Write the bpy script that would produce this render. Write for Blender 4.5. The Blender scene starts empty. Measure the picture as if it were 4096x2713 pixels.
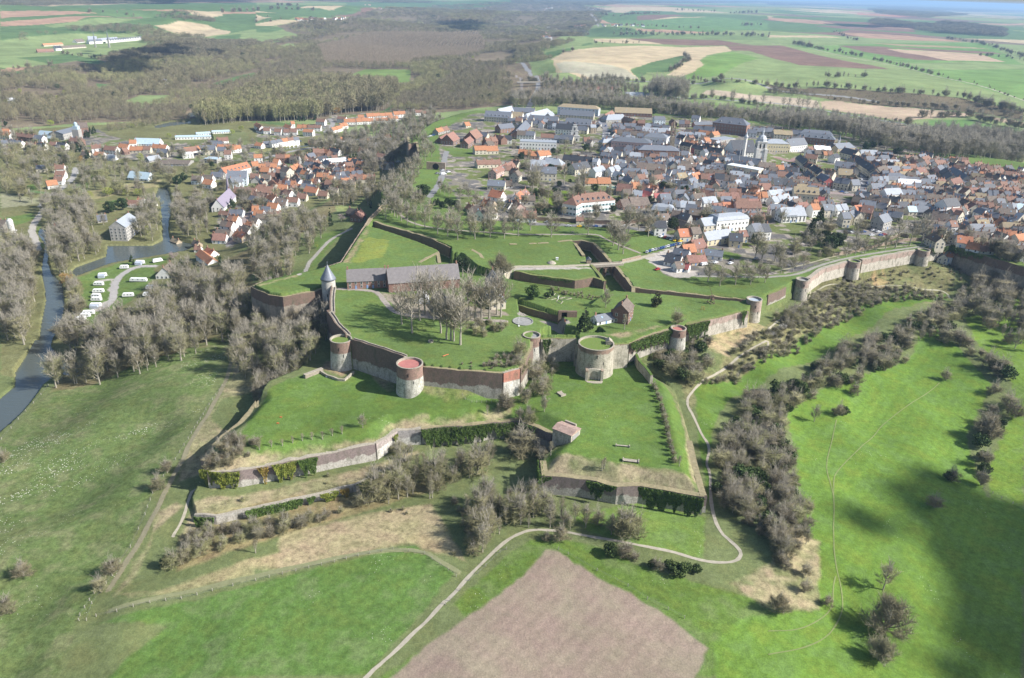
import bpy, math, random
import numpy as np
from mathutils import Matrix, Vector
random.seed(7); RNG = np.random.default_rng(7)
SC = bpy.context.scene
COL = SC.collection
R = math.radians
# ------------------------------------------------------------------ camera
CAM_Z = 200.0; PITCH = R(24.6); ROLL = R(1.95); F_PX = 3071.6; CX, CY = 2048.0, 1356.5
R0 = np.array([1., 0, 0]); U0 = np.array([0, math.sin(PITCH), math.cos(PITCH)]); F0 = np.array([0, math.cos(PITCH), -math.sin(PITCH)])
CR = math.cos(ROLL) * R0 + math.sin(ROLL) * U0
CU = math.cos(ROLL) * U0 - math.sin(ROLL) * R0
CAM = np.array([0., 0., CAM_Z])
cd = bpy.data.cameras.new('camera'); cam = bpy.data.objects.new('camera', cd); COL.objects.link(cam); SC.camera = cam
cd.sensor_width = 36; cd.lens = 36 * F_PX / 4096; cd.clip_start = 1; cd.clip_end = 90000
cam.matrix_world = Matrix(((CR[0], CU[0], -F0[0], 0), (CR[1], CU[1], -F0[1], 0), (CR[2], CU[2], -F0[2], CAM_Z), (0, 0, 0, 1)))
# ------------------------------------------------------------------ sky, sun, exposure
SUN_EL = R(36); SUN_AZ = R(-12)             # the sun stands to the right and a little behind the camera
SUN_DIR = Vector((math.cos(SUN_AZ) * math.cos(SUN_EL), math.sin(SUN_AZ) * math.cos(SUN_EL), math.sin(SUN_EL)))
world = bpy.data.worlds.new('World'); SC.world = world; world.use_nodes = True
wn = world.node_tree; bg = wn.nodes['Background']
sky = wn.nodes.new('ShaderNodeTexSky'); sky.sky_type = 'NISHITA'; sky.sun_disc = False
sky.sun_elevation = SUN_EL; sky.sun_rotation = math.atan2(SUN_DIR.x, SUN_DIR.y)
sky.altitude = 100; sky.air_density = 1.0; sky.dust_density = 1.5
wn.links.new(sky.outputs[0], bg.inputs['Color']); bg.inputs['Strength'].default_value = 0.09
sl = bpy.data.lights.new('sun', 'SUN'); sl.energy = 5.0; sl.angle = R(0.55); sl.color = (1.0, 0.965, 0.91)
so = bpy.data.objects.new('sun', sl); COL.objects.link(so); so.rotation_euler = SUN_DIR.to_track_quat('Z', 'Y').to_euler(); so.location = (300, -100, 400)
SC.view_settings.view_transform = 'Standard'; SC.view_settings.look = 'None'
SC.view_settings.exposure = 0.76; SC.view_settings.gamma = 1.0; SC.view_settings.use_curve_mapping = False
# ------------------------------------------------------------------ reading positions off the survey crops
K = 2.3057
CROPS = dict(S=(0, 0, 1), O=(0, 0, .5779), T00=(0, 0, K), T10=(1024, 0, K), T20=(2048, 0, K), T30=(3072, 0, K), T01=(0, 680, K), T11=(1024, 680, K),
             T21=(2048, 680, K), T31=(3072, 680, K), B0=(0, 1360, K), B1=(1024, 1200, K), B2=(2048, 1250, K), B3=(3072, 1360, K),
             D0=(0, 2033, K), D1=(700, 1600, K), D2=(1800, 1800, K), D3=(3072, 2033, K),
             U1=(2048, 420, 3.698), U2=(2688, 420, 3.698), U3=(3300, 560, 2.970), U4=(700, 480, 2.959), U5=(1300, 1020, 2.631))
def S(txt, keep=None):
    """'T21 1,2 3,4 B2 5,6' -> survey pixels"""
    out = []; c = keep
    for t in txt.split():
        if t in CROPS: c = t
        else:
            a, b = t.split(','); ox, oy, k = CROPS[c]; out.append((ox + float(a) / k, oy + float(b) / k))
    return np.array(out)
def ray(p):
    p = np.atleast_2d(p); a = (p[:, 0] - CX) / F_PX; b = -(p[:, 1] - CY) / F_PX
    d = F0[None] + a[:, None] * CR[None] + b[:, None] * CU[None]
    return d
def U(p, z):
    """survey pixels -> world xy on the level z"""
    d = ray(p); t = (np.asarray(z) - CAM_Z) / np.minimum(d[:, 2], -1e-3)
    return CAM[None, :2] + d[:, :2] * t[:, None]
def PX(x, y, z):
    v = np.stack([np.asarray(x, float), np.asarray(y, float), np.asarray(z, float) - CAM_Z], -1)
    dep = v @ F0; return CX + F_PX * (v @ CR) / dep, CY - F_PX * (v @ CU) / dep, dep
def inside(poly, x, y):
    poly = np.asarray(poly); res = np.zeros(x.shape, bool)
    m = (x >= poly[:, 0].min()) & (x <= poly[:, 0].max()) & (y >= poly[:, 1].min()) & (y <= poly[:, 1].max())
    if not m.any(): return res
    xs, ys = x[m], y[m]; r = np.zeros(xs.shape, bool); n = len(poly)
    for i in range(n):
        x0, y0 = poly[i]; x1, y1 = poly[(i + 1) % n]
        if y0 == y1: continue
        c = ((y0 > ys) != (y1 > ys)) & (xs < (x1 - x0) * (ys - y0) / (y1 - y0) + x0); r ^= c
    res[m] = r; return res
def edge_dist(line, x, y, closed=True):
    line = np.asarray(line); d = np.full(x.shape, 1e9); n = len(line)
    for i in range(n if closed else n - 1):
        a = line[i]; b = line[(i + 1) % n]; ab = b - a; L = max((ab ** 2).sum(), 1e-9)
        t = np.clip(((x - a[0]) * ab[0] + (y - a[1]) * ab[1]) / L, 0, 1)
        d = np.minimum(d, np.hypot(x - a[0] - t * ab[0], y - a[1] - t * ab[1]))
    return d
def rand_noise(x, y, s, seed):
    """cheap smooth value noise"""
    u = x / s; v = y / s; i = np.floor(u).astype(int); j = np.floor(v).astype(int); fu = u - i; fv = v - j
    fu = fu * fu * (3 - 2 * fu); fv = fv * fv * (3 - 2 * fv)
    def h(a, b):
        k = (a * 374761393 + b * 668265263 + seed * 974634777) & 0xffffffff
        k = ((k ^ (k >> 13)) * 1274126177) & 0xffffffff; return ((k ^ (k >> 16)) & 0xffff) / 65535.
    return (h(i, j) * (1 - fu) + h(i + 1, j) * fu) * (1 - fv) + (h(i, j + 1) * (1 - fu) + h(i + 1, j + 1) * fu) * fv
# ------------------------------------------------------------------ terrain heights (metres above the river)
def cps(spec):
    P = []; Z = []
    for line in spec.strip().split(';'):
        line = line.strip()
        if not line: continue
        z, pts = line.split(':'); s = S(pts); w = U(s, float(z)); P.append(w); Z += [float(z)] * len(w)
    return np.concatenate(P), np.array(Z)
LOW = cps('''
2.4: O 40,930 80,780 100,650 60,560 150,500 380,480 300,580 150,400 90,300 400,300 560,325 700,250 500,200 900,200 1150,150 1240,190 250,250 300,200 700,160 1000,120 250,700 250,650 0,700;
2.6: O 1240,90 1000,60 1150,60 1300,80 1200,30;
4: O 550,330 650,330 480,570 300,345 830,330 900,290 0,1000 120,910 370,630;
6: O 600,450 700,380 820,370 120,1150 0,1150 60,1400 0,1568; 9: O 850,410 620,520 120,1568 180,1300;
6: O 400,690 350,760; 10: O 500,650 450,780 300,1010 330,1300 200,1435 400,1500; 13: O 540,780 ;
16: O 560,620 520,805 700,480 480,900 ; 21: O 640,600 700,540 620,700 760,480 ; 25: O 720,640 780,560 830,500 700,700 720,800; 22: O 590,690 650,840;
17: O 560,900 480,1000; 14: O 440,1100 420,1160 ; 14: O 400,1200 600,1230 760,1200 900,1150; 12.5: O 600,1450 900,1450 300,1400 ;
14: O 1000,1115 1100,1085 ; 16: O 1200,1080 1150,1040; 16.5: O 1300,1130 1450,1160 1600,1210 1500,1250; 16: O 1250,1240 1100,1200; 14: O 950,1260 1050,1320;
14: O 1250,1450 1200,1568 1500,1500; 15: O 1700,1300 1650,1350 1550,1400;
26: O 1560,860 ; 23: O 1600,940 ; 20: O 1620,1030 1630,1100; 17: O 1645,1200; 19: O 1680,950 ; 17: O 1740,900 1850,830 1960,750 ; 18: O 2080,710 2180,690;
27: O 1720,810 1500,830; 30: O 1640,790 1790,750; 31: O 1740,745 1870,680 ; 25: O 1900,700 2000,690 2100,690; 27: O 1960,660 2080,665; 31: O 1920,640 2050,600 2140,610;
17: O 2300,640 2260,600 2367,640 2450,640; 20: O 2200,720 ; 17: O 1750,1000 1720,1150 1780,1250; 
14: O 1900,1000 1880,1150 1900,1300; 10: O 2050,1000 2050,1200 2000,1400; 6: O 2250,1100 2250,1300 2300,1500; 5: O 2367,1400 2367,1568 2600,1500; 13: O 2150,850 ; 16: O 2300,800 2367,850; 20: O 2367,740 2250,750; 8: O 2367,1000 2300,1000;
22: O 1300,240 1420,245 1560,240 1700,250 1850,262 2000,290 2200,320 2367,340; 22: O 1500,215 1750,225 2000,250 2300,300;
25: O 1400,190 1600,200 1850,225 2100,270 2340,310 ; 38: O 1950,200 2150,220 2350,250 ; 45: O 1700,180 1900,180 2100,190 2340,190 2500,190;
30: O 1300,170 1450,180; 45: O 1300,140 1450,130 1600,140 ; 42: O 1400,110 1800,140 2000,160; 40: O 1380,90 1600,100 1800,100 2050,110 2340,120 2500,120; 44: O 1450,60 1700,70 2100,80 2350,90; 58: O 1500,35 1800,40 2100,50 2350,65; 66: O 1600,18 1900,22 2300,45;
6: O 60,160 200,130 350,95 450,90; 10: O 0,150 100,115 230,100 330,98 400,60 480,75 600,90 ; 30: O 0,75 100,70 300,60 500,45; 50: O 0,40 200,40 400,40 550,30 700,40 ; 65: O 0,15 200,20 400,20 600,15 800,15; 30: O 750,55 850,35 ; 12: O 650,75 750,70
''')
HIGH = cps('''
42: O 850,750 1000,800 1100,780 800,700 880,850 1150,720 900,600 850,560 950,590 1000,700 650,680 720,650 1180,830 1200,780;
40: O 1300,580 1250,590 1350,620 1550,700 1650,680 1450,600 1400,560 1000,520 1200,540 1500,650 1650,640;
41: O 1500,730 1700,700 1400,690; 40: O 1800,640 1900,610 2100,580 2200,565 2000,560 1700,560;
40: O 1600,480 1400,480 1300,440 1200,440 1100,430 1500,420 1700,450 1900,480 2100,520 2300,590 2367,600; 39: O 1300,350 1500,350 1700,350 1900,400 2100,430 2300,480 2367,520; 40: O 900,470 930,420 960,380 960,340; 36: O 1000,320 1100,300;
36: O 1200,285 1400,270 1600,285 1800,300 2000,340 2200,380 2367,410; 30: O 1200,255 1400,250 1600,255 1800,275 2000,300 2200,340 2367,360; 36: O 2600,500
''')
# outline of the walled plateau, traced along the wall tops
H0 = np.concatenate([U(S(t), z) for t, z in (
 ('T10 1400,1250 1390,1280 1410,1330 1480,1310 1500,1400 1490,1470 1380,1568 T11 1330,20 1240,100 1150,200', 40.5), ('T11 1160,320 1060,440 1015,510 790,860 630,905', 41),
 ('T11 390,975 110,1035 0,1078 T01 2312,1050 T11 0,1092 130,1150 250,1165 540,1110 600,1088 635,1072', 40.5), ('T11 700,1085 692,1140 690,1200 692,1310 664,1312 740,1420 840,1520 B1 870,385 888,372 1375,527 1525,570', 42.7), ('B1 1535,590 1562,614 2060,656 2275,668 B2 60,520 165,330 178,260', 41), ('B2 205,190 262,240 360,237 615,234 615,300', 40.5),
 ('B2 940,300 960,290 1070,281', 41), ('B2 1300,193 1460,150 1610,112 1805,63 2100,-6 T21 2175,1298 2250,1200 2300,1190', 40.5), ('T31 10,1140 155,1077', 39.5), ('T31 270,1012 370,1000 500,906 620,873 750,839 860,826 1380,733 1490,723 1708,687 1780,728 2361,892 '
 'O 2500,640 2700,560 2700,420 2450,370 2000,296 1650,255 1100,240 1000,275', 40.3))])
def shep(cp, x, y):
    P, Z = cp; num = np.zeros(x.shape); den = np.zeros(x.shape)
    r = np.hypot(x, y)
    for (a, b), z in zip(P, Z):
        w = 1.0 / ((x - a) ** 2 + (y - b) ** 2 + 40. + (.02 * r) ** 2) ** 1.75; num += w * z; den += w
    return num / den
def P_(txt, z): return U(S(txt), z)
Q1 = P_('B1 400,700 120,815 0,985 D1 740,30 690,110 600,215 440,330 330,460 250,600 300,660 600,640 890,585 1310,505 1840,395 2040,275 2270,262 B1 1700,1155 2000,1150 2180,1120 B2 60,990 230,1050 380,1120 430,1215 D2 850,60 870,225 1270,262 1540,325 1750,315 2345,425 '
        'B2 1740,1600 1650,1200 1570,920 1490,700 1310,590 1080,330 700,240 B1 2050,600 1400,500 700,300', 24)
Q2 = P_('D1 150,880 200,1050 380,1062 640,1005 1200,885 1660,775 1900,650 2200,600 2361,560 2361,300 1800,300 600,600 300,600', 17)
# dug ditches inside the plateau: outline traced at the rim, floor height
DIT = [
 (P_('T11 1085,470 1190,508 1600,625 1795,712 1800,760 1905,770 2040,880 2130,905 2200,930 2150,1010 2070,960 1880,950 1700,862 1682,752 1480,665 1290,600 1130,545 1040,520', 41), 33.5),
 (P_('T21 595,678 540,655 630,650 750,672 880,810 960,890 1100,1045 1112,1080 1105,1135 940,1120 850,1150 858,1020 740,870 670,790', 40), 33),
 (P_('T21 25,930 330,985 600,1015 750,990 858,1020 850,1150 720,1250 390,1180 300,1120 100,1060 -60,1010 -60,940', 40), 35.5),
 (P_('T21 1110,1085 1400,1115 2170,1195 2100,1225 1400,1150 940,1125', 40), 36.5),
 (P_('T21 50,1230 440,1350 470,1400 490,1480 560,1540 800,1480 860,1530 640,1540 530,1530 450,1530 210,1420 60,1350', 39), 35.5),
 (P_('B2 270,238 360,232 610,232 612,205 540,190 440,170 330,160 270,180', 40), 37),
]
WATER = {
 'river': P_('T01 362,540 350,600 390,650 420,690 400,800 385,900 395,1000 415,1100 425,1200 385,1400 365,1568 B0 325,0 240,150 140,300 135,430 0,545 O -120,1010 -120,1120 B0 0,885 110,790 200,690 350,500 400,430 480,372 560,340 700,380 900,330 1000,280 800,240 560,150 470,60 T01 485,1560 560,1450 600,1250 570,1050 470,950 440,850 470,700 500,640 470,580 380,540', 2.0),
 'mill_pond': P_('T01 1460,165 1550,165 1585,330 1560,500 1560,620 1620,650 1800,690 1760,740 1700,770 1500,800 1250,830 1020,872 850,935 700,985 660,940 700,900 980,800 990,700 1200,700 1400,700 1500,650 1490,450 1480,300 1430,240', 2.0),
 'canal': P_('T10 -20,1420 200,1380 400,1345 620,1310 700,1290 760,1300 560,1350 380,1375 200,1405 0,1440', 2.0),
 'woodland_pond': P_('T00 1720,1055 1860,990 2010,955 2040,980 1960,1030 1890,1070 1760,1085', 1.6),
 'long_pond': P_('T00 1420,1165 1560,1130 1760,1120 1760,1140 1560,1165 1440,1185', 1.6),
 'small_pond': P_('T00 800,835 900,820 950,800 1010,795 1000,820 930,830 900,850 820,850', 1.6),
}
BANK = P_('B1 1570,640 1750,650 1930,665', 38)
def H(x, y):
    x = np.asarray(x, float); y = np.asarray(y, float)
    z = shep(LOW, x, y)
    q = inside(Q2, x, y); d = edge_dist(Q2[1:8], x, y, False); z = np.where(q, np.clip(15.6 + .07 * d, 15.6, 16.8), z)
    q = inside(Q1, x, y); d = edge_dist(Q1[2:34], x, y, False); t = np.clip(d / 8., 0, 1); z = np.where(q, 24.0 + 4.0 * t * t * (3 - 2 * t), z)
    bk = edge_dist(BANK, x, y, False); z = np.where(q, z + 6.0 * np.clip(1 - (bk - 1.5) / 11., 0, 1) ** 1.3 * np.clip((z - 26) / 2, 0, 1), z)
    h = inside(H0, x, y); zh = shep(HIGH, x, y)
    d = edge_dist(H0[-9:], x, y, False)
    z = np.where(h, zh, z)
    for poly, zf in DIT:
        q = inside(poly, x, y); z = np.where(q, np.minimum(z, zf), z)
    for w in WATER.values():
        q = inside(w, x, y); z = np.where(q, 0.6, z)
    # gentle relief
    r = np.hypot(x, y); k = np.clip((r - 60) / 400., .25, 1)
    z = z + (rand_noise(x, y, 23, 3) - .5) * .4 * k + (rand_noise(x, y, 190, 5) - .5) * np.clip((r - 900) / 1500., 0, 1) * 7
    return z
# LOD grid, polar about the foot of the camera
NT = 1150; TH = np.linspace(R(-52), R(52), NT)
rr = [15.]
while rr[-1] < 60000:
    r = rr[-1]
    rr.append(r + (5 if r < 120 else (0.85 if r < 560 else max(.9, .0055 * (r - 560) + .9))))
RR = np.array(rr); NR = len(RR)
gx = RR[:, None] * np.sin(TH)[None]; gy = RR[:, None] * np.cos(TH)[None]
gz = H(gx.ravel(), gy.ravel()).reshape(gx.shape)
def Hg(x, y):
    """height on the built ground (bilinear)"""
    x = np.asarray(x, float); y = np.asarray(y, float); r = np.clip(np.hypot(x, y), RR[0], RR[-2]); t = np.clip(np.arctan2(x, y), TH[0], TH[-1] - 1e-6)
    i = np.clip(np.searchsorted(RR, r) - 1, 0, NR - 2); fj = (t - TH[0]) / (TH[1] - TH[0]); j = np.clip(fj.astype(int), 0, NT - 2)
    a = (r - RR[i]) / (RR[i + 1] - RR[i]); b = fj - j
    return (gz[i, j] * (1 - b) + gz[i, j + 1] * b) * (1 - a) + (gz[i + 1, j] * (1 - b) + gz[i + 1, j + 1] * b) * a
def Hp(x, y): return float(Hg(np.array([x]), np.array([y]))[0])
_r = np.concatenate([np.arange(130, 700, .7), 700 * 1.0022 ** np.arange(0, 2020)])
def G(p):
    """survey pixels -> world xyz where the sight line meets the ground"""
    out = []
    for d in ray(p):
        hd = math.hypot(d[0], d[1]); t = _r / hd; x = d[0] * t; y = d[1] * t; z = CAM_Z + d[2] * t
        g = Hg(x, y); k = np.argmax(z < g)
        if z[k] >= g[k]: k = len(t) - 1
        out.append((x[k], y[k], g[k]))
    return np.array(out)
def GP(txt): return G(S(txt))
# ------------------------------------------------------------------ materials
MATS = {}
def nodes(name):
    m = bpy.data.materials.new(name); m.use_nodes = True; nt = m.node_tree; b = nt.nodes['Principled BSDF']; MATS[name] = m
    return m, nt, b
def N(nt, t, **kw):
    n = nt.nodes.new(t)
    for k, v in kw.items():
        if k.startswith('i_'):
            key = k[2:]; n.inputs[int(key) if key.isdigit() else key.replace('_', ' ')].default_value = v
        else: setattr(n, k, v)
    return n
def mat(name, col, rough=.85, var=.18, scale=.8, col2=None, bump=0, spec=.3, objvar=0, scale2=None, metal=0):
    """base colour broken up by two scales of noise, optional per-object variation"""
    if name in MATS: return MATS[name]
    m, nt, b = nodes(name); L = nt.links.new
    tc = N(nt, 'ShaderNodeNewGeometry'); n1 = N(nt, 'ShaderNodeTexNoise', i_Scale=scale, i_Detail=5.0, i_Roughness=.65); L(tc.outputs['Position'], n1.inputs['Vector'])
    c2 = col2 or tuple(max(0, c * (1 - 2 * var)) for c in col)
    mx = N(nt, 'ShaderNodeMix', data_type='RGBA'); mx.inputs[6].default_value = (*col, 1); mx.inputs[7].default_value = (*c2, 1)
    rp = N(nt, 'ShaderNodeMapRange', i_1=.35, i_2=.68); L(n1.outputs[0], rp.inputs[0]); L(rp.outputs[0], mx.inputs[0])
    last = mx.outputs[2]
    if objvar:
        oi = N(nt, 'ShaderNodeObjectInfo'); hs = N(nt, 'ShaderNodeHueSaturation'); r1 = N(nt, 'ShaderNodeMapRange', i_3=1 - objvar, i_4=1 + objvar); r2 = N(nt, 'ShaderNodeMapRange', i_3=.5 - objvar * .05, i_4=.5 + objvar * .05)
        L(oi.outputs['Random'], r1.inputs[0]); L(r1.outputs[0], hs.inputs['Value'])
        ml = N(nt, 'ShaderNodeMath', operation='FRACT'); mm = N(nt, 'ShaderNodeMath', operation='MULTIPLY', i_1=7.31); L(oi.outputs['Random'], mm.inputs[0]); L(mm.outputs[0], ml.inputs[0]); L(ml.outputs[0], r2.inputs[0]); L(r2.outputs[0], hs.inputs['Hue'])
        L(last, hs.inputs['Color']); last = hs.outputs[0]
    L(last, b.inputs['Base Color']); b.inputs['Roughness'].default_value = rough; b.inputs['Specular IOR Level'].default_value = spec; b.inputs['Metallic'].default_value = metal
    if bump:
        n2 = N(nt, 'ShaderNodeTexNoise', i_Scale=scale2 or scale * 4, i_Detail=4.0); L(tc.outputs['Position'], n2.inputs['Vector']); bp = N(nt, 'ShaderNodeBump', i_Strength=bump, i_Distance=.2); L(n2.outputs[0], bp.inputs['Height']); L(bp.outputs[0], b.inputs['Normal'])
    return m
def wallmat(name, brick, stone, zsplit, fuzz=1.0):
    """old rampart masonry: brick above, pale limestone below, both weathered, with courses"""
    m, nt, b = nodes(name); L = nt.links.new
    g = N(nt, 'ShaderNodeNewGeometry'); sx = N(nt, 'ShaderNodeSeparateXYZ'); L(g.outputs['Position'], sx.inputs[0])
    n1 = N(nt, 'ShaderNodeTexNoise', i_Scale=.16, i_Detail=7.0, i_Roughness=.7); L(g.outputs['Position'], n1.inputs['Vector'])
    n2 = N(nt, 'ShaderNodeTexNoise', i_Scale=1.6, i_Detail=6.0, i_Roughness=.75); L(g.outputs['Position'], n2.inputs['Vector'])
    a = N(nt, 'ShaderNodeMath', operation='MULTIPLY_ADD', i_1=6.0 * fuzz, i_2=-3.0 * fuzz - zsplit); L(n1.outputs[0], a.inputs[0])
    s = N(nt, 'ShaderNodeMath', operation='ADD'); L(sx.outputs[2], s.inputs[0]); L(a.outputs[0], s.inputs[1])
    st = N(nt, 'ShaderNodeMapRange', i_1=-.25, i_2=.25); L(s.outputs[0], st.inputs[0])
    def two(c1, c2, nn, lo, hi):
        mx = N(nt, 'ShaderNodeMix', data_type='RGBA'); mx.inputs[6].default_value = (*c1, 1); mx.inputs[7].default_value = (*c2, 1)
        r = N(nt, 'ShaderNodeMapRange', i_1=lo, i_2=hi); L(nn.outputs[0], r.inputs[0]); L(r.outputs[0], mx.inputs[0]); return mx.outputs[2]
    bk = two(brick, tuple(c * .45 + .02 for c in brick), n2, .38, .68); sn = two(stone, (.17, .155, .125), n2, .42, .72)
    mx = N(nt, 'ShaderNodeMix', data_type='RGBA'); L(st.outputs[0], mx.inputs[0]); L(sn, mx.inputs[6]); L(bk, mx.inputs[7])
    wv = N(nt, 'ShaderNodeTexWave', i_Scale=.9, i_Distortion=1.5, i_Detail=2.0); wv.bands_direction = 'Z'; L(g.outputs['Position'], wv.inputs['Vector'])
    n3 = N(nt, 'ShaderNodeTexNoise', i_Scale=.5, i_Detail=3.0); mp = N(nt, 'ShaderNodeMapping'); mp.inputs['Scale'].default_value = (1.0, 1.0, .45); L(g.outputs['Position'], mp.inputs[0]); L(mp.outputs[0], n3.inputs['Vector'])
    strk = N(nt, 'ShaderNodeMapRange', i_1=.48, i_2=.72, i_3=0.0, i_4=.6); L(n3.outputs[0], strk.inputs[0])
    mo = N(nt, 'ShaderNodeMix', data_type='RGBA'); mo.inputs[7].default_value = (.10, .10, .07, 1); L(strk.outputs[0], mo.inputs[0]); L(mx.outputs[2], mo.inputs[6])
    L(mo.outputs[2], b.inputs['Base Color']); b.inputs['Roughness'].default_value = .95; b.inputs['Specular IOR Level'].default_value = .1
    bp = N(nt, 'ShaderNodeBump', i_Strength=.5, i_Distance=.25); L(n2.outputs[0], bp.inputs['Height']); L(bp.outputs[0], b.inputs['Normal'])
    return m
# ------------------------------------------------------------------ mesh helpers
class MB:
    def __init__(s): s.v = []; s.f = []; s.m = []
    def add(s, vs, fs, mi=0):
        o = len(s.v); s.v += [tuple(map(float, v)) for v in vs]; s.f += [tuple(i + o for i in f) for f in fs]; s.m += [mi] * len(fs)
    def box(s, x0, x1, y0, y1, z0, z1, mi=0, top=True):
        s.add([(x0, y0, z0), (x1, y0, z0), (x1, y1, z0), (x0, y1, z0), (x0, y0, z1), (x1, y0, z1), (x1, y1, z1), (x0, y1, z1)],
              [(0, 3, 2, 1), (4, 5, 6, 7), (0, 1, 5, 4), (1, 2, 6, 5), (2, 3, 7, 6), (3, 0, 4, 7)], mi)
    def prism(s, pts, z0, z1, mi=0, cap=True):
        n = len(pts); v = [(p[0], p[1], z0) for p in pts] + [(p[0], p[1], z1) for p in pts]
        f = [(i, (i + 1) % n, n + (i + 1) % n, n + i) for i in range(n)]
        if cap: f += [tuple(range(n, 2 * n)), tuple(range(n - 1, -1, -1))]
        s.add(v, f, mi)
    def lathe(s, prof, n=24, cx=0, cy=0, mi=0, capt=True, capb=False):
        v = []; f = []
        for r, z in prof:
            for k in range(n): a = 2 * math.pi * k / n; v.append((cx + r * math.cos(a), cy + r * math.sin(a), z))
        for i in range(len(prof) - 1):
            for k in range(n): k2 = (k + 1) % n; f.append((i * n + k, i * n + k2, (i + 1) * n + k2, (i + 1) * n + k))
        if capt: f.append(tuple((len(prof) - 1) * n + k for k in range(n)))
        if capb: f.append(tuple(k for k in range(n - 1, -1, -1)))
        s.add(v, f, mi)
    def tube(s, a, b, ra, rb, n=5, mi=0, cap=False):
        a = np.array(a, float); b = np.array(b, float); d = b - a; L = np.linalg.norm(d)
        if L < 1e-6: return
        d /= L; u = np.cross(d, [0, 0, 1] if abs(d[2]) < .9 else [1, 0, 0]); u /= np.linalg.norm(u); w = np.cross(d, u)
        v = []; 
        for p, r in ((a, ra), (b, rb)):
            for k in range(n): t = 2 * math.pi * k / n; v.append(p + r * (math.cos(t) * u + math.sin(t) * w))
        f = [(k, (k + 1) % n, n + (k + 1) % n, n + k) for k in range(n)]
        if cap: f += [tuple(range(n, 2 * n)), tuple(range(n - 1, -1, -1))]
        s.add(v, f, mi)
    def mesh(s, name, mats):
        me = bpy.data.meshes.new(name); me.from_pydata(s.v, [], s.f)
        for m in (mats if isinstance(mats, (list, tuple)) else [mats]): me.materials.append(m)
        if any(s.m): me.polygons.foreach_set('material_index', s.m)
        me.update(); return me
    def obj(s, name, mats, parent=None, loc=None, rz=0, smooth=False):
        me = s.mesh(name, mats)
        if smooth: me.polygons.foreach_set('use_smooth', [True] * len(me.polygons))
        return link(name, me, parent, loc, rz)
def link(name, me, parent=None, loc=None, rz=0):
    o = bpy.data.objects.new(name, me); COL.objects.link(o)
    if parent is not None: o.parent = parent
    if loc is not None: o.location = loc
    if rz: o.rotation_euler = (0, 0, rz)
    return o
def tag(o, label, cat, group=None, kind=None):
    if label: o['label'] = label
    if cat: o['category'] = cat
    if group: o['group'] = group
    if kind: o['kind'] = kind
    return o
def thing(name, label, cat, loc=(0, 0, 0), rz=0, group=None):
    o = bpy.data.objects.new(name, None); COL.objects.link(o); o.location = loc; o.rotation_euler = (0, 0, rz); o.empty_display_size = .5
    return tag(o, label, cat, group)
def ordn(k):
    return f"{k}{'th' if 10 <= k % 100 <= 20 else {1: 'st', 2: 'nd', 3: 'rd'}.get(k % 10, 'th')}"
def bulk(name, v, f, mats, mi=None, smooth=False):
    """large triangle or quad mesh from numpy arrays"""
    me = bpy.data.meshes.new(name); k = f.shape[1]
    me.vertices.add(len(v)); me.vertices.foreach_set('co', v.astype(np.float32).ravel())
    me.loops.add(f.size); me.loops.foreach_set('vertex_index', f.astype(np.int32).ravel())
    me.polygons.add(len(f)); me.polygons.foreach_set('loop_start', np.arange(0, f.size, k, dtype=np.int32)); me.polygons.foreach_set('loop_total', np.full(len(f), k, np.int32))
    for m in (mats if isinstance(mats, (list, tuple)) else [mats]): me.materials.append(m)
    if mi is not None: me.polygons.foreach_set('material_index', mi.astype(np.int32))
    if smooth: me.polygons.foreach_set('use_smooth', np.ones(len(f), bool))
    me.update(calc_edges=True); return me
# ------------------------------------------------------------------ ground cover
GREEN = (.11, .175, .045); LAWN = (.110, .170, .048); FIELD = (.095, .150, .040); VIVID = (.112, .200, .036); TAN = (.30, .26, .155); EARTH = (.17, .14, .09); PALE = (.21, .25, .10)
G2 = (.20, .26, .11); G1 = (.10, .165, .065); PK = (.36, .24, .16); TF = (.46, .38, .24); DK = (.19, .125, .095); WOOD = (.17, .14, .095); TOWN = (.19, .175, .145); SCRUB = (.15, .125, .075)
GRAV = (.40, .37, .33); PLOW = (.265, .215, .163); LF = (.105, .155, .052)
gcol = np.zeros(gx.shape + (3,)); fx, fy = gx.ravel(), gy.ravel(); gc = gcol.reshape(-1, 3); gc[:] = (.130, .160, .066)
rough = np.full(fx.shape, .3); stripe = np.zeros(fx.shape)
FX = fx + (rand_noise(fx, fy, 3.1, 11) - .5) * 1.6 * np.clip(np.hypot(fx, fy) / 300, .6, 2.5); FY = fy + (rand_noise(fx, fy, 2.7, 12) - .5) * 1.6 * np.clip(np.hypot(fx, fy) / 300, .6, 2.5)
HH = inside(H0, fx, fy); gc[HH] = LAWN; rough[HH] = .2
def zone(txt, col, ro=None, lvl=None, inH=None, str_=None):
    w = P_(txt, lvl) if lvl is not None else GP(txt)[:, :2]
    m = inside(w, FX, FY)
    if inH is not None: m &= (HH == inH)
    if lvl is None or str_ == .5: gc[m] = col
    else:       # soft, ragged borders; dry grass is mixed with green
        k = np.where(m)[0]; xx, yy = FX[k], FY[k]; d = edge_dist(w, xx, yy); tanz = ro is not None and ro >= .8
        al = np.clip(d / (1.8 if tanz else 1.1), 0, 1)
        if tanz: al = al * np.clip((rand_noise(xx, yy, 7, 33) * .5 + rand_noise(xx, yy, 2.6, 34) * .35 + rand_noise(xx, yy, 26, 35) * .5 - .28) * 2.6, .12 if ro < .96 else .5, .95)
        al = al[:, None]; gc[k] = gc[k] * (1 - al) + np.array(col) * al
    if ro is not None: rough[m] = ro
    if str_ is not None: stripe[m] = str_
    return m
far = np.hypot(fx, fy) > 4200
hills = (~HH) & (fy > 900)
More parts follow.
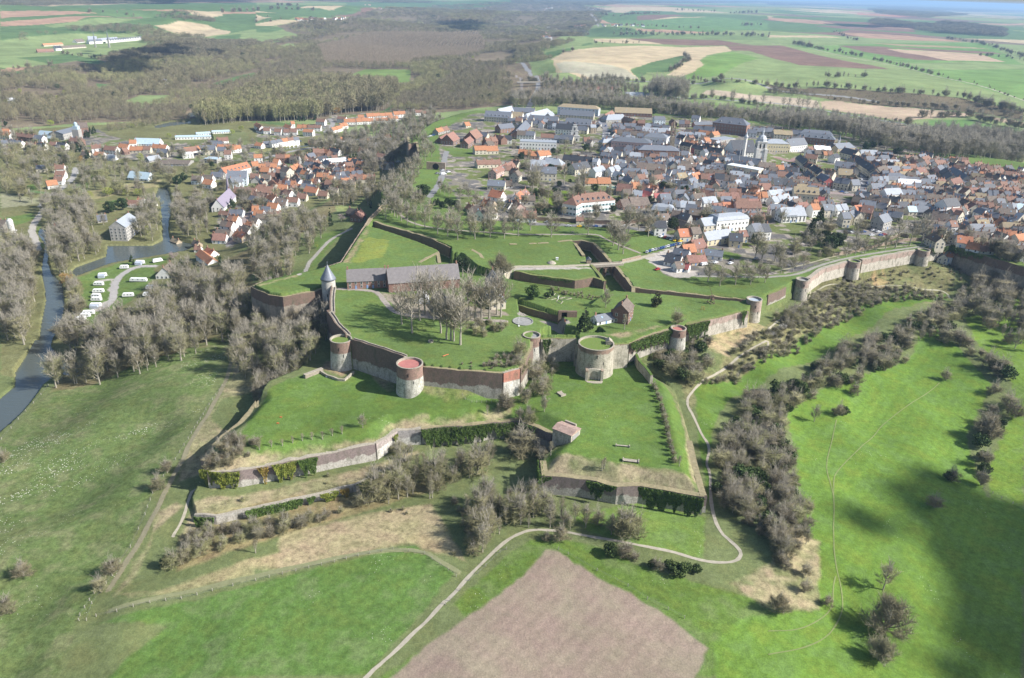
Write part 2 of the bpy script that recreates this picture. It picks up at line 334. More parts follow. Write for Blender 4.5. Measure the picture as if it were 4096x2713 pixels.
# distant country: a patchwork of strips beyond what could be traced
if True:
    u = fx * .8 + fy * .35; v = fy - .2 * fx
    cell = (rand_noise(np.floor(u / 520) * 97.3, np.floor(v / 900) * 61.7, .01, 21)); cols = np.array([G1, G2, PK, G1, TF, G2, DK, G1, PALE, WOOD])
    gc[hills] = G2; gc[far] = cols[(cell[far] * 9.99).astype(int)]
for t in ('O 0,160 120,150 240,135 330,112 560,110 700,85 640,60 760,42 1000,12 1250,4 1420,28 1370,62 1250,108 1190,142 1260,185 1440,195 1400,240 1000,262 900,268 600,282 500,280 200,285 0,300',):
    zone(t, WOOD, .6)
for z in ['T00 0,55 700,50 2361,25 T10 800,20 T20 0,10 T20 0,30 T10 1000,70 750,140 0,290 T00 2361,270 1900,330 1400,260 1200,300 600,310 400,330 0,380']: zone(z, G1, .2)
ZF = [('T00 0,105 300,100 900,125 300,150 0,175', PK), ('T00 0,210 500,165 900,150 1060,160 700,200 300,235 0,245', PK), ('T00 400,240 700,200 1060,165 1300,175 1100,215 800,240 500,255', G2),
 ('T00 1060,85 1500,90 2361,110 2361,130 1900,130 1500,105', PK), ('T00 990,155 1300,155 1650,190 1400,165', DK), ('T00 1420,235 1640,200 1900,230 2130,290 2100,315 1900,340 1700,330 1500,270', TF),
 ('T00 1700,100 2080,105 2050,150 1950,165 1780,140', TF), ('T10 0,100 180,120 0,115', TF), ('T10 0,220 230,180 400,195 150,240 0,240', TF), ('T10 0,135 160,160 0,200', TF), ('T10 380,75 480,55 830,55 700,105 560,75', TF), ('T10 0,25 840,30 830,45 0,45', G2),
 ('T10 370,105 700,95 780,130 650,165 430,150', G1), ('T10 780,115 850,75 1040,65 960,110', G1), ('T10 30,260 200,250 260,265 120,300 0,300', G1),
 ('T00 0,540 150,530 480,590 300,620 0,640', G2), ('T00 0,630 300,615 100,670 0,665', PK), ('T00 150,535 640,500 900,550 1020,600 860,600 700,560 540,590 450,590', G1), ('T00 60,670 300,640 540,600 560,640 260,690', G1),
 ('T00 1270,435 1640,415 1650,440 1400,445', G1), ('T00 1940,370 2000,335 2230,315 2210,360', G1),
 ('T00 1160,930 1290,880 1570,880 1560,930 1300,1000 1170,960', G2), ('T00 880,770 1050,780 1030,830 900,810', G1), ('T00 1960,770 2361,670 2361,700 2010,785', G1),
 ('T10 700,780 1010,640 1430,645 1420,760 1250,770 1000,750', (.15, .22, .07)), ('T10 1170,1030 1280,950 1300,960 1210,1030', G1), ('T10 180,450 290,400 420,410 300,440', G2), ('T00 0,620 0,640 60,640', G1),
 ('T00 1280,1260 1060,1230 1400,1180 1760,1170 2361,1120 T10 540,1150 560,1170 0,1190 T00 2361,1200 2100,1190 1700,1250', (.10, .16, .06)), ('T00 1560,1350 1650,1300 1930,1300 1880,1345', TF),
 ('T20 450,330 720,270 1100,260 1350,330 720,350', G1), ('T20 240,510 560,445 600,470 340,540', G1),
 ('T20 640,415 720,390 750,410 640,430', G1), ('T20 740,120 1100,100 1500,110 2361,190 T30 940,230 600,300 T20 1300,300 1160,250 1000,220 800,170', G1), ('T20 1000,190 1300,190 1900,160 2361,210 2361,270 1900,300 1500,280 1150,255 980,225', (.12, .21, .08)),
 ('T20 1140,265 1500,280 1860,305 1600,312 1150,288', PK), ('T20 1150,150 1500,135 1640,150 1380,178 1160,192', DK), ('T20 1280,190 1480,158 1900,160 1500,170', TF),
 ('T20 1350,320 2361,330 2361,375 1900,372 1060,356 740,352', (.16, .22, .09)), ('T20 750,360 1060,358 1400,412 1000,402 760,382', TF), ('T20 1060,357 1900,370 2240,415 1980,421 1400,411', DK), ('T20 2000,374 T30 120,395 240,410 0,420 T20 2240,413', G2),
 ('T20 360,550 480,480 700,450 1300,425 1960,424 2030,470 1800,510 1730,560 1780,595 1700,650 1550,712 1430,692 1620,560 1600,520 1400,550 1090,640 1170,735 800,745 650,730 400,660 380,590', TF),
 ('T20 400,590 900,600 1070,650 1165,730 800,745 450,665', (.38, .36, .26)), ('T20 1095,645 1350,560 1590,515 1630,560 1500,640 1420,665 1250,672 1170,728', G1),
 ('T20 1555,718 1780,600 1735,560 1800,512 2030,470 2200,475 T30 0,530 270,600 600,612 1000,642 1150,650 1300,690 1600,718 2361,930 2361,1030 1800,905 1200,850 600,810 0,775 T20 1900,760', G2),
 ('T20 1550,725 1770,600 1740,565 1810,520 2030,480 2280,540 1900,700 1700,730', (.15, .25, .07)),
 ('T20 1970,424 2361,420 T30 120,420 350,480 700,560 1120,640 900,636 280,602 0,527 T20 2200,473 2030,468', DK),
 ('T30 160,415 700,420 850,480 1250,550 1700,562 2361,575 2361,930 1600,720 1200,610 900,540 600,490 350,450', (.15, .25, .08)), ('T30 1200,580 2361,575 2361,640 1500,640', G2),
 ('T30 640,415 1100,400 2000,400 2361,600 1680,562 1000,540', (.13, .23, .07)), ('T30 0,325 600,340 690,352 0,348', TF), ('T30 650,422 1060,432 1670,560 1380,556 900,482', DK), ('T30 1100,453 1500,472 1950,500 2190,572 1670,562', (.42, .32, .22)),
 ('T30 1050,432 1950,495 2170,500 2060,480 1300,440', DK), ('T30 630,300 1300,335 1700,370 1800,392 900,352', PK), ('T30 930,398 1800,432 2060,457 1200,425', (.30, .25, .14)), ('T30 420,240 700,238 1340,272 1360,300 700,268', DK), ('T30 640,235 1300,262 1340,272 900,250', PK),
 ('T30 820,120 1300,150 1450,160 1200,158 830,138', (.42, .20, .13)), ('T30 0,160 500,195 640,228 400,222 0,180', PK), ('T30 0,150 60,155 0,165', TF), ('T30 1700,225 2361,245 2361,285 2200,280', G1), ('T30 1780,210 2361,215 2361,235 1900,228', PK),
 ('T30 480,938 620,930 1200,988 1700,1032 2361,1130 2361,1172 1900,1062 1500,1092 1230,1122 900,1062 500,1005', (.42, .33, .23)), ('T20 1750,870 1790,835 1950,840 2361,885 T30 60,890 460,930 480,1000 0,960 T20 2100,910', (.42, .35, .26)),
 ('T30 0,780 600,812 1200,852 1800,908 2361,1035 2361,1120 1700,1025 1200,985 600,925 300,870 0,830', SCRUB), ('T30 650,1080 1200,1140 1600,1240 1590,1270 1200,1190 700,1110', (.40, .33, .24)),
 ('T30 1480,1112 1800,1104 2361,1205 2361,1245 1900,1215 1600,1185 1500,1162', (.12, .22, .07)), ('T20 1220,940 1700,930 2361,1000 T30 300,1040 600,1080 300,1110 0,1090 T20 2300,1050 1400,1040 1240,980', (.15, .23, .07)),
 ('T20 280,920 430,910 560,930 420,990 290,1040 270,980', G2)]
for t, c in ZF: zone(t, c, .15, str_=.5)
# near ground
zone('O 0,455 0,870 120,880 520,790 590,690 560,600 780,480 900,430 1000,400 980,330 480,270 0,300', (.15, .155, .070), .5, 4, False)
zone('O 560,660 700,560 900,420 860,410 620,560 400,640 180,760 100,870 520,800 560,690 700,800 760,760 760,700', (.16, .145, .075), .7, 14, False)
for t, c, ro in [('T01 690,980 1100,850 1550,790 1560,860 1420,890 1450,1000 1100,1280 800,1480 690,1568 740,1300 740,1100', LAWN, .3), ('T01 230,180 480,200 430,220 220,200', G1, .3), ('T01 0,210 220,240 400,260 380,300 0,350', (.27, .27, .17), .4), ('T01 200,140 380,100 420,170 250,190', LAWN, .2),
   ('T01 0,440 300,380 330,420 160,500', LAWN, .2), ('T01 640,160 870,10 950,0 740,240', LAWN, .2), ('T01 850,290 1300,250 1450,240 1420,300 1200,290', LAWN, .2), ('T01 760,210 1250,110 1500,100 1440,160 900,260 740,270', (.27, .25, .13), .6),
   ('T01 380,440 330,500 330,580 370,720 420,700 350,600', LAWN, .2), ('T01 0,570 160,600 180,670 0,660', GRAV, .2)]: zone(t, c, ro, 4)
zone('U4 0,260 480,140 700,110 870,150 860,330 0,330', (.14, .16, .07), .4, 4); zone('T10 0,1430 340,1360 400,1370 200,1410 60,1420', LAWN, .2, 3)
zone('U4 900,470 1780,370 2367,330 2367,640 1900,800 1250,1050 900,1340 640,1480 440,1300 560,1080 800,950 700,800 560,620', TOWN, .4, 9, False)
zone('T10 0,1160 400,1180 600,1130 700,1060 1400,1020 1400,1120 800,1180 600,1250 0,1330', TOWN, .4, 4)
zone('T00 0,1230 900,1180 1000,1240 1200,1300 2361,1330 T10 0,1330 T10 0,1500 T00 2361,1500 1500,1500 900,1440 700,1400 0,1400', TOWN, .4, 4)
zone('T11 690,540 880,540 700,700 560,860 640,900 390,970 100,1030 250,930 430,900 560,760 500,620 620,560', LAWN, .2, 24, False); zone('T11 720,320 850,330 830,390 730,400', PALE, .3, 20)
zone('B0 0,880 110,790 200,690 350,500 470,375 640,432 900,345 1300,235 1600,205 1850,95 2060,-30 2180,-40 2110,200 2080,400 1960,620 1700,1020 1560,1330 D0 1360,80 1250,380 1040,690 830,1040 740,1070 560,1568 -200,1568 B0 -200,880', LF, .8, 8)
zone('B0 2170,190 2330,190 2361,500 2050,560 1950,720 2150,900 1900,1200 1600,1290 1740,950 2000,600 2120,350', TAN, .96, 16, False)
zone('D0 1640,-60 1720,0 1420,240 1240,600 1060,800 1020,770 1200,450 1400,230 1430,60', TAN, .96, 13, False)
zone('B1 430,690 600,660 800,760 900,700 1000,560 1300,560 2060,640 2275,670 B2 60,520 180,330 600,250 940,300 1060,300 1310,600 1480,700 1560,900 1640,1200 1700,1560 D2 2230,262 1700,180 1300,110 990,60 840,60 B2 420,1210 520,1205 370,1040 270,1000 60,980 B1 2180,1080 1500,1130 1250,1160 1100,1250 D1 1300,420 800,490 560,400 700,110 B1 0,985 120,815', (.098, .168, .038), .3, 27.5, False)
zone('D1 340,860 600,850 900,790 1300,700 1650,620 1860,560 2250,430 2290,470 2000,640 1800,720 1680,770 1300,860 640,1000 380,1060 100,1240 0,1200 150,900', TAN, .96, 17.5, False)
zone('D1 250,560 300,660 560,640 900,560 1340,470 1840,380 2020,250 2361,180 2361,150 1990,210 1860,330 1300,430 860,490 560,540 400,500', TAN, .9, 25.5, False)
zone('B1 1230,1130 1900,1080 2361,1000 2361,1050 2170,1120 1500,1180 1280,1200', TAN, .9, 25.5, False)
zone('D1 380,1060 700,990 1700,780 2361,600 2361,850 1700,1060 700,1350 0,1540 0,1230', (.26, .22, .11), .8, 14, False)
zone('D0 1040,770 1250,850 1700,760 2361,640 2361,480 1850,610 1500,740', (.28, .25, .13), .9, 12, False)
zone('D1 560,1510 1100,1370 1500,1260 1950,1060 2200,1000 2361,990 D2 180,1080 80,1030 0,1010 D1 2340,1430 2160,1350 1700,1440 1100,1568 500,1568', (.32, .27, .15), .96, 13, False)
zone('O 640,1240 900,1180 1000,1170 1085,1310 1060,1300 970,1240 900,1270 640,1330', (.34, .29, .17), .96, 13, False)
zone('D0 800,1050 1100,985 1600,865 2361,700 O 960,1268 1058,1332 850,1568 230,1568 300,1500 380,1440', (.088, .162, .040), .5, 12, str_=1.0)
zone('D2 0,1420 520,980 750,860 950,850 1300,900 1700,1080 2361,1250 O 1900,1440 1960,1480 1880,1568 860,1568 D2 140,1540', (.100, .168, .036), .5, 14)
zone('D2 870,955 1020,985 1130,1060 1340,1185 1640,1340 2040,1568 O 1640,1507 1600,1600 860,1600 980,1490 D2 300,1440 500,1290 720,1130', PLOW, .0, 13.5, str_=1.0)
zone('O 1812,975 1860,938 1960,905 2100,840 2120,790 2170,790 2290,900 2240,1000 2290,1130 2380,1160 2380,1600 1650,1600 1640,1507 1700,1450 1890,1420 1880,1300 1850,1200 1830,1080', VIVID, .3, 11, str_=1.0)
zone('O 2220,755 2380,700 2380,1150 2300,1120 2290,1050 2340,950 2330,870 2250,800', (.12, .20, .035), .4, 14)
zone('O 1560,860 1640,850 1720,800 1870,690 1880,655 2050,600 2140,600 2210,640 2190,690 2060,690 1960,735 1850,810 1700,880 1620,910 1600,940', (.185, .180, .085), .9, 26, False)
zone('B3 0,280 200,180 400,90 600,0 760,-90 D3 0,-1300 B3 -100,330', (.20, .25, .08), .6, 18, False)
zone('O 1600,905 1700,885 1850,800 1960,735 2050,700 2190,682 2190,700 2060,732 1920,820 1760,890 1680,935 1650,1000 1640,1100 1650,1160 1635,1160 1610,1020', (.098, .175, .034), .3, 18, False)
zone('B2 1480,700 1600,960 1730,1568 1640,1568 1560,1000', TAN, .8, 25); zone('D2 990,60 1300,110 1700,180 2230,262 2300,420 1750,320 1270,258 950,230 850,180', (.27, .235, .145), .95, 25.5)
zone('O 1800,1200 1900,1250 1900,1400 1790,1420 1680,1350 1780,1300', (.34, .29, .17), .95, 15); zone('B2 1800,200 2150,60 2350,150 2000,380 1750,330', (.38, .31, .18), .9, 29, False); zone('T31 940,960 1080,930 1180,1050 990,1050', (.40, .30, .15), .9, 28, False)
zone('D2 1100,600 1800,480 2361,640 2361,1000 1700,900 1300,780', (.13, .21, .05), .4, 16, False)
zone('B1 1480,880 1600,740 1900,760 2100,900 1800,960', (.19, .20, .08), .9, 28, False); zone('B1 600,640 640,560 880,540 930,600 810,720', (.28, .22, .13), .9, 28, False); zone('B1 900,560 1300,600 1300,850 1200,850', (.22, .20, .12), .8, 28, False)
zone('T11 1010,620 1250,650 1180,800 950,860 880,850', (.17, .21, .05), .3, 42, True); zone('T11 0,1078 390,975 380,1000 200,1040 60,1090', (.34, .29, .17), .8, 41, True); zone('T11 790,860 1010,520 1060,560 960,700 880,860', (.26, .22, .12), .8, 42, True)
zone('T11 1500,1130 1640,1130 1700,1330 1500,1320 1240,1160', (.14, .15, .05), .7, 42, True); zone('B2 840,205 1380,115 1400,130 1000,250', (.32, .27, .16), .9, 41, True)
# town floor
zone('T21 190,480 200,510 900,530 1240,570 1580,680 1200,790 1330,900 1450,995 1700,985 2361,975 T31 0,975 250,965 500,860 800,790 1300,712 1650,680 1780,710 2361,860 O 2600,640 2700,420 2300,385 2000,310 1650,262 1100,250 1010,300 1020,400 1060,470 1140,510', TOWN, .5, 40, True)
for t, c in [('T21 150,260 260,190 500,190 560,230 480,330 280,330', (.13, .20, .03)), ('T21 1780,700 2120,790 2120,830 1950,830', LAWN), ('T21 1960,740 2130,790 2000,820', LAWN), ('T10 1700,1360 2010,1365 2000,1440 1820,1450', LAWN), ('U2 1500,810 1620,830 1610,860 1510,850', LAWN), ('U2 1610,800 1760,795 1750,830 1700,840', LAWN),
   ('T31 420,640 560,640 540,700 420,720', LAWN), ('T11 1800,170 2120,200 2100,240 1850,220', LAWN), ('T31 0,970 300,930 600,820 800,760 1500,640 1600,690 1300,712 500,865 270,968', LAWN), ('T31 1780,720 2361,880 2361,840 1800,700', LAWN),
   ('U3 1720,200 2364,260 2364,300 1700,250', LAWN), ('T10 1540,1400 1700,1500 1750,1568 1560,1568', LAWN), ('T21 300,820 730,870 700,800 600,850', PALE), ('U1 500,1260 900,1280 830,1420 500,1500 400,1340', (.14, .21, .03))]: zone(t, c, .3, 40)
zone('T21 1210,800 1300,770 1570,690 1600,720 1500,900 1640,930 1720,930 1700,985 1640,995 1500,1000 1330,905', GRAV, .2, 40); zone('T21 0,900 70,885 500,880 730,885 740,905 500,905 100,915 0,925', GRAV, .2, 41)
zone('T01 1430,880 1280,880 1150,940 1050,1000 1040,1200 950,1290 830,1300 830,1230 1000,1180 1010,1000 870,1030 860,1000 1090,980 1200,900', GRAV, .2, 4); zone('U5 560,390 1700,560 1900,600 1950,640 1500,690 840,660 700,520', (.26, .23, .18), .5, 42, True)
tm_ = (gc == np.array(TOWN)).all(1); nn1 = rand_noise(fx, fy, 13, 91); nn2 = rand_noise(fx, fy, 5, 92)
k = tm_ & (nn1 > .52); gc[k] = (.12, .15, .055); k = tm_ & (nn1 < .33); gc[k] = (.13, .125, .12); k = tm_ & (nn2 > .72); gc[k] = (.30, .27, .23)
# footpaths are worn into the ground colour too, under their own strips
PATHS = [
 ('path', 'pale chalk path', 'D2 -60,1420 0,1370 280,1060 480,880 640,770 760,745 900,745 1150,775 1450,830 1700,880 2020,940 2361,1030 O 1680,1303 1706,1295 1715,1284 1700,1262 1655,1226 1643,1150', 1.35, (.40, .365, .29)),
 ('path', 'chalk path', 'O 1643,1150 1640,1090 B2 1790,1400 1830,1240 O 1618,1000 B2 1640,900 1612,850 1625,780 1700,690 1860,580 2090,420 2361,240 B3 0,60', 1.15, (.38, .345, .27)),
 ('path', 'path', 'T31 0,1485 160,1350 380,1190 385,1150 370,1100', 1.2, (.46, .42, .32)), ('path', 'path', 'T31 370,1082 540,1050 800,1080 1000,1072 1300,1080 1550,1100 1660,1140 1672,1185', 1.1, (.42, .40, .29)),
 ('path', 'path', 'O 840,1575 D2 -60,1420', 1.35, (.40, .365, .29)),
 ('path', 'track', 'B0 2140,180 2110,330 1960,620 1760,950 1560,1330 D0 1400,130 1200,450 1000,770', 1.8, (.24, .22, .14)), ('path', 'track', 'D0 1010,960 1150,900 1650,790 2000,720 2361,640 O 950,1258 1060,1325', 1.8, (.22, .23, .12)),
 ('path', 'path', 'D1 230,760 160,840 120,940 100,1040 40,1180 -20,1280', 1.1, (.42, .38, .29)),
 ('path', 'path', 'T11 760,1100 1000,1108 1130,1130 1220,1270 1330,1335 1500,1350 1700,1370 2000,1385 2300,1400', 3.0, (.34, .30, .26)),
 ('path', 'path', 'T11 400,965 470,870 540,800 600,740 690,645 780,590 880,543', 2.6, (.36, .34, .30)),
 ('path', 'path', 'T11 1200,358 1290,368 1370,455 1480,505 1620,535 1850,560 2100,575 2361,590', 2.0, (.34, .31, .25)), ('path', 'path', 'T21 0,597 400,600 780,590 860,640 1000,700 1180,770', 2.0, (.34, .31, .25)),
 ('road', 'approach road', 'T21 -80,960 0,905 70,890 500,893 740,878 1010,862 1190,815 1300,785', 3.6, (.40, .37, .32)),
 ('road', 'road', 'T21 180,500 500,510 900,525 1100,540 1250,560 1450,610 1640,680', 6.0, (.20, .195, .19)),
 ('path', 'path', 'T21 1700,983 2361,992 T31 0,992 270,972 500,872 800,800 1300,722 1500,700 1700,688', 2.2, (.30, .29, .25)), ('path', 'path', 'T31 60,940 300,885 600,800 900,740 1200,710 1400,690 1650,685', 1.4, (.34, .32, .22)),
 ('path', 'path', 'B3 1580,400 1520,460 1350,570 1050,780 970,900 800,1050 640,1210 600,1290 610,1568 D3 600,250 620,560 680,760 690,940 640,1070 520,1220 300,1310 0,1360', .42, (.20, .235, .09)), ('path', 'path', 'B3 630,740 580,980 525,1170 600,1400 610,1568', .42, (.20, .235, .09)), ('path', 'path', 'D3 0,1145 250,1140 450,1060 600,930 600,720 620,640', .42, (.20, .235, .09)),
 ('road', 'riverside road', 'T01 700,-20 690,60 630,120 560,180 440,280 380,340', 6, (.36, .35, .33)), ('road', 'riverside road', 'T01 420,350 370,420 310,500 290,570 330,650 350,740', 5, (.42, .39, .34)), ('road', 'campsite drive', 'T01 1430,890 1280,890 1150,945 1060,1030 1050,1200 960,1270', 4.5, (.38, .36, .34)),
 ('road', 'town road', 'T10 -40,1500 150,1440 400,1380 700,1340 860,1300 1150,1260', 6, (.33, .32, .31)), ('road', 'estate road', 'T10 640,1220 720,1150 680,1100', 6, (.30, .29, .28)), ('road', 'road', 'T11 1600,250 1680,150 1720,60 T10 1720,1530 1760,1400', 5, (.25, .25, .25)),
 ('road', 'railway', 'T20 60,880 T20 100,780 40,700', 5, (.25, .22, .20)), ('road', 'main road', 'T20 150,1000 190,920 240,830 245,760 190,690 100,620 0,560', 8, (.30, .30, .31)), ('road', 'far road', 'T20 370,400 340,340 290,290', 8, (.33, .33, .33)), ('road', 'far road', 'T20 795,245 790,200 720,130', 10, (.33, .33, .33)),
 ('road', 'valley road', 'T20 660,745 1100,755 1700,760 T30 0,820 400,868 800,905 1000,940', 7, (.28, .30, .29)), ('road', 'valley road', 'T20 1500,900 T30 0,945 300,985 600,1040 1000,1105 1250,1145 1600,1190 1900,1222 2361,1260', 7, (.27, .29, .27)), ('path', 'farm track', 'T30 0,405 240,410 700,520 1200,610 1600,718 2000,800 2361,930', 5, (.38, .36, .28)),
 ('road', 'street', 'U3 440,360 470,460 440,560 430,640', 8, (.17, .17, .18)), ('road', 'street', 'U3 1680,870 1700,960 1640,1040', 6, (.15, .15, .16)), ('road', 'square', 'U3 0,630 200,640 450,680', 9, (.30, .24, .22)), ('road', 'street', 'U1 1380,560 1400,420 1370,320 1340,200', 8, (.2, .2, .21)), ('road', 'street', 'U2 100,660 60,720 200,740 350,780', 8, (.24, .24, .25)),
 ('road', 'street', 'T11 2230,380 2361,290 T21 60,220', 6, (.27, .27, .28)), ('road', 'parking', 'U3 200,1090 500,1110 760,1110', 9, (.22, .21, .20)), ('road', 'square', 'U2 1560,780 1760,850 1850,800', 9, (.3, .2, .18)), ('road', 'street', 'U4 640,1480 740,1330 800,1200 1000,1000 1250,700 1400,560', 5, (.25, .25, .26)),
 ('road', 'chapel yard', 'T21 100,1330 300,1400 480,1480', 6, (.30, .27, .24)),
]
PW = []
def dens(w, step):
    o = [w[0]]
    for a, b in zip(w[:-1], w[1:]):
        n = max(1, int(np.linalg.norm(b - a) / step)); o += [a + (b - a) * k / n for k in range(1, n + 1)]
    return np.array(o)
def smooth(w, it=2):
    for _ in range(it):
        a = w[:-1] * .75 + w[1:] * .25; b = w[:-1] * .25 + w[1:] * .75; w = np.concatenate([w[:1], np.stack([a, b], 1).reshape(-1, w.shape[1]), w[-1:]])
    return w
for nm, lb, t, wd, c in PATHS:
    w = smooth(GP(t)[:, :2]); PW.append((nm, lb, w, wd, c))
    x0, x1, y0, y1 = w[:, 0].min() - 9, w[:, 0].max() + 9, w[:, 1].min() - 9, w[:, 1].max() + 9
    m = np.where((fx > x0) & (fx < x1) & (fy > y0) & (fy < y1))[0]
    if len(m) < 3e5 and wd > 1.6:
        d = edge_dist(w, fx[m], fy[m], False); k = m[d < wd * .5]; gc[k] = c; rough[k] = .2
# ------------------------------------------------------------------ ground mesh
vid = np.arange(NR * NT).reshape(NR, NT)
quads = np.stack([vid[:-1, :-1].ravel(), vid[:-1, 1:].ravel(), vid[1:, 1:].ravel(), vid[1:, :-1].ravel()], 1)[:, ::-1]
def ground_mat():
    m, nt, b = nodes('ground_cover'); L = nt.links.new
    at = N(nt, 'ShaderNodeAttribute', attribute_name='Col'); ar = N(nt, 'ShaderNodeAttribute', attribute_name='Rough'); g = N(nt, 'ShaderNodeNewGeometry')
    st = N(nt, 'ShaderNodeAttribute', attribute_name='Stripe')
    n1 = N(nt, 'ShaderNodeTexNoise', i_Scale=.018, i_Detail=8.0, i_Roughness=.62); n2 = N(nt, 'ShaderNodeTexNoise', i_Scale=.45, i_Detail=6.0, i_Roughness=.75); n3 = N(nt, 'ShaderNodeTexNoise', i_Scale=.12, i_Detail=5.0)
    for n in (n1, n2, n3): L(g.outputs['Position'], n.inputs['Vector'])
    def mr(n, a, b_, c, d): r = N(nt, 'ShaderNodeMapRange', i_1=a, i_2=b_, i_3=c, i_4=d); L(n, r.inputs[0]); return r.outputs[0]
    def mth(op, a, b_=None, v=None):
        q = N(nt, 'ShaderNodeMath', operation=op); L(a, q.inputs[0])
        if b_ is not None: L(b_, q.inputs[1])
        if v is not None: q.inputs[1].default_value = v
        return q.outputs[0]
    n6 = N(nt, 'ShaderNodeTexNoise', i_Scale=1.9, i_Detail=4.0, i_Roughness=.7); L(g.outputs['Position'], n6.inputs['Vector']); v6 = mr(n6.outputs[0], .3, .7, .80, 1.20)
    v1 = mr(n1.outputs[0], .3, .7, .74, 1.22); v2 = mr(n2.outputs[0], .25, .75, -1, 1); amp = mth('MULTIPLY_ADD', ar.outputs['Fac'], v=.42); nt.nodes[-1].inputs[2].default_value = .20
    v2 = mth('MULTIPLY', v2, amp); v2 = mth('ADD', v2, v=1.0); vv = mth('MULTIPLY', v1, v2); vv = mth('MULTIPLY', vv, v6)
    # tan dry patches in rough grass
    t1 = mr(n3.outputs[0], .50, .66, 0, .55); t1 = mth('MULTIPLY', t1, ar.outputs['Fac'])
    n5 = N(nt, 'ShaderNodeTexNoise', i_Scale=.9, i_Detail=3.0); L(g.outputs['Position'], n5.inputs['Vector'])
    mixt = N(nt, 'ShaderNodeMix', data_type='RGBA'); mixt.inputs[7].default_value = (.25, .215, .12, 1); L(at.outputs['Color'], mixt.inputs[6]); L(t1, mixt.inputs[0])
    # drilled rows
    mp = N(nt, 'ShaderNodeMapping'); e_ = P_('D2 300,1440 870,955', 13.5); d_ = e_[1] - e_[0]; mp.inputs['Rotation'].default_value = (0, 0, -math.atan2(-d_[0], d_[1])); L(g.outputs['Position'], mp.inputs[0])
    wv = N(nt, 'ShaderNodeTexWave', i_Scale=.07, i_Distortion=3.0, i_Detail=3.0, i_Detail_Scale=.12, i_Detail_Roughness=.6); L(mp.outputs[0], wv.inputs['Vector'])
    sv = mr(wv.outputs['Fac'], 0, 1, -.04, .04); sv = mth('MULTIPLY', sv, st.outputs['Fac']); sv = mth('ADD', sv, v=1.0); vv = mth('MULTIPLY', vv, sv)
    vm = N(nt, 'ShaderNodeVectorMath', operation='SCALE'); L(mixt.outputs[2], vm.inputs[0]); L(vv, vm.inputs['Scale'])
    hs = N(nt, 'ShaderNodeHueSaturation'); hv = mr(n3.outputs[0], .32, .68, .475, .515); L(hv, hs.inputs['Hue']); L(vm.outputs[0], hs.inputs['Color'])
    sp = N(nt, 'ShaderNodeAttribute', attribute_name='Speck'); vo = N(nt, 'ShaderNodeTexVoronoi', i_Scale=1.0); L(g.outputs['Position'], vo.inputs['Vector']); dd = N(nt, 'ShaderNodeMath', operation='LESS_THAN'); L(vo.outputs['Distance'], dd.inputs[0]); th = N(nt, 'ShaderNodeMath', operation='MULTIPLY', i_1=.235); L(sp.outputs['Fac'], th.inputs[0]); L(th.outputs[0], dd.inputs[1])
    ms = N(nt, 'ShaderNodeMix', data_type='RGBA'); ms.inputs[7].default_value = (.58, .57, .48, 1); L(dd.outputs[0], ms.inputs[0]); L(hs.outputs[0], ms.inputs[6]); L(ms.outputs[2], b.inputs['Base Color']); b.inputs['Roughness'].default_value = 1.0; b.inputs['Specular IOR Level'].default_value = .05
    bp = N(nt, 'ShaderNodeBump', i_Strength=.55, i_Distance=.5); L(n2.outputs[0], bp.inputs['Height']); L(bp.outputs[0], b.inputs['Normal'])
    return m
gme = bulk('ground', np.stack([gx.ravel(), gy.ravel(), gz.ravel()], 1), quads, ground_mat(), smooth=True)
def vattr(me, name, arr):
    if arr.ndim == 2:
        a = me.color_attributes.new(name, 'FLOAT_COLOR', 'POINT'); a.data.foreach_set('color', np.concatenate([arr, np.ones((len(arr), 1))], 1).astype(np.float32).ravel())
    else:
        a = me.attributes.new(name, 'FLOAT', 'POINT'); a.data.foreach_set('value', arr.astype(np.float32))
vattr(gme, 'Col', gc); vattr(gme, 'Rough', rough); vattr(gme, 'Stripe', stripe)
spk = np.zeros(fx.shape); q_ = inside(P_('B0 150,900 700,620 1100,400 2000,150 2110,250 1960,620 1700,1020 1560,1330 D0 1360,80 1250,380 1040,690 700,700 300,900 -100,1000 B0 -200,1300', 9), fx, fy); uu = fx * .75 + fy * .66; vv_ = -fx * .66 + fy * .75
dr = rand_noise(uu / 2.6, vv_, 7, 61) * .6 + rand_noise(uu / 2.2, vv_, 22, 62) * .6; spk[q_] = np.clip((dr[q_] - .40) * 2.4, 0, 1); q_ = (fy < 330) & (fy > 120) & (fx > -160) & (gc[:, 1] > gc[:, 0] * 1.3) & (~HH); spk[q_] = np.clip((rand_noise(fx, fy, 9, 63)[q_] - .70) * 2.2, 0, .5)
vattr(gme, 'Speck', spk)
tag(link('ground', gme), None, None, kind='structure')
# road and path strips laid on the ground
def strip(name, w, wd, m, lift=.10):
    w = dens(w, 2.0); t = np.gradient(w, axis=0); t /= np.maximum(np.linalg.norm(t, axis=1, keepdims=True), 1e-6); nrm = np.stack([t[:, 1], -t[:, 0]], 1)
    k = 4; V = []
    for i in range(k + 1):
        p = w + nrm * (i / k - .5) * wd * (1 + .18 * np.sin(np.arange(len(w)) * .9 + i * 2.1)[:, None] + RNG.uniform(-.16, .16, (len(w), 1))); z = Hg(p[:, 0], p[:, 1]) + lift; V.append(np.column_stack([p, z]))
    V = np.stack(V, 1).reshape(-1, 3); n = len(w); idx = np.arange(n * (k + 1)).reshape(n, k + 1)
    f = np.stack([idx[:-1, :-1].ravel(), idx[:-1, 1:].ravel(), idx[1:, 1:].ravel(), idx[1:, :-1].ravel()], 1)[:, ::-1]
    return link(name, bulk(name, V, f, m))
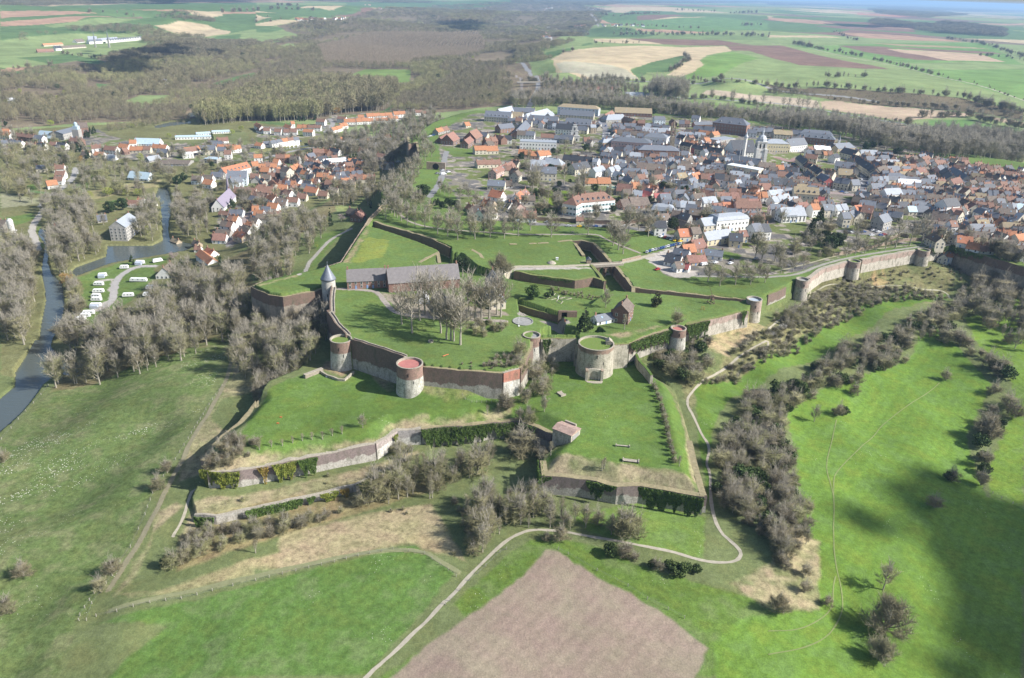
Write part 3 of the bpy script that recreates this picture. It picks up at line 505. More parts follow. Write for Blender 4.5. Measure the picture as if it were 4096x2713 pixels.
for i, (nm, lb, w, wd, c) in enumerate(PW):
    if np.hypot(*w[0]) > 1800: continue
    m = mat('surface_%d' % int(sum(c) * 1000), c, .95, .12, .6, bump=.2)
    o = strip(nm, w, wd, m, .09 + .004 * (i % 7)); o['kind'] = 'structure'
# water
wm, nt, b = nodes('river_water'); b.inputs['Base Color'].default_value = (.075, .09, .085, 1); b.inputs['Roughness'].default_value = .14; b.inputs['Specular IOR Level'].default_value = .6
g_ = N(nt, 'ShaderNodeNewGeometry'); mp_ = N(nt, 'ShaderNodeMapping'); mp_.inputs['Scale'].default_value = (.25, .8, 1); nn = N(nt, 'ShaderNodeTexNoise', i_Scale=.8, i_Detail=4.0); nt.links.new(g_.outputs['Position'], mp_.inputs[0]); nt.links.new(mp_.outputs[0], nn.inputs['Vector']); bp = N(nt, 'ShaderNodeBump', i_Strength=.5, i_Distance=.35); nt.links.new(nn.outputs[0], bp.inputs['Height']); nt.links.new(bp.outputs[0], b.inputs['Normal'])
WX0 = {k: v for k, v in WATER.items()}
for k, w in WX0.items():
    z = 2.0 if 'pond' not in k or k == 'mill_pond' else 1.75
    c = w.mean(0); ww = w  # outline pushed out a little under the banks
    me = bpy.data.meshes.new(k)
    from mathutils.geometry import tessellate_polygon
    tri = tessellate_polygon([[Vector((p[0], p[1], 0)) for p in ww]])
    me.from_pydata([(p[0], p[1], z) for p in ww], [], [tuple(t) for t in tri]); me.materials.append(wm); me.update(); 
    if me.polygons[0].normal.z < 0: me.flip_normals()
    tag(link(k, me), None, None, kind='structure')
# ------------------------------------------------------------------ ramparts
BR = (.30, .155, .115); ST = (.52, .50, .44)
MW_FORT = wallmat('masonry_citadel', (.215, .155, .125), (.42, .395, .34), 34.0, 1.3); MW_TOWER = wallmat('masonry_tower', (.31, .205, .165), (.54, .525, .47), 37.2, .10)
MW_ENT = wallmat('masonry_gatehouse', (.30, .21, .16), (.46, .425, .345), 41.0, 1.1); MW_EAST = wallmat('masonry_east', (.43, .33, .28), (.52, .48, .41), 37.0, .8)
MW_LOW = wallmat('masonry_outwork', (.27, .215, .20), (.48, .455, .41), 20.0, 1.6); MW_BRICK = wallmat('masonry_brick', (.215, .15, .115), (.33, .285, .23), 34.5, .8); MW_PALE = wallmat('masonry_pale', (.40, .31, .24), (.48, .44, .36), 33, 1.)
M_COP = mat('coping_stone', (.40, .36, .29), .95, .2, 1.2, bump=.3); M_DRY = mat('dry_grass', (.31, .265, .16), 1, .2, .8, (.20, .175, .10), bump=.5); M_MOSS = mat('grassy_top', (.12, .17, .04), 1, .2, .7, (.20, .19, .08), bump=.4)
M_IVY = mat('ivy_leaves', (.115, .18, .035), .7, .2, .6, (.05, .09, .018), spec=.3); M_IVYY = mat('ivy_yellowing', (.27, .29, .05), .7, .2, .5, (.10, .14, .025)); M_IVYO = mat('ivy_reddish', (.30, .20, .05), .8, .2, .6, (.17, .15, .03))
def miter(w):
    n = len(w); d = np.diff(w, axis=0); d /= np.maximum(np.linalg.norm(d, axis=1, keepdims=True), 1e-6); nr = np.stack([d[:, 1], -d[:, 0]], 1)
    o = np.zeros((n, 2)); o[0] = nr[0]; o[-1] = nr[-1]
    for i in range(1, n - 1):
        s = nr[i - 1] + nr[i]; s /= max(np.linalg.norm(s), 1e-6); o[i] = s / max(.5, float(s @ nr[i]))
    return o
def rampart(label, txt, zt, zb, m, out=1.0, inn=1.5, top=None, par=0.0, cop=.0, name='rampart_wall', batter=.6, cat='rampart wall', z_tr=None):
    """thick masonry wall, traced along its upper outer edge; the inner side is the higher ground"""
    w = U(S(txt), zt if z_tr is None else z_tr); w = dens(w, 3.0); nr = miter(w); zj = (rand_noise(w[:, 0], w[:, 1], 4.0, 44) - .5) * .7
    c = len(w) // 2; a = w + nr * 4; b_ = w - nr * 4
    if Hg(a[:, 0], a[:, 1]).mean() > Hg(b_[:, 0], b_[:, 1]).mean(): nr = -nr
    t = thing(name, label, cat, (float(w[c, 0]), float(w[c, 1]), zb)); lx, ly, lz = w[c, 0], w[c, 1], zb
    jig = lambda k: (rand_noise(w[:, 0] + k, w[:, 1], 5.0, 41) - .5) * .3
    def ribbon(offs, zs, name, mm):
        V = []; 
        for o, z in zip(offs, zs): p = w + nr * o; V.append(np.column_stack([p[:, 0] - lx, p[:, 1] - ly, np.full(len(w), z - lz) + (zj if z > zb + 1 else 0)]))
        V = np.stack(V, 1); k = V.shape[1]; n = len(w); idx = np.arange(n * k).reshape(n, k); f = []
        for i in range(k):
            j = (i + 1) % k; f.append(np.stack([idx[:-1, i], idx[:-1, j], idx[1:, j], idx[1:, i]], 1))
        V = V.reshape(-1, 3); mb = MB(); mb.v = [tuple(v) for v in V]; mb.f = [tuple(q) for q in np.concatenate(f)] + [tuple(idx[0, ::-1]), tuple(idx[-1])]; mb.m = [0] * len(mb.f)
        me = mb.mesh(name, mm); 
        import bmesh
        bmm = bmesh.new(); bmm.from_mesh(me); bmesh.ops.recalc_face_normals(bmm, faces=bmm.faces); bmm.to_mesh(me); bmm.free()
        return link(name, me, t)
    ribbon([out + batter, out, -inn, -inn], [zb, zt, zt, zb], 'masonry', m)
    ribbon([out - .05 - (0.55 if par else 0), out - .05 - (0.55 if par else 0), -inn - .12, -inn - .12], [zt - .2, zt + .12, zt + .12, zt - .2], 'wall_top', top or M_COP)
    if par: ribbon([out + .02, out + .02, out - .55, out - .55], [zt - .3, zt + par, zt + par, zt - .3], 'parapet', m)
    if par > .9: ribbon([-inn + .3, -inn + .3, -inn - .2, -inn - .2], [zt - .3, zt + par * .7, zt + par * .7, zt - .3], 'inner_parapet', M_COP)
    return t
WALLS = [
 ('brick rampart with walkway running from the white cone roofed tower to the grass topped tower', 'T11 712,1085 702,1140 697,1200 700,1308 672,1312 745,1420 845,1522', 43.3, 26, MW_FORT, dict(par=1.0)),
 ('brick and limestone curtain wall between the grass topped tower and the red topped tower', 'B1 885,372 1375,528', 42.6, 26, MW_FORT, dict(par=1.0)),
 ('weathered brick wall with limestone base running from red topped tower to the pointed corner', 'B1 1535,588 1562,616 2060,658 2275,670', 41, 26, MW_FORT, dict(top=M_DRY)),
 ('short brick and white stone face at the pointed corner of the citadel', 'B1 2275,670 B2 62,520', 41, 26, wallmat('masonry_corner', (.48, .22, .16), (.66, .64, .58), 36.3, .1), {}),
 ('patched pale wall rising from the pointed corner to the small brick tower', 'B2 62,520 115,430 168,335 178,270', 41, 27, MW_FORT, dict(top=M_DRY)),
 ('recessed curtain wall left of the great round gate tower', 'B2 262,245 360,236 612,234 612,290', 40.5, 28, MW_ENT, dict(top=M_MOSS)),
 ('patched stone and brick curtain wall right of the great gate tower', 'B2 935,296 1070,280', 41, 28, MW_ENT, dict(top=M_MOSS)),
 ('ivy covered curtain wall between great gate tower and the red roofed turret', 'B2 1070,280 1300,192 1460,150', 40.5, 30, MW_FORT, dict(top=M_DRY)),
 ('ivy covered rampart stretch right of the red roofed turret', 'B2 1600,112 1805,64', 40.5, 31, MW_FORT, dict(top=M_MOSS)),
 ('pale bare brick rampart stretch left of the tall lone round tower', 'B2 1805,64 2100,-6 T21 2175,1298', 40.5, 31, MW_EAST, dict(top=M_MOSS)),
 ('ruined brick wall between the tall round tower and the next tower', 'T31 -10,1150 30,1135 155,1078', 39.5, 33, MW_FORT, dict(top=M_MOSS)),
 ('grey and pink town rampart between first and second tower of the town wall', 'T31 370,1000 500,907 622,874 752,840', 40.3, 31, MW_EAST, dict(cop=1)),
 ('long pink town rampart between second and third tower of the town wall', 'T31 862,826 1060,790 1380,734', 40.3, 31, MW_EAST, dict(cop=1)),
 ('ivy streaked town rampart right of the third tower', 'T31 1492,724 1600,704 1710,688', 40.3, 31, MW_EAST, dict(cop=1)),
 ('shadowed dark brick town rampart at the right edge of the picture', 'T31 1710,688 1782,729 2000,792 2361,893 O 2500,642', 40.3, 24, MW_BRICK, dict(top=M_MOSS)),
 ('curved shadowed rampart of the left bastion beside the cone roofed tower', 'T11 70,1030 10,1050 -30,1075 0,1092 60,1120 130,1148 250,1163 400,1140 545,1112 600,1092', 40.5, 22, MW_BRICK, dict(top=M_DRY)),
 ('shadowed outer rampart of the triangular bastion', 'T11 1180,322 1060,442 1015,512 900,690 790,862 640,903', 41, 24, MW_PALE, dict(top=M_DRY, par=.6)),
 ('brick wall with gate arch at the tree lined promenade', 'T10 1400,1262 1412,1330 1480,1312 1500,1400', 40.5, 24, MW_BRICK, dict(top=M_DRY)),
 ('long retaining wall on the far side of the narrow grass ditch', 'T11 1090,472 1190,510 1600,625 1795,714', 41, 33, MW_BRICK, dict(top=M_DRY, out=.6)),
 ('short return wall closing the narrow ditch beside the pine', 'T11 1800,716 1830,718 1980,738 2060,780 2130,900', 40.5, 33, MW_BRICK, dict(top=M_DRY, out=.6)),
 ('pale stone end wall of the triangular bastion behind the barracks', 'T11 1500,850 1682,754 1700,858', 42, 34, MW_PALE, dict(top=M_DRY, out=.6)),
 ('low brick wall behind the grassy ravelin', 'T21 -20,690 320,676 560,650 640,652 750,676', 40, 34, MW_BRICK, dict(top=M_DRY, out=.6)),
 ('brick wall on right side of the ditch before the bridge', 'T21 750,676 860,795 920,862', 40, 32, MW_BRICK, dict(top=M_DRY, out=.6)),
 ('brick wall on right side of the ditch beyond the bridge', 'T21 955,892 1050,1000 1112,1082 1110,1130', 40, 32, MW_BRICK, dict(top=M_DRY, out=.6)),
 ('brick wall on left side of the ditch beside the ravelin', 'T21 590,678 668,790', 40.5, 33, MW_BRICK, dict(top=M_DRY, out=.6)),
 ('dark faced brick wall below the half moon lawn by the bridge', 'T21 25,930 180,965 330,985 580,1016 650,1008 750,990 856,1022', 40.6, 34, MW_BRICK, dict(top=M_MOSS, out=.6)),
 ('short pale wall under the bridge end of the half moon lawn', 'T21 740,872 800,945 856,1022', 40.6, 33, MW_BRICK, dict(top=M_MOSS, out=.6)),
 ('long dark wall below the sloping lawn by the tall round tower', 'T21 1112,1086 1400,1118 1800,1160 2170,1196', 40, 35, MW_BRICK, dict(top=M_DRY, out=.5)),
 ('low retaining wall above the garden with stone edged beds', 'T21 940,1124 1100,1145 1250,1158', 38.5, 34, MW_BRICK, dict(out=.4, inn=.5)),
 ('dark brick wall bounding the sunken entrance road', 'T21 50,1242 200,1290 430,1346 472,1398', 39, 34.5, MW_BRICK, dict(top=M_MOSS, out=.5)),
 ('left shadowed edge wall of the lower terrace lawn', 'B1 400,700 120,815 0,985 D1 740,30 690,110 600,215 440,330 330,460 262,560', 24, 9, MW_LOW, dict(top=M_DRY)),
 ('long grey outwork wall with ivy clumps at lower left', 'D1 300,655 600,642 890,587 1310,507 1840,397', 24, 15.5, MW_LOW, dict(top=M_COP)),
 ('broken white angle of the grey outwork wall', 'D1 1840,397 1940,340 2040,277', 24, 15.5, wallmat('masonry_white', (.42, .36, .33), (.62, .60, .55), 21, 1.), {}),
 ('mottled white masonry beside the ivy curtain', 'D1 2040,277 2150,268 2270,264', 24, 16, wallmat('masonry_mottled', (.40, .37, .35), (.55, .54, .5), 21, 1.), {}),
 ('ivy hung outwork wall below the lower terrace', 'D1 2270,264 B1 1700,1157 2000,1152 2180,1122 B2 60,992 230,1052 378,1122', 24, 15, MW_LOW, dict(top=M_DRY)),
 ('front wall of the spur bastion with two ivy masses', 'D2 850,100 868,227 1270,264 1540,327 1750,317 2345,427', 24.6, 13, MW_LOW, dict(top=M_DRY, z_tr=24.6)),
 ('right side wall of the spur bastion', 'D2 2345,427 B2 1690,1400 1640,1180', 24.6, 14, MW_LOW, dict(top=M_DRY)),
 ('lower retaining wall with dark ivy below the outwork', 'D1 180,1050 380,1064 640,1007 1200,887 1660,777 1900,652', 17.2, 10, MW_LOW, dict(out=.5, inn=.4)),
 ('curved low parapet of the lawn at the foot of grass topped tower', 'B1 590,648 660,690 760,725 815,728 900,660', 29.2, 26, MW_PALE, dict(out=.35, inn=.35, name='low_wall', batter=.1, cat='low wall')),
 ('ruined brick gallery with small arches at terrace corner', 'B1 440,688 520,655 605,622', 30, 26, MW_BRICK, dict(out=.5, inn=1.2, name='ruined_wall', batter=.1, cat='ruin')),
 ('ivy topped stone wing wall curving right of the great gate tower', 'B2 1062,318 1100,320 1140,370 1170,440 1230,500 1290,575', 33, 27, MW_PALE, dict(out=.6, inn=.6, top=M_IVY, name='wing_wall', cat='stone wall')),
 ('high brick garden wall along the street below the white mansion', 'T21 225,432 420,440 600,452 640,455 860,462 1000,470 1250,440', 43, 39, MW_BRICK, dict(out=.25, inn=.25, name='garden_wall', batter=.02, cat='garden wall', z_tr=43)),
 ('long pale garden wall between back gardens', 'T21 1200,265 1420,232', 43.5, 39, MW_PALE, dict(out=.2, inn=.2, name='garden_wall', batter=.02, cat='garden wall')),
 ('stone boundary wall beside the promenade trees', 'U3 760,1160 900,1100 1000,1130', 42.5, 39, MW_PALE, dict(out=.2, inn=.2, name='garden_wall', batter=.02, cat='garden wall')),
 ('long boundary wall behind the promenade lawn', 'T31 600,770 800,735 1000,690 1230,640 1500,618', 42, 39, MW_PALE, dict(out=.2, inn=.2, name='garden_wall', batter=.02, cat='garden wall')),
 ('stepped stone wall along the grassy rampart road by the bridge', 'T21 1015,828 1190,790', 41.5, 39, MW_PALE, dict(out=.2, inn=.2, name='garden_wall', batter=.02, cat='garden wall')),
]
for lb, tx, zt, zb, m, kw in WALLS:
    kw = dict(kw); kw.pop('cop', None); rampart(lb, tx, zt, zb, m, **kw)
# ------------------------------------------------------------------ towers
M_RED = mat('red_tower_floor', (.42, .17, .15), .8, .1, .6); M_GRT = mat('grey_tower_floor', (.30, .30, .29), .9, .15, .8); M_BLT = mat('blue_tower_floor', (.40, .46, .52), .5, .08, .5); M_GRASS = mat('tower_grass', (.10, .19, .03), 1, .2, 1.2, (.17, .19, .06), bump=.5)
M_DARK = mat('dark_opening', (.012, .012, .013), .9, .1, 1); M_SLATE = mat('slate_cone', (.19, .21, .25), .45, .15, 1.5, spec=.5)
def tower(label, txt, zt, r, zb, m, top, par=1.0, flare=.7, open_=None):
    c = U(S(txt), zt)[0]; t = thing('round_tower', label, 'tower', (float(c[0]), float(c[1]), zb)); h = zt - zb
    b = MB(); b.lathe([(r + flare, 0), (r + flare * .35, h * .5), (r + .05, h * .8), (r, h)], 40, capt=False); b.obj('masonry', m, t, smooth=True)
    b = MB(); b.lathe([(r + .12, h - .25), (r + .14, h + .05), (r - .5, h + .05), (r - .55, h - par)], 40, capt=False); b.obj('parapet', M_COP, t)
    b = MB(); b.lathe([(0.01, h - par), (r - .5, h - par)][::-1], 40, capt=True); b.obj('tower_floor', top, t)
    for k, (a, z) in enumerate(((-1.9, .45), (-1.2, .55), (-1.57, .78))):
        b = MB(); R_ = r + flare * .3; b.box(R_ - .5, R_ + .06, -.16, .16, h * z - .8, h * z + .8); o = b.obj('arrow_slit', M_DARK, t); o.rotation_euler = (0, 0, a)
    return t
TW = [('round tower with grass floor and yellow ivy streak, brick over white stone', 'B1 783,357', 43, 5.2, 27.5, MW_TOWER, M_GRASS), ('large round tower with flat red floor, brick over white stone', 'B1 1418,580', 43, 6.0, 27, MW_TOWER, M_RED),
 ('great round gate tower with grass floor and arched doorway', 'B2 778,280', 43.5, 8.7, 27.3, MW_ENT, M_GRASS), ('small brick turret with flat red floor above the brambles', 'B2 1537,142', 41.5, 4.0, 30, MW_TOWER, M_RED),
 ('tall lone round tower with pale blue floor at the corner of the slope', 'T21 2238,1188', 43.5, 4.3, 28, MW_EAST, M_BLT), ('open topped tower, leftmost of the three along the town rampart', 'T31 322,1006', 41.6, 3.9, 28, MW_EAST, M_GRT),
 ('half round tower with grassy top, middle one along the town rampart', 'T31 800,838', 41.2, 4.0, 29, MW_EAST, M_GRASS), ('half round tower with grassy top, rightmost along the town rampart', 'T31 1440,735', 41.2, 4.1, 29, MW_EAST, M_GRASS),
 ('brick and white stone tower with grey sloping floor beside the pointed corner', 'B2 182,205', 42.5, 4.4, 28, MW_TOWER, M_GRT)]
for a in TW: tower(*a)
c = U(S('T21 100,1392'), 42.5)[0]; t = thing('round_platform', 'low round masonry platform with flat grey top and flagpole', 'platform', (float(c[0]), float(c[1]), 38))
b = MB(); b.lathe([(5.4, -3), (5.3, 4.3)], 36, capt=False); b.obj('masonry', MW_PALE, t); b = MB(); b.lathe([(5.4, 4.1), (5.4, 4.5), (4.9, 4.5), (4.85, 4.2)], 36); b.obj('platform_top', M_GRT, t)
# gate tower porch
c = U(S('B2 778,280'), 43.5)[0]; zb = Hp(c[0], c[1] - 13); t = thing('arched_porch', 'stone arched doorway with two buttresses at the foot of the great round tower', 'porch', (float(c[0]) - .9, float(c[1]) - 8.4, zb))
b = MB(); b.box(-4.3, -3.1, -2.4, 1.2, -2, 5.6); b.obj('buttress', MW_PALE, t); b = MB(); b.box(3.1, 4.3, -2.4, 1.2, -2, 5.6); b.obj('buttress', MW_PALE, t)
b = MB(); pts = [(-3.1, 0), (-3.1, 5.2)] + [(3.1 * math.cos(math.pi - a), 4.0 + 2.2 * math.sin(a)) for a in np.linspace(.6, math.pi - .6, 9)] + [(3.1, 5.2), (3.1, 0)]
inner = [(-1.9, 0)] + [(-1.9 * math.cos(a), 2.9 + 1.9 * math.sin(a)) for a in np.linspace(0, math.pi, 13)] + [(1.9, 0)]
out_ = [(-3.1, 0)] + [(-3.1 if a < .8 else (3.1 if a > 2.34 else -3.1 * math.cos(a) / .7), 3.2 + 2.7 * math.sin(a) ** .5 if a > 0.01 and a < 3.13 else 3.2) for a in np.linspace(0, math.pi, 13)] + [(3.1, 0)]
n = len(inner); V = [(p[0], -1.2, p[1]) for p in out_] + [(p[0], -1.2, p[1]) for p in inner] + [(p[0], 1.0, p[1]) for p in inner] + [(p[0], 1.0, p[1]) for p in out_]
F = [(i, i + 1, n + i + 1, n + i) for i in range(n - 1)] + [(n + i, n + i + 1, 2 * n + i + 1, 2 * n + i) for i in range(n - 1)] + [(i + 1, i, 3 * n + i, 3 * n + i + 1) for i in range(n - 1)]
b.add(V, F); b.obj('arch', mat('pale_ashlar', (.50, .46, .38), .9, .15, 2, bump=.3), t)
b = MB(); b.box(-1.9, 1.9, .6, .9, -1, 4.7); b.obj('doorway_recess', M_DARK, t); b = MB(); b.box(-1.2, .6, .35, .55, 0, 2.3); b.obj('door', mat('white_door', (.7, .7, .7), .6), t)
b = MB(); b.prism([(-4.2, -2.4), (-3.2, -4.2), (0, -5.0), (3.6, -4.6), (4.3, -2.4)], -1, .12); b.obj('threshold', M_COP, t)
# white tower with the slate cone
c = U(S('T11 665,1003'), 47.5)[0]; t = thing('cone_roofed_tower', 'white stone tower with tall grey slate cone roof', 'tower', (float(c[0]), float(c[1]), 28))
b = MB(); b.lathe([(4.3, -3), (4.0, 6), (3.8, 19.5)], 36, capt=False); b.obj('masonry', mat('limewashed_stone', (.52, .51, .47), .9, .25, .5, (.33, .31, .27), bump=.4), t, smooth=True)
b = MB(); b.lathe([(4.4, 19.3), (4.1, 20.1), (2.2, 23.6), (.05, 28.0)], 36, capt=False, capb=True); rf = b.obj('roof', M_SLATE, t, smooth=True); b = MB(); b.lathe([(.12, 28.4), (.2, 28.9), (.03, 30)], 8); b.obj('finial', M_SLATE, rf)
b = MB(); b.box(-.2, .2, -4.1, -3.8, 10, 11.6); b.obj('arrow_slit', M_DARK, t)
# round top shelter on the gate tower and the flagpole
c2 = U(S('B2 895,262'), 44)[0]; b = MB(); b.box(-1.6, 1.6, -1.6, 1.6, 0, 1.6); b.add([(-1.7, -1.8, 1.5), (1.7, -1.8, 1.5), (1.7, 1.8, 1.5), (-1.7, 1.8, 1.5), (0, -1.8, 2.7), (0, 1.8, 2.7)], [(0, 4, 5, 3), (1, 2, 5, 4), (0, 1, 4), (2, 3, 5)]); b.box(-.6, .6, -1.65, -1.5, 0, 1.2)
tag(b.obj('stair_shelter', M_COP, None, (float(c2[0]), float(c2[1]), 42.5)), 'small stone stair shelter on the rim of the great gate tower', 'shelter')
c2 = U(S('T21 62,1435'), 42.6)[0]; b = MB(); b.lathe([(.5, 0), (.45, .4), (.09, .5), (.05, 8.5)], 8); tag(b.obj('flagpole', mat('white_paint', (.8, .8, .8), .5, .05), None, (float(c2[0]), float(c2[1]), 42.2)), 'bare white flagpole on the round grey platform', 'flagpole')
# ------------------------------------------------------------------ ivy on the walls
def ivy(label, txt, zt, hs, m, n=2600, off=1.3, drop=.35, seed=1, leaf=.38):
    """a mat of leaves hanging on a wall face; hs = hanging length at points along the line"""
    w = U(S(txt), zt); rg = np.random.default_rng(seed); L = np.concatenate([[0], np.cumsum(np.linalg.norm(np.diff(w, axis=0), axis=1))])
    nr = miter(w); a = w + nr * 4; b_ = w - nr * 4
    if Hg(a[:, 0], a[:, 1]).mean() > Hg(b_[:, 0], b_[:, 1]).mean(): nr = -nr
    n = int(L[-1] * max(hs) * 9) if n is None else n; s = rg.uniform(0, L[-1], n); hx = np.interp(s, np.linspace(0, L[-1], len(hs)), hs) * (1 + .26 * np.sin(s * 1.3 + seed) + .16 * np.sin(s * 3.1) + .3 * (rand_noise(s, s * 0, .8, seed) - .5)) * np.clip(np.minimum(s, L[-1] - s) / (1.6 + rg.random(n) * 1.2), .12, 1) ** .6
    q = rg.random(n) ** 1.0; z = -q * hx + rg.normal(0, .12, n); bx = np.interp(s, L, w[:, 0]); by = np.interp(s, L, w[:, 1]); ox = np.interp(s, L, nr[:, 0]); oy = np.interp(s, L, nr[:, 1])
    lump = rand_noise(s * 1.0, z + 50, 1.3, seed) * .7; o = off + .15 + lump * .9 + q * .35 + rg.uniform(-.15, .15, n)
    c = w[0]; P = np.column_stack([bx + ox * o - c[0], by + oy * o - c[1], z]); P[q < .06, 0] -= ox[q < .06] * rg.uniform(0, 2.0, (q < .06).sum()); 
    return tag(link('ivy', leaves(P, leaf, rg, m), None, (float(c[0]), float(c[1]), zt)), label, 'ivy')
def leaves(P, size, rg, m, name='leaves', up=.3, jitter=.5):
    n = len(P); d1 = rg.normal(size=(n, 3)); d1 /= np.linalg.norm(d1, axis=1, keepdims=True); d2 = rg.normal(size=(n, 3)); d2[:, 2] += up; d2 -= (d1 * d2).sum(1, keepdims=True) * d1; d2 /= np.maximum(np.linalg.norm(d2, axis=1, keepdims=True), 1e-6)
    sz = size * rg.uniform(1 - jitter, 1 + jitter, (n, 1)); V = np.stack([P - d1 * sz * .5, P + d2 * sz * .45, P + d1 * sz * .5, P - d2 * sz * .45], 1).reshape(-1, 3)
    return bulk(name, V, np.arange(4 * n).reshape(n, 4), m)
IV = [('yellow green ivy clump at left end of the outwork wall', 'D1 250,620 420,650 600,642', 24.4, [8, 5.0, 7, 8], M_IVYY, 5200), ('narrow yellow ivy column on the left part of the outwork wall', 'D1 760,612 855,597', 24.2, [3, 7, 5], M_IVYO, 900),
 ('broad yellow green ivy mass on the outwork wall', 'D1 895,586 1120,545', 24.8, [4, 7, 8, 6, 4], M_IVYY, 3800), ('dark green ivy clump in the middle of the outwork wall', 'D1 1125,545 1305,508', 25.0, [3, 7, 7, 5], M_IVY, 3200), ('small yellow ivy tongue, left of two on the outwork wall', 'D1 1665,432 1730,420', 23, [3, 5, 3], M_IVYY, 500), ('small yellow ivy tongue, right of two on the outwork wall', 'D1 1755,418 1820,404', 23, [3, 5, 3], M_IVYY, 500),
 ('thin yellow ivy on the broken white angle wall', 'D1 1985,330 2025,300', 23, [4, 6, 4], M_IVYY, 400), ('large ivy curtain covering the outwork wall below the terrace', 'D1 2265,262 B1 1700,1157 1900,1153 2180,1122', 24.6, [9, 8, 9, 8, 7, 7, 6], M_IVY, 12000),
 ('dark ivy hanging under the corner woods of the terrace', 'B1 2180,1122 B2 60,992 230,1052', 24.6, [6, 8, 8, 6], M_IVY, 3500),
 ('rounded dark ivy mass on lower retaining wall', 'D1 640,1007 820,960 1170,890', 17.8, [4, 5.5, 5.5, 5, 3], M_IVY, 5200), ('ivy bush at left end of the lower retaining wall', 'D1 190,1055 375,1064', 17.8, [6, 6, 5], M_IVY, 2600), ('small round ivy patch on lower retaining wall', 'D1 1210,885 1285,868', 17.4, [3, 4.5, 3], M_IVY, 500),
 ('bright green triangular ivy patch on lower retaining wall', 'D1 1330,855 1495,815', 18.0, [2, 5, 6, 3.5], M_IVYY, 1600), ('orange brown ivy patch on lower retaining wall', 'D1 1515,812 1595,795', 17.8, [4, 5.5, 4], M_IVYO, 700), ('dark ivy at the right end of lower retaining wall', 'D1 1670,775 1900,652', 18.4, [6, 6, 6], M_IVY, 3200),
 ('dark ivy at the left corner of spur bastion wall', 'D2 850,90 868,227 940,232', 26.0, [6, 6, 3, 2], M_IVY, 1600), ('dark ivy triangle in the middle of the spur bastion wall', 'D2 1265,262 1400,290 1540,326', 25.6, [2, 7, 3, 1], M_IVY, 3000), ('large dark ivy mass at right of the spur bastion wall', 'D2 1740,318 2000,362 2345,427', 25.6, [3, 8, 9, 7, 5, 8, 10], M_IVY, 10500),
 ('ivy covering rampart right of the great gate tower', 'B2 1072,280 1300,192 1460,150', 41.0, [4, 5, 6, 7, 6], M_IVY, 5200), ('ivy covering rampart right of the red roofed turret', 'B2 1600,112 1805,64', 41.0, [8, 7, 6], M_IVY, 4200), ('ivy tongue on the right side of the great gate tower', 'B2 885,330 938,300', 42.5, [6, 9, 4], M_IVY, 900),
 ('ivy curtain next to the brick and white tower', 'B2 278,240 350,236', 41.0, [9, 9], M_IVY, 1500), ('ivy on the recessed corner left of tall round tower', 'B2 2100,-4 2140,-22', 41.0, [7, 6], M_IVY, 1100), ('yellow ivy streak on the grass topped tower', 'B1 800,408 830,405', 40.5, [9, 9], M_IVYY, 380),
 ('ivy streaks hanging on the pink town rampart', 'T31 990,800 1280,752', 38.5, [4, 1, 5, 2, 5, 1, 4, 2], M_IVY, 1500), ('ivy streaks right of the third rampart tower', 'T31 1495,722 1700,688', 40.6, [5, 2, 6, 3, 6], M_IVY, 1800), ('moss and ivy on the wall below the half moon lawn', 'T21 240,972 560,1012', 41.0, [1, 1.4, 1, 2], M_IVY, 900), ('ivy on the dark shadowed rampart by the right edge', 'T31 1712,690 1782,729 2000,792', 40.8, [4, 3, 5, 2, 4], M_IVY, 2500)]
for i, (lb, tx, zt, hs, m, n) in enumerate(IV): ivy(lb, tx, zt, hs, m, int(n * 1.3), seed=i + 3, leaf=.42)
# ------------------------------------------------------------------ buildings
RM = dict(o=mat('tiles_orange', (.48, .215, .12), .85, .16, .9, bump=.4, objvar=.14), r=mat('tiles_red_brown', (.27, .155, .12), .85, .18, .9, bump=.4, objvar=.16), b=mat('tiles_brown', (.19, .155, .13), .9, .2, .8, bump=.4, objvar=.16),
          s=mat('slate_grey', (.17, .185, .215), .6, .14, .9, bump=.3, objvar=.14), d=mat('slate_dark', (.075, .08, .092), .55, .2, .9, bump=.3, objvar=.15), l=mat('slate_light', (.34, .37, .41), .6, .1, .7, bump=.2, objvar=.08),
          w=mat('sheet_white', (.72, .75, .78), .5, .06, .5), u=mat('sheet_blue', (.42, .53, .60), .5, .08, .5), v=mat('slate_violet', (.27, .235, .30), .6, .1, .9), q=mat('slate_brownish', (.195, .18, .18), .6, .12, .7, bump=.3), t=mat('tiles_mossy_tan', (.34, .275, .165), .95, .2, .5, (.24, .20, .15)), n=mat('membrane_green', (.33, .45, .34), .8), x=mat('sheet_red', (.42, .13, .12), .6))
RN = dict(o='orange tile', r='red brown tile', b='brown tile', s='grey slate', d='dark slate', l='pale slate', w='white sheet', u='blue sheet', v='violet slate', q='brownish slate', t='mossy tan', n='green', x='dark red sheet')
WM = dict(W=mat('render_white', (.80, .79, .76), .9, .06, .5, objvar=.04), C=mat('render_cream', (.62, .57, .46), .9, .1, .5, objvar=.1), B=mat('wall_brick', (.27, .165, .13), .95, .18, 1.2, bump=.3, objvar=.14), G=mat('wall_grey', (.40, .385, .36), .95, .15, .6, objvar=.1), T=mat('wall_tan', (.50, .41, .30), .95, .15, .6, objvar=.1), U=mat('wall_pale_blue', (.58, .65, .70), .9, .06), P=mat('wall_pink', (.60, .42, .37), .9, .1), R=mat('wall_red', (.42, .13, .12), .9, .1), Y=mat('wall_yellow_stone', (.66, .58, .40), .95, .12, .6))
WN = dict(W='white', C='cream', B='brick', G='grey', T='tan', U='pale blue', P='pink', R='red', Y='pale stone')
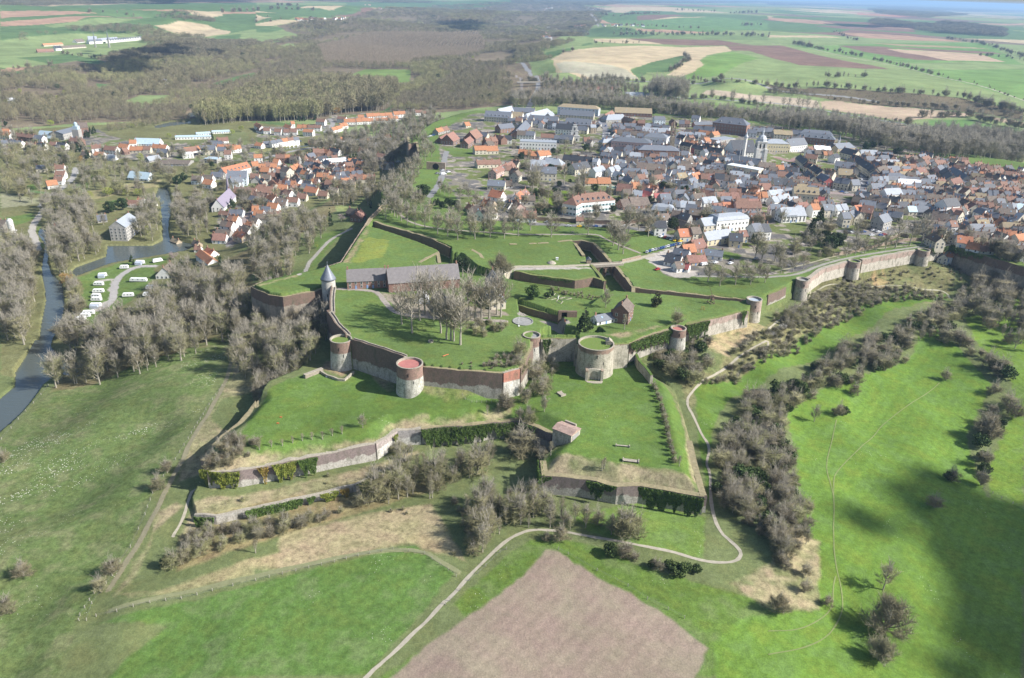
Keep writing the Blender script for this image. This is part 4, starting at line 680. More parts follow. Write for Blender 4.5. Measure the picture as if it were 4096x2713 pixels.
M_GLASS = mat('window_glass', (.025, .032, .042), .12, .1, 1, spec=.7); M_FRAME = mat('window_frame', (.62, .62, .60), .6, .03); M_CHIM = mat('chimney_brick', (.36, .21, .15), .95, .2, 2); M_SHUT = mat('shutter_teal', (.16, .38, .42), .7, .1); M_DOOR = mat('door_blue', (.22, .33, .55), .6, .1)
b = MB(); b.box(-.62, .62, -.07, .05, -.85, .85, 0); b.box(-.46, .46, -.11, .0, -.7, .7, 1); b.box(-.03, .03, -.13, 0, -.7, .7, 0); ME_WIN = b.mesh('window', [M_FRAME, M_GLASS])
b = MB(); b.box(-.62, .62, -.07, .05, -.85, .85, 0); b.box(-.46, .46, -.11, .0, -.7, .7, 1); b.box(-1.15, -.64, -.12, .0, -.85, .85, 2); b.box(.64, 1.15, -.12, .0, -.85, .85, 2); ME_WSH = b.mesh('window', [M_FRAME, M_GLASS, M_SHUT])
b = MB(); b.box(-.5, .5, -.1, .05, -1.05, 1.05, 0); ME_DOOR = b.mesh('door', [M_DOOR])
b = MB(); b.box(-.38, .38, -.3, .3, -1.2, 1.1); b.box(-.45, .45, -.36, .36, 1.1, 1.25); b.box(-.2, -.02, -.1, .1, 1.25, 1.6); b.box(.06, .24, -.1, .1, 1.25, 1.55); ME_CH = b.mesh('chimney', [M_CHIM])
b = MB(); b.box(-.7, .7, -.3, 1.6, -.1, 1.3, 0); b.box(-.45, .45, -.36, -.2, .15, 1.15, 1); b.add([(-.85, -.45, 1.2), (.85, -.45, 1.2), (0, -.45, 2.0), (-.85, 2.2, 1.2), (.85, 2.2, 1.2), (0, 2.2, 2.0)], [(0, 1, 2), (0, 2, 5, 3), (1, 4, 5, 2), (0, 3, 4, 1)], 2); ME_DORM = b.mesh('dormer', [M_FRAME, M_GLASS, RM['s']])
b = MB(); b.box(-.4, .4, -.6, .6, -.04, .08); ME_SKY = b.mesh('skylight', [mat('skylight_glass', (.30, .42, .52), .2, .05, 1, spec=.6)])
def roofgeo(L, D, wh, rise, style, ov=.35, th=.22):
    """wall and roof meshes of one building in its own coordinates, ridge along x"""
    w = MB(); r = MB(); h = wh; a, c = L / 2, D / 2
    if style == 'f':
        w.box(-a, a, -c, c, -2.5, h); r.box(-a - .1, a + .1, -c - .1, c + .1, h, h + .35); r.box(-a + .3, a - .3, -c + .3, c - .3, h + .35, h + .37); return w, r
    if style == 'g':
        w.add([(-a, -c, -2.5), (a, -c, -2.5), (a, c, -2.5), (-a, c, -2.5), (-a, -c, h), (a, -c, h), (a, c, h), (-a, c, h), (-a, 0, h + rise), (a, 0, h + rise)],
              [(0, 1, 5, 4), (2, 3, 7, 6), (1, 2, 6, 9, 5), (3, 0, 4, 8, 7), (4, 5, 9, 8), (6, 7, 8, 9)])
        A = a + ov * .6; sl = rise / c; C_ = c + ov; zo = h - ov * sl + .02; zr = h + rise + .02
        for sg in (-1, 1):
            q = [(-A, sg * C_, zo), (A, sg * C_, zo), (A, 0, zr), (-A, 0, zr), (-A, sg * C_, zo + th), (A, sg * C_, zo + th), (A, 0, zr + th), (-A, 0, zr + th)]
            f = [(4, 5, 6, 7), (3, 2, 1, 0), (0, 1, 5, 4), (1, 2, 6, 5), (3, 0, 4, 7)]
            if sg > 0: f = [tuple(reversed(k)) for k in f]
            r.add(q, f)
        return w, r
    w.box(-a, a, -c, c, -2.5, h)
    A = a + ov; C_ = c + ov; k = max(0.15, a - c * .85); z0 = h + .01
    if style == 'm':
        i = 1.3; z1 = h + rise * .62; r.add([(-A, -C_, z0), (A, -C_, z0), (A, C_, z0), (-A, C_, z0), (-a + i, -c + i, z1), (a - i, -c + i, z1), (a - i, c - i, z1), (-a + i, c - i, z1), (-k, 0, h + rise), (k, 0, h + rise)],
              [(0, 1, 5, 4), (1, 2, 6, 5), (2, 3, 7, 6), (3, 0, 4, 7), (4, 5, 9, 8), (6, 7, 8, 9), (5, 6, 9), (7, 4, 8), (3, 2, 1, 0)])
    else:
        r.add([(-A, -C_, z0), (A, -C_, z0), (A, C_, z0), (-A, C_, z0), (-k, 0, h + rise), (k, 0, h + rise)], [(0, 1, 5, 4), (2, 3, 4, 5), (1, 2, 5), (3, 0, 4), (3, 2, 1, 0)])
    return w, r
BL = []      # every building: dict(x,y,z,rz,L,D,wh,rise,style,roof,wall,flags,label)
def ridge_pt(p, Ht):
    z = 40 + Ht; xy = U(p[None], z)[0]
    for _ in range(6): z = Hp(*xy) + Ht; xy = U(p[None], z)[0]
    return xy
def bspec(crop, txt, roofs, wall, Ht=8.5, D=8.0, style='g', wf=.0, rise=None, **kw):
    p = S(crop + ' ' + txt); zz = []
    A = ridge_pt(p[0], Ht); B = ridge_pt(p[1], Ht); n = len(roofs); d = B - A; Lt = np.linalg.norm(d); ang = math.atan2(d[1], d[0])
    if style == 'h' or style == 'm': A = A - d / Lt * D * .42; B = B + d / Lt * D * .42; d = B - A; Lt = np.linalg.norm(d)
    for i, rc in enumerate(roofs):
        m = A + d * (i + .5) / n; jit = 0 if n == 1 else random.uniform(-.45, .45); rs = rise if rise is not None else (0.3 if style == 'f' else D * .5 * random.uniform(.80, .98))
        z = float(Hg(np.array([m[0]]), np.array([m[1]]))[0])
        BL.append(dict(x=m[0], y=m[1], z=z, rz=ang, L=Lt / n, D=D + (0 if n == 1 else random.uniform(-.5, .8)), wh=max(2.2, Ht + jit - rs), rise=rs, style=style, roof=rc, wall=wall if len(wall) == 1 else wall[i % len(wall)], named=kw.get('label'), **{k: v for k, v in kw.items() if k != 'label'}))
    return BL[-1]
def rows(crop, spec):
    for ln in spec.strip().split(';'):
        ln = ln.strip()
        if not ln: continue
        t = ln.split(); p = ' '.join(t[:2]); roofs, wall = t[2], t[3]; Ht = float(t[4]) if len(t) > 4 else 8.5; D = float(t[5]) if len(t) > 5 else 8.; st = t[6] if len(t) > 6 else 'g'
        bspec(crop, p, roofs, wall, Ht, D, st)
# lower town, left and far
rows('T00', '''0,1212 102,1225 o W; 20,1190 90,1190 o W 7; 150,1228 312,1240 rrr B 9; 322,1245 402,1252 s W 9; 5,1295 65,1292 s W 7.5; 105,1290 205,1300 ss W 8; 240,1315 330,1322 rr B 7.5; 340,1315 420,1322 ds W 8; 460,1310 520,1312 r W 7; 530,1312 612,1320 d W 8; 650,1265 755,1275 rr B 10 9;
 370,1215 500,1225 u G 8 16; 838,1340 930,1335 rr W 9; 968,1345 1080,1352 r W 9 9; 1100,1325 1190,1332 o W 7; 1190,1292 1255,1290 o W 8; 1195,1350 1390,1352 oor C 7.5; 1122,1372 1170,1364 r B 7; 1410,1330 1542,1340 oo W 8; 875,1400 960,1404 o W 7; 1455,1372 1550,1378 s C 9; 1690,1365 1830,1348 o W 6; 
 1680,1412 1780,1406 w W 6 9 f; 1350,1450 1462,1430 l G 6 9; 2005,1272 2100,1266 r W 7; 330,1525 422,1522 s C 7; 500,1522 592,1520 r W 8; 60,1365 130,1370 r C 6; 760,1405 830,1415 b C 5; 990,1440 1070,1445 l W 4; 1900,1455 2020,1460 u G 5 12 f; 0,1345 70,1352 s G 7; 1930,1310 2060,1310 s G 6 8''')
rows('U4', '''95,340 250,310 r W 6.5 9; 325,300 480,300 s C 11 11; 500,290 700,290 ooo W 8 9; 505,320 600,320 s C 10 9; 580,360 665,358 r W 10 9; 660,310 770,300 oo W 8; 490,215 610,210 r W 6; 400,258 560,262 s G 5 9; 930,408 1030,405 o W 9 7; 1190,408 1360,408 rro B 9 8; 1370,420 1470,430 bb G 9 8;
 900,495 980,490 o C 8 9; 990,520 1070,520 o B 7; 1060,510 1165,505 r B 6; 1020,555 1120,560 o G 7 9; 1165,470 1235,475 o W 5; 1630,345 1760,340 rr B 8 9; 1750,340 1830,360 o B 7; 1830,325 1950,345 dd W 8 8; 1750,470 2035,450 w G 5 8; 1540,490 1640,500 ss W 7; 1200,580 1280,580 r B 8; 1280,545 1360,570 b C 13 9;
 1095,625 1205,625 rr B 6; 1360,545 1450,520 oo C 9; 1460,510 1480,560 r C 8; 200,660 320,660 b U 8 9; 330,650 450,655 b W 7; 345,700 450,710 o W 8 9; 430,615 580,620 s W 7 10; 700,795 960,805 rrr G 8 10; 960,790 1160,790 rr C 8 10; 940,850 1100,855 rr W 8 8; 900,900 1010,900 s G 6; 
 1140,700 1200,760 oo C 8; 1190,690 1240,720 r B 7; 1220,765 1330,765 oo C 7; 1225,820 1380,825 rr W 7 8; 1120,880 1200,900 oo W 8; 1550,795 1695,790 o C 8 9; 1505,755 1670,760 s G 7 9; 1450,870 1560,870 r C 7; 1335,915 1460,915 r W 8 8; 1195,930 1330,930 b W 8 9; 1780,715 1975,715 rr G 8 9; 1980,715 2130,715 bb T 8;
 2150,650 2367,650 ror C 8 9; 1100,985 1220,985 o W 8; 910,1020 990,1015 o U 8; 940,1060 1050,1070 o U 8 8; 1030,1030 1130,1035 s G 7; 1100,1090 1250,1065 rr W 7; 960,1110 1130,1110 bb G 8; 890,1150 985,1165 b W 9; 850,1200 930,1220 o W 7; 810,1240 900,1260 b W 6; 530,1075 640,1080 r G 5 6; 640,1060 810,1060 ss W 6; 
 640,1130 750,1140 ro W 9 8; 560,1190 690,1200 br W 9 8; 490,1300 660,1300 b G 5 7; 455,1345 610,1345 r W 7 9; 730,1310 840,1330 oo T 7; 230,1500 300,1500 r W 4 5; 380,1520 460,1530 o W 6 8; 1650,500 1730,520 dd G 8; 1780,470 1850,500 ss W 8; 1660,570 1760,590 dbd G 8; 1740,580 1830,600 dr C 8; 1860,610 1960,615 ds W 9; 1960,610 2060,600 sd W 9; 
 1900,560 2010,570 sb G 8; 2030,560 2120,570 oo B 8; 2090,600 2220,600 ss C 8; 1830,520 1900,530 rb G 8; 1500,590 1600,600 ob W 8; 1560,640 1650,640 dd C 7; 1620,690 1700,690 or W 7; 1960,690 2080,680 oo W 7; 1590,440 1680,450 rb W 7; 1420,640 1470,670 bb G 7; 1310,720 1430,720 so B 7; 1950,210 2030,205 o W 5 7; 2185,230 2300,215 oo C 9 8; 2180,330 2280,340 r W 9 8; 830,990 900,985 r B 5; 1700,840 1810,840 r C 7; 1820,800 1930,800 b C 8; 2130,560 2220,570 dr G 8; 1560,400 1640,385 s G 8 8;
 2200,1060 2130,1110 r B 7 9''')
rows('T10', '''5,1128 55,1165 oo W 9 8; 20,1175 70,1190 r W 6; 70,1180 130,1180 r W 8; 172,1188 235,1190 r W 8; 255,1188 378,1188 rr W 8 9; 380,1148 490,1150 oo W 8 9; 480,1152 600,1156 rr W 8 8; 440,1190 530,1195 o W 9; 270,1145 330,1160 o W 9; 318,1120 352,1118 o W 9; 560,1095 640,1100 r W 9 9; 755,1072 832,1078 r W 9 8; 
 768,1140 832,1132 oo W 8; 690,1182 780,1160 oo W 7; 812,1097 915,1097 o W 8 9; 922,1090 1082,1088 ooo W 9 9; 938,1060 992,1060 o W 9; 1015,1048 1250,1038 oooo W 9 9; 1100,1088 1220,1086 oo W 8; 1215,1072 1305,1068 o W 8; 1265,1030 1372,1025 oo W 9 10; 1468,1018 1530,1015 r W 8; 1530,1030 1600,1025 r W 8; 
 0,1312 62,1320 o W 7; 65,1305 140,1302 s W 7; 130,1298 385,1262 ssors W 9 7; 480,1272 580,1268 r T 7 9; 1075,1322 1150,1312 s C 8; 1120,1412 1215,1425 r W 11 9; 1095,1460 1165,1465 r W 8; 1200,1500 1270,1500 s W 7; 1170,1240 1240,1235 o W 7; 1150,1478 1220,1500 s W 8; 780,1335 920,1330 s T 5 8;
 1655,1190 1760,1160 or G 7; 1920,1130 1965,1125 o C 6; 2070,1220 2140,1225 s C 8; 2110,1275 2210,1265 rr B 9 9; 2205,1240 2290,1260 rr B 9; 2010,1350 2225,1345 oo C 8 9; 2230,1150 2361,1135 s B 10 11; 2290,1250 2361,1250 d W 9; 2030,1482 2250,1470 rrr C 7 8; 2180,1568 2361,1490 rrr P 8; 2240,1530 2361,1530 br C 8; 1690,1255 1760,1235 r B 8 10; 2120,1305 2180,1300 b G 8''')
# upper town, back
rows('U1', '''0,35 340,50 s C 12 12; 0,100 165,110 t W 12 12; 60,370 200,230 s B 9 14; 80,385 340,390 bs W 9 10; 430,425 630,430 r W 8 8; 630,445 730,450 s W 7; 720,440 915,455 s C 9 9; 210,130 520,70 l C 9 16 h; 530,120 590,100 l G 8 9; 980,310 1130,320 s C 9 9; 1160,290 1240,290 l T 10 7; 1060,480 1150,480 r G 7; 1120,510 1190,520 b G 8; 
 1420,140 1640,135 l G 10 14 h; 1660,170 1820,210 rb B 9; 1370,140 1480,80 r C 9; 2100,170 2260,172 s U 10 9; 1480,275 1630,278 ss G 10; 1660,265 1840,270 ss G 10 9; 1830,310 1920,315 s G 9; 1980,270 2340,300 lsss W 10 10; 1930,330 2330,345 lll W 9 10; 1520,370 1570,370 o C 9; 1560,370 2020,395 bbbb C 9 9; 1860,220 1970,225 r B 8; 
 2240,420 2350,440 s W 9 9; 1360,500 1540,490 l T 12 9 h; 100,655 185,660 o C 8; 190,670 370,680 oo P 8 9; 375,685 550,670 oo W 8 9; 270,810 490,815 ll W 9 10; 490,770 690,790 l P 10 12 h; 290,905 660,915 ss C 12 10; 770,730 1200,770 dddd C 10 10; 1215,780 1290,790 l W 10; 1340,790 1440,800 s T 8; 0,820 110,840 bb C 7; 0,930 90,950 bb C 9; 30,1000 90,960 b C 9; 
 880,870 1110,840 dd C 10 11; 1190,930 1340,890 ll W 9; 1310,880 1450,885 r C 9; 1430,920 1570,890 ll W 9; 1850,850 2270,880 bbb C 10 12; 1680,930 1890,935 s U 9 11 m; 1900,960 1980,950 s G 9 8; 2140,950 2230,960 r B 7; 2300,950 2367,960 s W 9; 1070,1085 1450,1085 oo C 6 9; 1760,1150 1880,1140 oo W 8 9; 1930,1165 2030,1180 r P 8 9; 2030,1180 2160,1200 o P 7; 1560,1160 1790,1180 r T 9 11; 
 1640,1245 1760,1245 b C 9 9; 1790,1260 1930,1270 l W 8; 1920,1255 2080,1300 x C 7 9; 1600,1400 2000,1370 bbb B 7 12; 50,1330 200,1230 or W 9; 90,1345 340,1345 bb G 7; 40,1400 130,1460 rr P 8; 1430,1220 1540,1215 n G 5 9 f; 2160,1450 2320,1465 l W 9 11 m; 2100,1310 2340,1300 x C 6 6; 2060,1180 2150,1230 o P 7''')
rows('U2', '''0,210 40,230 r B 8; 110,220 270,230 sr P 9 9; 300,150 420,160 s W 9 9; 330,300 640,330 ss B 8 10; 320,250 580,245 s B 7 8; 210,350 600,390 bo T 8 9; 590,400 680,390 o T 8; 90,400 160,390 s W 9; 180,395 500,415 ll W 10 9; 150,540 310,575 ddd C 9 8; 200,520 380,540 oo C 8; 310,580 380,590 d R 10 8; 370,590 760,650 dddd C 10 9; 760,590 890,580 b C 9 9; 470,490 550,480 oo P 9;
 610,510 860,480 l G 6 16 f; 1120,360 1260,370 s W 9 9; 1200,330 1500,345 sss G 10 10; 1500,370 1780,380 tt G 10 10; 1780,370 1920,380 s G 9 9; 90,870 350,880 b C 8 10; 190,790 300,760 bb W 9 9; 370,790 500,770 br W 8 8; 370,880 480,890 s G 9; 480,940 780,960 bbb G 9 9; 590,740 780,750 rb W 8 9; 0,950 130,955 s G 9 9; 70,1010 200,1000 t C 9 9; 290,1020 400,990 o W 10 9; 430,1010 620,1020 rr C 10 10; 
 640,1010 780,1020 d W 11 10; 780,1020 970,1040 bb W 11 10; 970,1060 1130,1070 ss C 10 10; 1100,1110 1270,1120 ss C 10 9; 820,1170 950,1160 b W 8 8; 930,1110 1010,1100 l W 9 8; 1190,1210 1290,1230 oo P 8; 1280,1160 1460,1160 r B 9 10; 490,1180 600,1190 r B 7; 1290,850 1530,860 b C 10 9; 1520,890 1650,890 o P 8 9; 1560,980 1720,990 r W 8 9; 1680,920 1860,930 dd G 9 9; 
 1500,1080 1780,1090 dd C 10 11; 1770,1100 2000,1110 bb P 9 9; 2000,1130 2100,1140 s G 9; 1850,1170 2010,1175 t C 12 12; 2010,1190 2150,1200 s C 12 12; 1430,1270 1630,1250 ll W 9; 1470,1360 1720,1310 lll W 8 8; 1240,1290 1400,1290 oo W 9 9; 1120,1310 1300,1330 ro P 8 9; 660,1290 980,1290 rrr W 9 9; 970,1300 1100,1310 r P 8; 440,1370 640,1350 l W 9 9; 390,1240 640,1280 r G 8 9; 0,1410 340,1420 sll W 9 9; 
 340,1410 440,1420 b W 8; 940,1390 1300,1390 rr P 11 10; 590,1450 900,1440 ro C 8 9; 1600,1520 1820,1510 l W 11 10; 1830,1490 1920,1490 l W 10; 2050,1470 2160,1460 oo W 10; 2100,1400 2160,1400 o T 9; 2170,1350 2260,1360 x C 9; 2200,1420 2367,1400 dd C 9 9; 2230,1470 2367,1465 s C 10; 1980,720 2160,740 r C 9 9; 1900,730 2050,860 dddd C 9 9; 2000,860 2080,880 rd C 9; 2100,890 2240,960 ddd C 10 9; 2010,960 2110,1050 dd C 9; 
 2210,1010 2340,1070 s R 10 9; 2290,960 2367,970 b G 9; 2100,600 2340,610 www T 8 8; 1990,660 2110,665 ss W 8; 2110,670 2240,675 b C 8 8; 2240,680 2367,685 or C 8; 2010,620 2100,610 r W 7; 1760,470 1900,470 d B 8''')
rows('U3', '''100,40 290,30 s T 9 12 h; 60,20 120,60 b T 9; 230,90 400,130 d C 11 12; 420,125 620,135 l W 7 12; 620,140 800,150 s T 7 9; 670,150 820,190 dd B 9 9; 130,250 360,270 ss W 9 10; 160,340 330,350 t C 10 11; 0,360 120,380 bb C 9 9; 90,170 150,160 d W 9; 410,200 620,330 dddddd C 11 10; 600,235 880,245 l W 6 9; 590,340 720,300 b G 10 10; 730,310 880,310 s C 9 10; 
 760,390 890,390 s C 12 12 m; 560,430 640,430 ss W 10 9; 640,425 750,430 ll U 10 9; 130,440 310,470 ss C 10 9; 310,470 400,470 s C 10 9; 920,350 1060,350 o C 7; 940,290 1070,290 o W 8; 1080,340 1180,320 rr Y 10 9; 950,190 1050,180 rr W 8; 1050,220 1100,280 rr W 8; 1060,290 1140,270 d W 8; 1110,180 1190,160 ss T 9; 1150,210 1230,180 rr C 9 ; 1180,250 1270,230 rd W 9; 1140,130 1290,150 dd G 9 10; 1300,250 1400,230 rr W 9; 
 1330,320 1440,290 sd P 11 9; 1440,330 1520,420 ddddd C 12 11; 1520,320 1700,420 sss G 11 9; 1490,470 1600,440 r C 10 9; 920,430 1130,440 ss G 8 9; 870,460 1140,475 w W 9 8; 1140,460 1320,465 s G 9 9; 800,510 900,515 o C 7; 960,555 1070,555 o G 7; 1340,470 1420,460 rr C 9; 1320,490 1470,500 t G 8 9; 1150,545 1290,550 ll W 7 9; 700,580 890,570 l W 11 10; 880,590 1070,600 ss G 9 10; 1080,590 1170,590 d W 8; 
 1300,560 1410,560 b G 8 9; 1420,570 1540,590 bb G 8 9; 1200,640 1400,650 bb W 8 9; 890,650 1060,660 bb G 9 9; 530,660 780,700 bb C 9 9; 420,710 610,730 s C 8 10; 980,785 1080,785 u C 7; 1090,780 1290,790 s G 7 10; 350,780 430,770 o W 9; 450,770 580,790 r B 10 10; 690,830 930,870 ss G 7 9; 750,790 930,810 bb B 8 9; 580,850 690,860 d T 9; 640,900 740,870 s G 11 10; 0,770 110,780 l W 9; 120,770 250,760 ll W 9 9; 
 200,860 290,860 s C 11 9; 290,850 350,830 s C 10; 350,830 430,860 s C 10 9; 1280,850 1560,890 bb W 10 12; 1400,700 1560,690 d W 14 12; 1560,830 1640,850 r C 9 9; 1340,970 1480,975 b W 8; 1480,960 1560,960 r W 11 8; 1190,960 1330,970 b C 8 9; 1270,1060 1330,1060 b C 9 7; 1350,1040 1450,1060 bs C 8; 1480,1120 1760,1150 ooo W 8 9; 1590,1070 1960,1090 bbbb T 8 9; 1720,1000 2010,1000 ss G 8 8; 1700,1210 1860,1240 oo W 6; 
 1840,1240 1990,1250 rr C 6; 1980,1160 2120,1170 bb C 9 8; 2120,1180 2260,1190 bb W 10 9; 2040,1050 2280,1080 ooo C 9 10; 2260,1120 2364,1110 oo C 10 9; 2270,1280 2364,1330 s W 7; 1650,560 1720,580 rr C 9 9; 1720,570 1830,570 r C 9 9; 1850,570 1940,570 s G 10 9; 1940,590 2060,600 ss G 10 9; 2060,600 2120,620 rr G 9; 2110,560 2290,560 rrr C 9 9; 2140,600 2270,610 sr W 9; 2150,670 2270,670 rr C 9; 2270,690 2364,695 s G 9; 
 1640,700 1720,730 bb T 9; 1720,720 1800,760 rr C 9 9; 1790,730 2000,740 rrr P 7 9; 1830,800 1990,820 ss G 6; 2020,790 2100,790 r C 8; 2180,750 2364,760 lu U 8 9; 2150,820 2280,830 w C 7 7; 1770,900 1880,900 r C 8 8; 1880,870 1980,900 ro C 8 8; 2080,930 2150,970 or W 8; 2110,900 2280,930 ss G 8 11; 2290,860 2364,880 l C 8 12; 2230,1020 2364,1030 dd G 8; 1650,780 1680,770 r W 7; 
 1480,200 1700,215 obr C 8 8; 1620,250 1700,240 r W 9; 1780,270 1860,260 rr C 8; 1770,310 1840,320 s W 8; 1850,300 1990,310 rr C 9 9; 1960,360 2110,340 rrr B 8; 1840,370 1950,380 or C 8; 2040,400 2140,420 ds W 8 9; 2140,370 2280,380 rrr C 8; 2220,410 2300,400 br T 8; 2300,440 2364,450 o R 9; 2300,320 2364,330 s W 8 9; 1730,390 1860,410 s G 6; 2000,310 2080,300 bb C 8; 1970,480 2180,500 bb B 6; 2080,500 2300,490 rdr C 8 8''')
rows('T21', '''1890,330 1980,340 r W 7; 1340,410 1440,400 b W 9 9; 1450,425 1650,500 b B 6 8; 1480,370 1560,380 b G 8; 1640,355 1745,365 b B 8; 1560,390 1650,410 d G 8; 1530,545 1720,535 oo C 8 10; 1650,530 1730,525 b C 9 9; 1740,445 1890,430 l C 10 11; 1770,575 2000,545 l Y 9 10; 2010,580 2130,590 d Y 9 10; 2210,500 2361,490 sd W 11 11; 2090,560 2160,555 r C 8; 
 1570,690 1680,680 o B 7 9; 1650,650 1760,630 r B 8 11; 1780,725 1950,745 s W 6 8; 1610,800 1780,790 rr T 5 8; 1500,850 1580,840 b W 6 7; 1580,870 1640,880 x W 4 6; 2120,410 2200,440 s C 7; 2190,395 2330,400 rr C 8; 1820,370 1880,390 s B 8; 0,370 225,375 rr W 8 9; 1960,270 2030,290 s W 8; 590,440 660,440 r C 4 5''')
rows('T11', '''2170,180 2280,200 o W 10 10; 2100,270 2200,290 ob T 8 9; 1990,330 2100,340 b T 7 9; 2060,370 2180,330 b W 9 10; 2140,90 2300,100 s C 8 9; 2290,110 2361,110 b W 5; 2330,290 2361,300 d W 7; 1960,310 2010,340 o T 5 6; 860,360 940,380 b B 5 8''')
# small grey lean-tos and sheds that the photograph shows between the houses
rows('T01', '''1960,585 2090,585 r W 6 8; 1850,750 1960,790 o W 6 8; 1165,285 1300,290 r W 5 8; 1270,265 1330,270 o W 5 8; 1360,280 1420,290 r W 5; 500,500 650,495 r T 5 7; 590,540 700,535 r T 5 7; 890,430 980,420 s G 5 8; 420,100 520,90 o W 8 9; 500,60 580,60 r W 8; 510,10 600,10 r W 8; 0,465 60,470 b G 6 10; 1205,30 1390,40 u U 6 12; 1590,630 1650,650 t T 4 5; 1790,650 1840,670 b T 4 5; 1800,705 1850,710 r W 4 5''')
LM = len(BL)
# landmark buildings, each with a label of its own
def lm(label, crop, txt, roof, wall, Ht, D, style='g', **kw): return bspec(crop, txt, roof, wall, Ht, D, style, label=label, **kw)
lm('long citadel barracks with slate roof, brick wall and blue doors beside the cone roofed tower', 'T11', '832,920 1200,906', 'q', 'B', 10.2, 9.5, rise=5.4, doors=2)
lm('tall long citadel building with pale blue slate roof behind the bare trees', 'T11', '1205,906 1858,866', 'q', 'B', 12.5, 12.5, rise=6.8, nowin=1)
lm('small citadel chapel with steep brick gable and grey roof near the ring of trees', 'T11', '2180,920 2230,1010', 's', 'B', 12, 8, rise=6)
lm('low citadel house with grey slate roof half hidden by the bare trees', 'T11', '2180,1060 2240,1160', 's', 'C', 8, 8)
lm('dark timber barn under the citadel trees', 'T11', '1690,1105 1800,1240', 'd', 'B', 7, 9)
lm('brick barn with brown tiled roof standing on the grassy outwork by the fir', 'T21', '1060,1180 1010,1245', 'b', 'B', 10.5, 8.5)
lm('low white pavilion with slate roof and blue door beside the dark fir', 'T21', '760,1345 930,1315', 's', 'W', 4.4, 6, doors=1)
lm('white mansion with teal shutters, brown hipped roof and dormers above the promenade', 'T21', '640,215 850,200', 'r', 'W', 14, 15, 'h', rise=5.5, dorm=6, shut=1)
lm('left wing of the white mansion with teal shutters', 'T21', '560,250 610,225', 'r', 'W', 13.5, 12, 'h', rise=5, dorm=2, shut=1)
lm('tall white townhouse with pale mansard roof by the car park', 'T21', '1910,400 2100,385', 'l', 'W', 12.5, 12, 'm', rise=4)
lm('white house with blank gable beside the gravel car park', 'T21', '1310,470 1420,470', 'd', 'W', 10, 9)
lm('dark roofed white restaurant beside the white gravel yard', 'T21', '1430,765 1570,790', 'd', 'W', 7, 10)
lm('grey barn roof behind the white restaurant', 'T21', '1500,715 1640,740', 's', 'W', 6.5, 9)
lm('pale pink house with slate awning roof above the car park quarter', 'T21', '2060,290 2290,290', 'r', 'P', 10, 9)
lm('long white two storey terrace with pale slate roof by the conifers', 'T31', '120,352 330,342', 'l', 'W', 10.5, 11, rows_=3)
lm('dark mossy roofed cream terrace with dormers and orange gable end', 'T31', '240,150 470,165', 't', 'C', 13, 12, dorm=4)
lm('largest red brick school block with dark hipped slate roof and tall dormers', 'U2', '740,170 1050,200', 's', 'B', 20, 20, 'h', rise=7, dorm=3, rows_=3)
lm('pink brick school with grey hipped roof and three bands of windows', 'U1', '1600,470 1960,495', 's', 'P', 15, 20, 'h', rise=3.5, rows_=3)
lm('long dark brick school hall with slate roof beside the ruined belfry', 'U1', '1960,590 2360,600', 's', 'B', 13, 17, 'h', rise=4, rows_=2)
lm('tall arcaded brick hall with white side walls behind the school', 'U1', '2060,405 2230,420', 's', 'W', 15, 15, 'h', rise=4)
lm('large blue white barracks with long hipped roof at the far edge of town', 'U1', '760,-10 1230,5', 't', 'U', 14, 16, 'h', rise=4, rows_=3)
lm('grey slate hall with four arched dormers in front of the blue white barracks', 'U1', '720,72 1220,95', 's', 'C', 11, 13)
lm('white chapel with dark slate roof beside the white baroque front', 'U1', '660,275 940,290', 'd', 'W', 12, 12)
lm('long grey slate convent range with small dormers', 'U1', '800,190 1180,210', 's', 'G', 13, 14, dorm=5)
lm('open sided glass market hall with grey slate roof', 'U1', '270,145 690,175', 's', 'G', 10, 12)
lm('long brick range with moss tan roof at the back of the town', 'U1', '1520,30 2070,58', 't', 'B', 11, 15, rows_=1)
lm('flat roofed modern block with white panels and brick end', 'U1', '120,520 660,540', 'l', 'W', 8.5, 14, 'f', rows_=2)
lm('white modern hall with white sheet roof and tall windows', 'U2', '850,870 1320,950', 'w', 'C', 8.5, 11, 'f', rows_=1)
lm('cream flats with white window bands behind the white sheet roof', 'U2', '830,730 1330,800', 's', 'C', 10, 11, rows_=2)
lm('grand pale stone town hall with pediment and pale slate roof beside the square', 'U2', '1450,500 1620,505', 'l', 'Y', 14, 16, 'h', rise=4, rows_=2)
lm('white library with steep grey slate roof and glass bay', 'U2', '1700,500 1950,490', 's', 'W', 14, 14, rows_=2)
lm('huge dark slate nave roof of the old abbey church', 'U2', '870,520 1200,520', 'd', 'W', 17, 24, rise=11)
lm('long brick and slate school with dormers and stone dressings at the back right', 'U2', '1950,400 2350,440', 's', 'B', 13, 14, 'h', rise=5, dorm=5, rows_=2)
lm('second school range with grey hipped roof along the tree row', 'U2', '1960,355 2330,385', 's', 'B', 11, 12, 'h', rise=5)
lm('brick house with large red tiled roof, left of the pair above the promenade', 'T10', '1760,1235 1820,1222', 'r', 'B', 12, 15)
lm('brick house with large red tiled roof, right of the pair above the promenade', 'T10', '1970,1215 2035,1190', 'r', 'B', 12.5, 15)
lm('small brick wing with red roof in front of the right red roofed house', 'T10', '1920,1290 1975,1262', 'r', 'B', 9, 9)
lm('long dark slate range with many dormers at the back left of the upper town', 'T10', '2118,1020 2361,1035', 's', 'C', 13, 16, dorm=6)
lm('pale glass fronted hall at the far left back of the upper town', 'T10', '2230,1005 2361,982', 'l', 'C', 13, 13)
lm('bright orange roofed school with white dormers in the lower town', 'U4', '545,570 850,498', 'o', 'W', 11, 11, dorm=6, rows_=2)
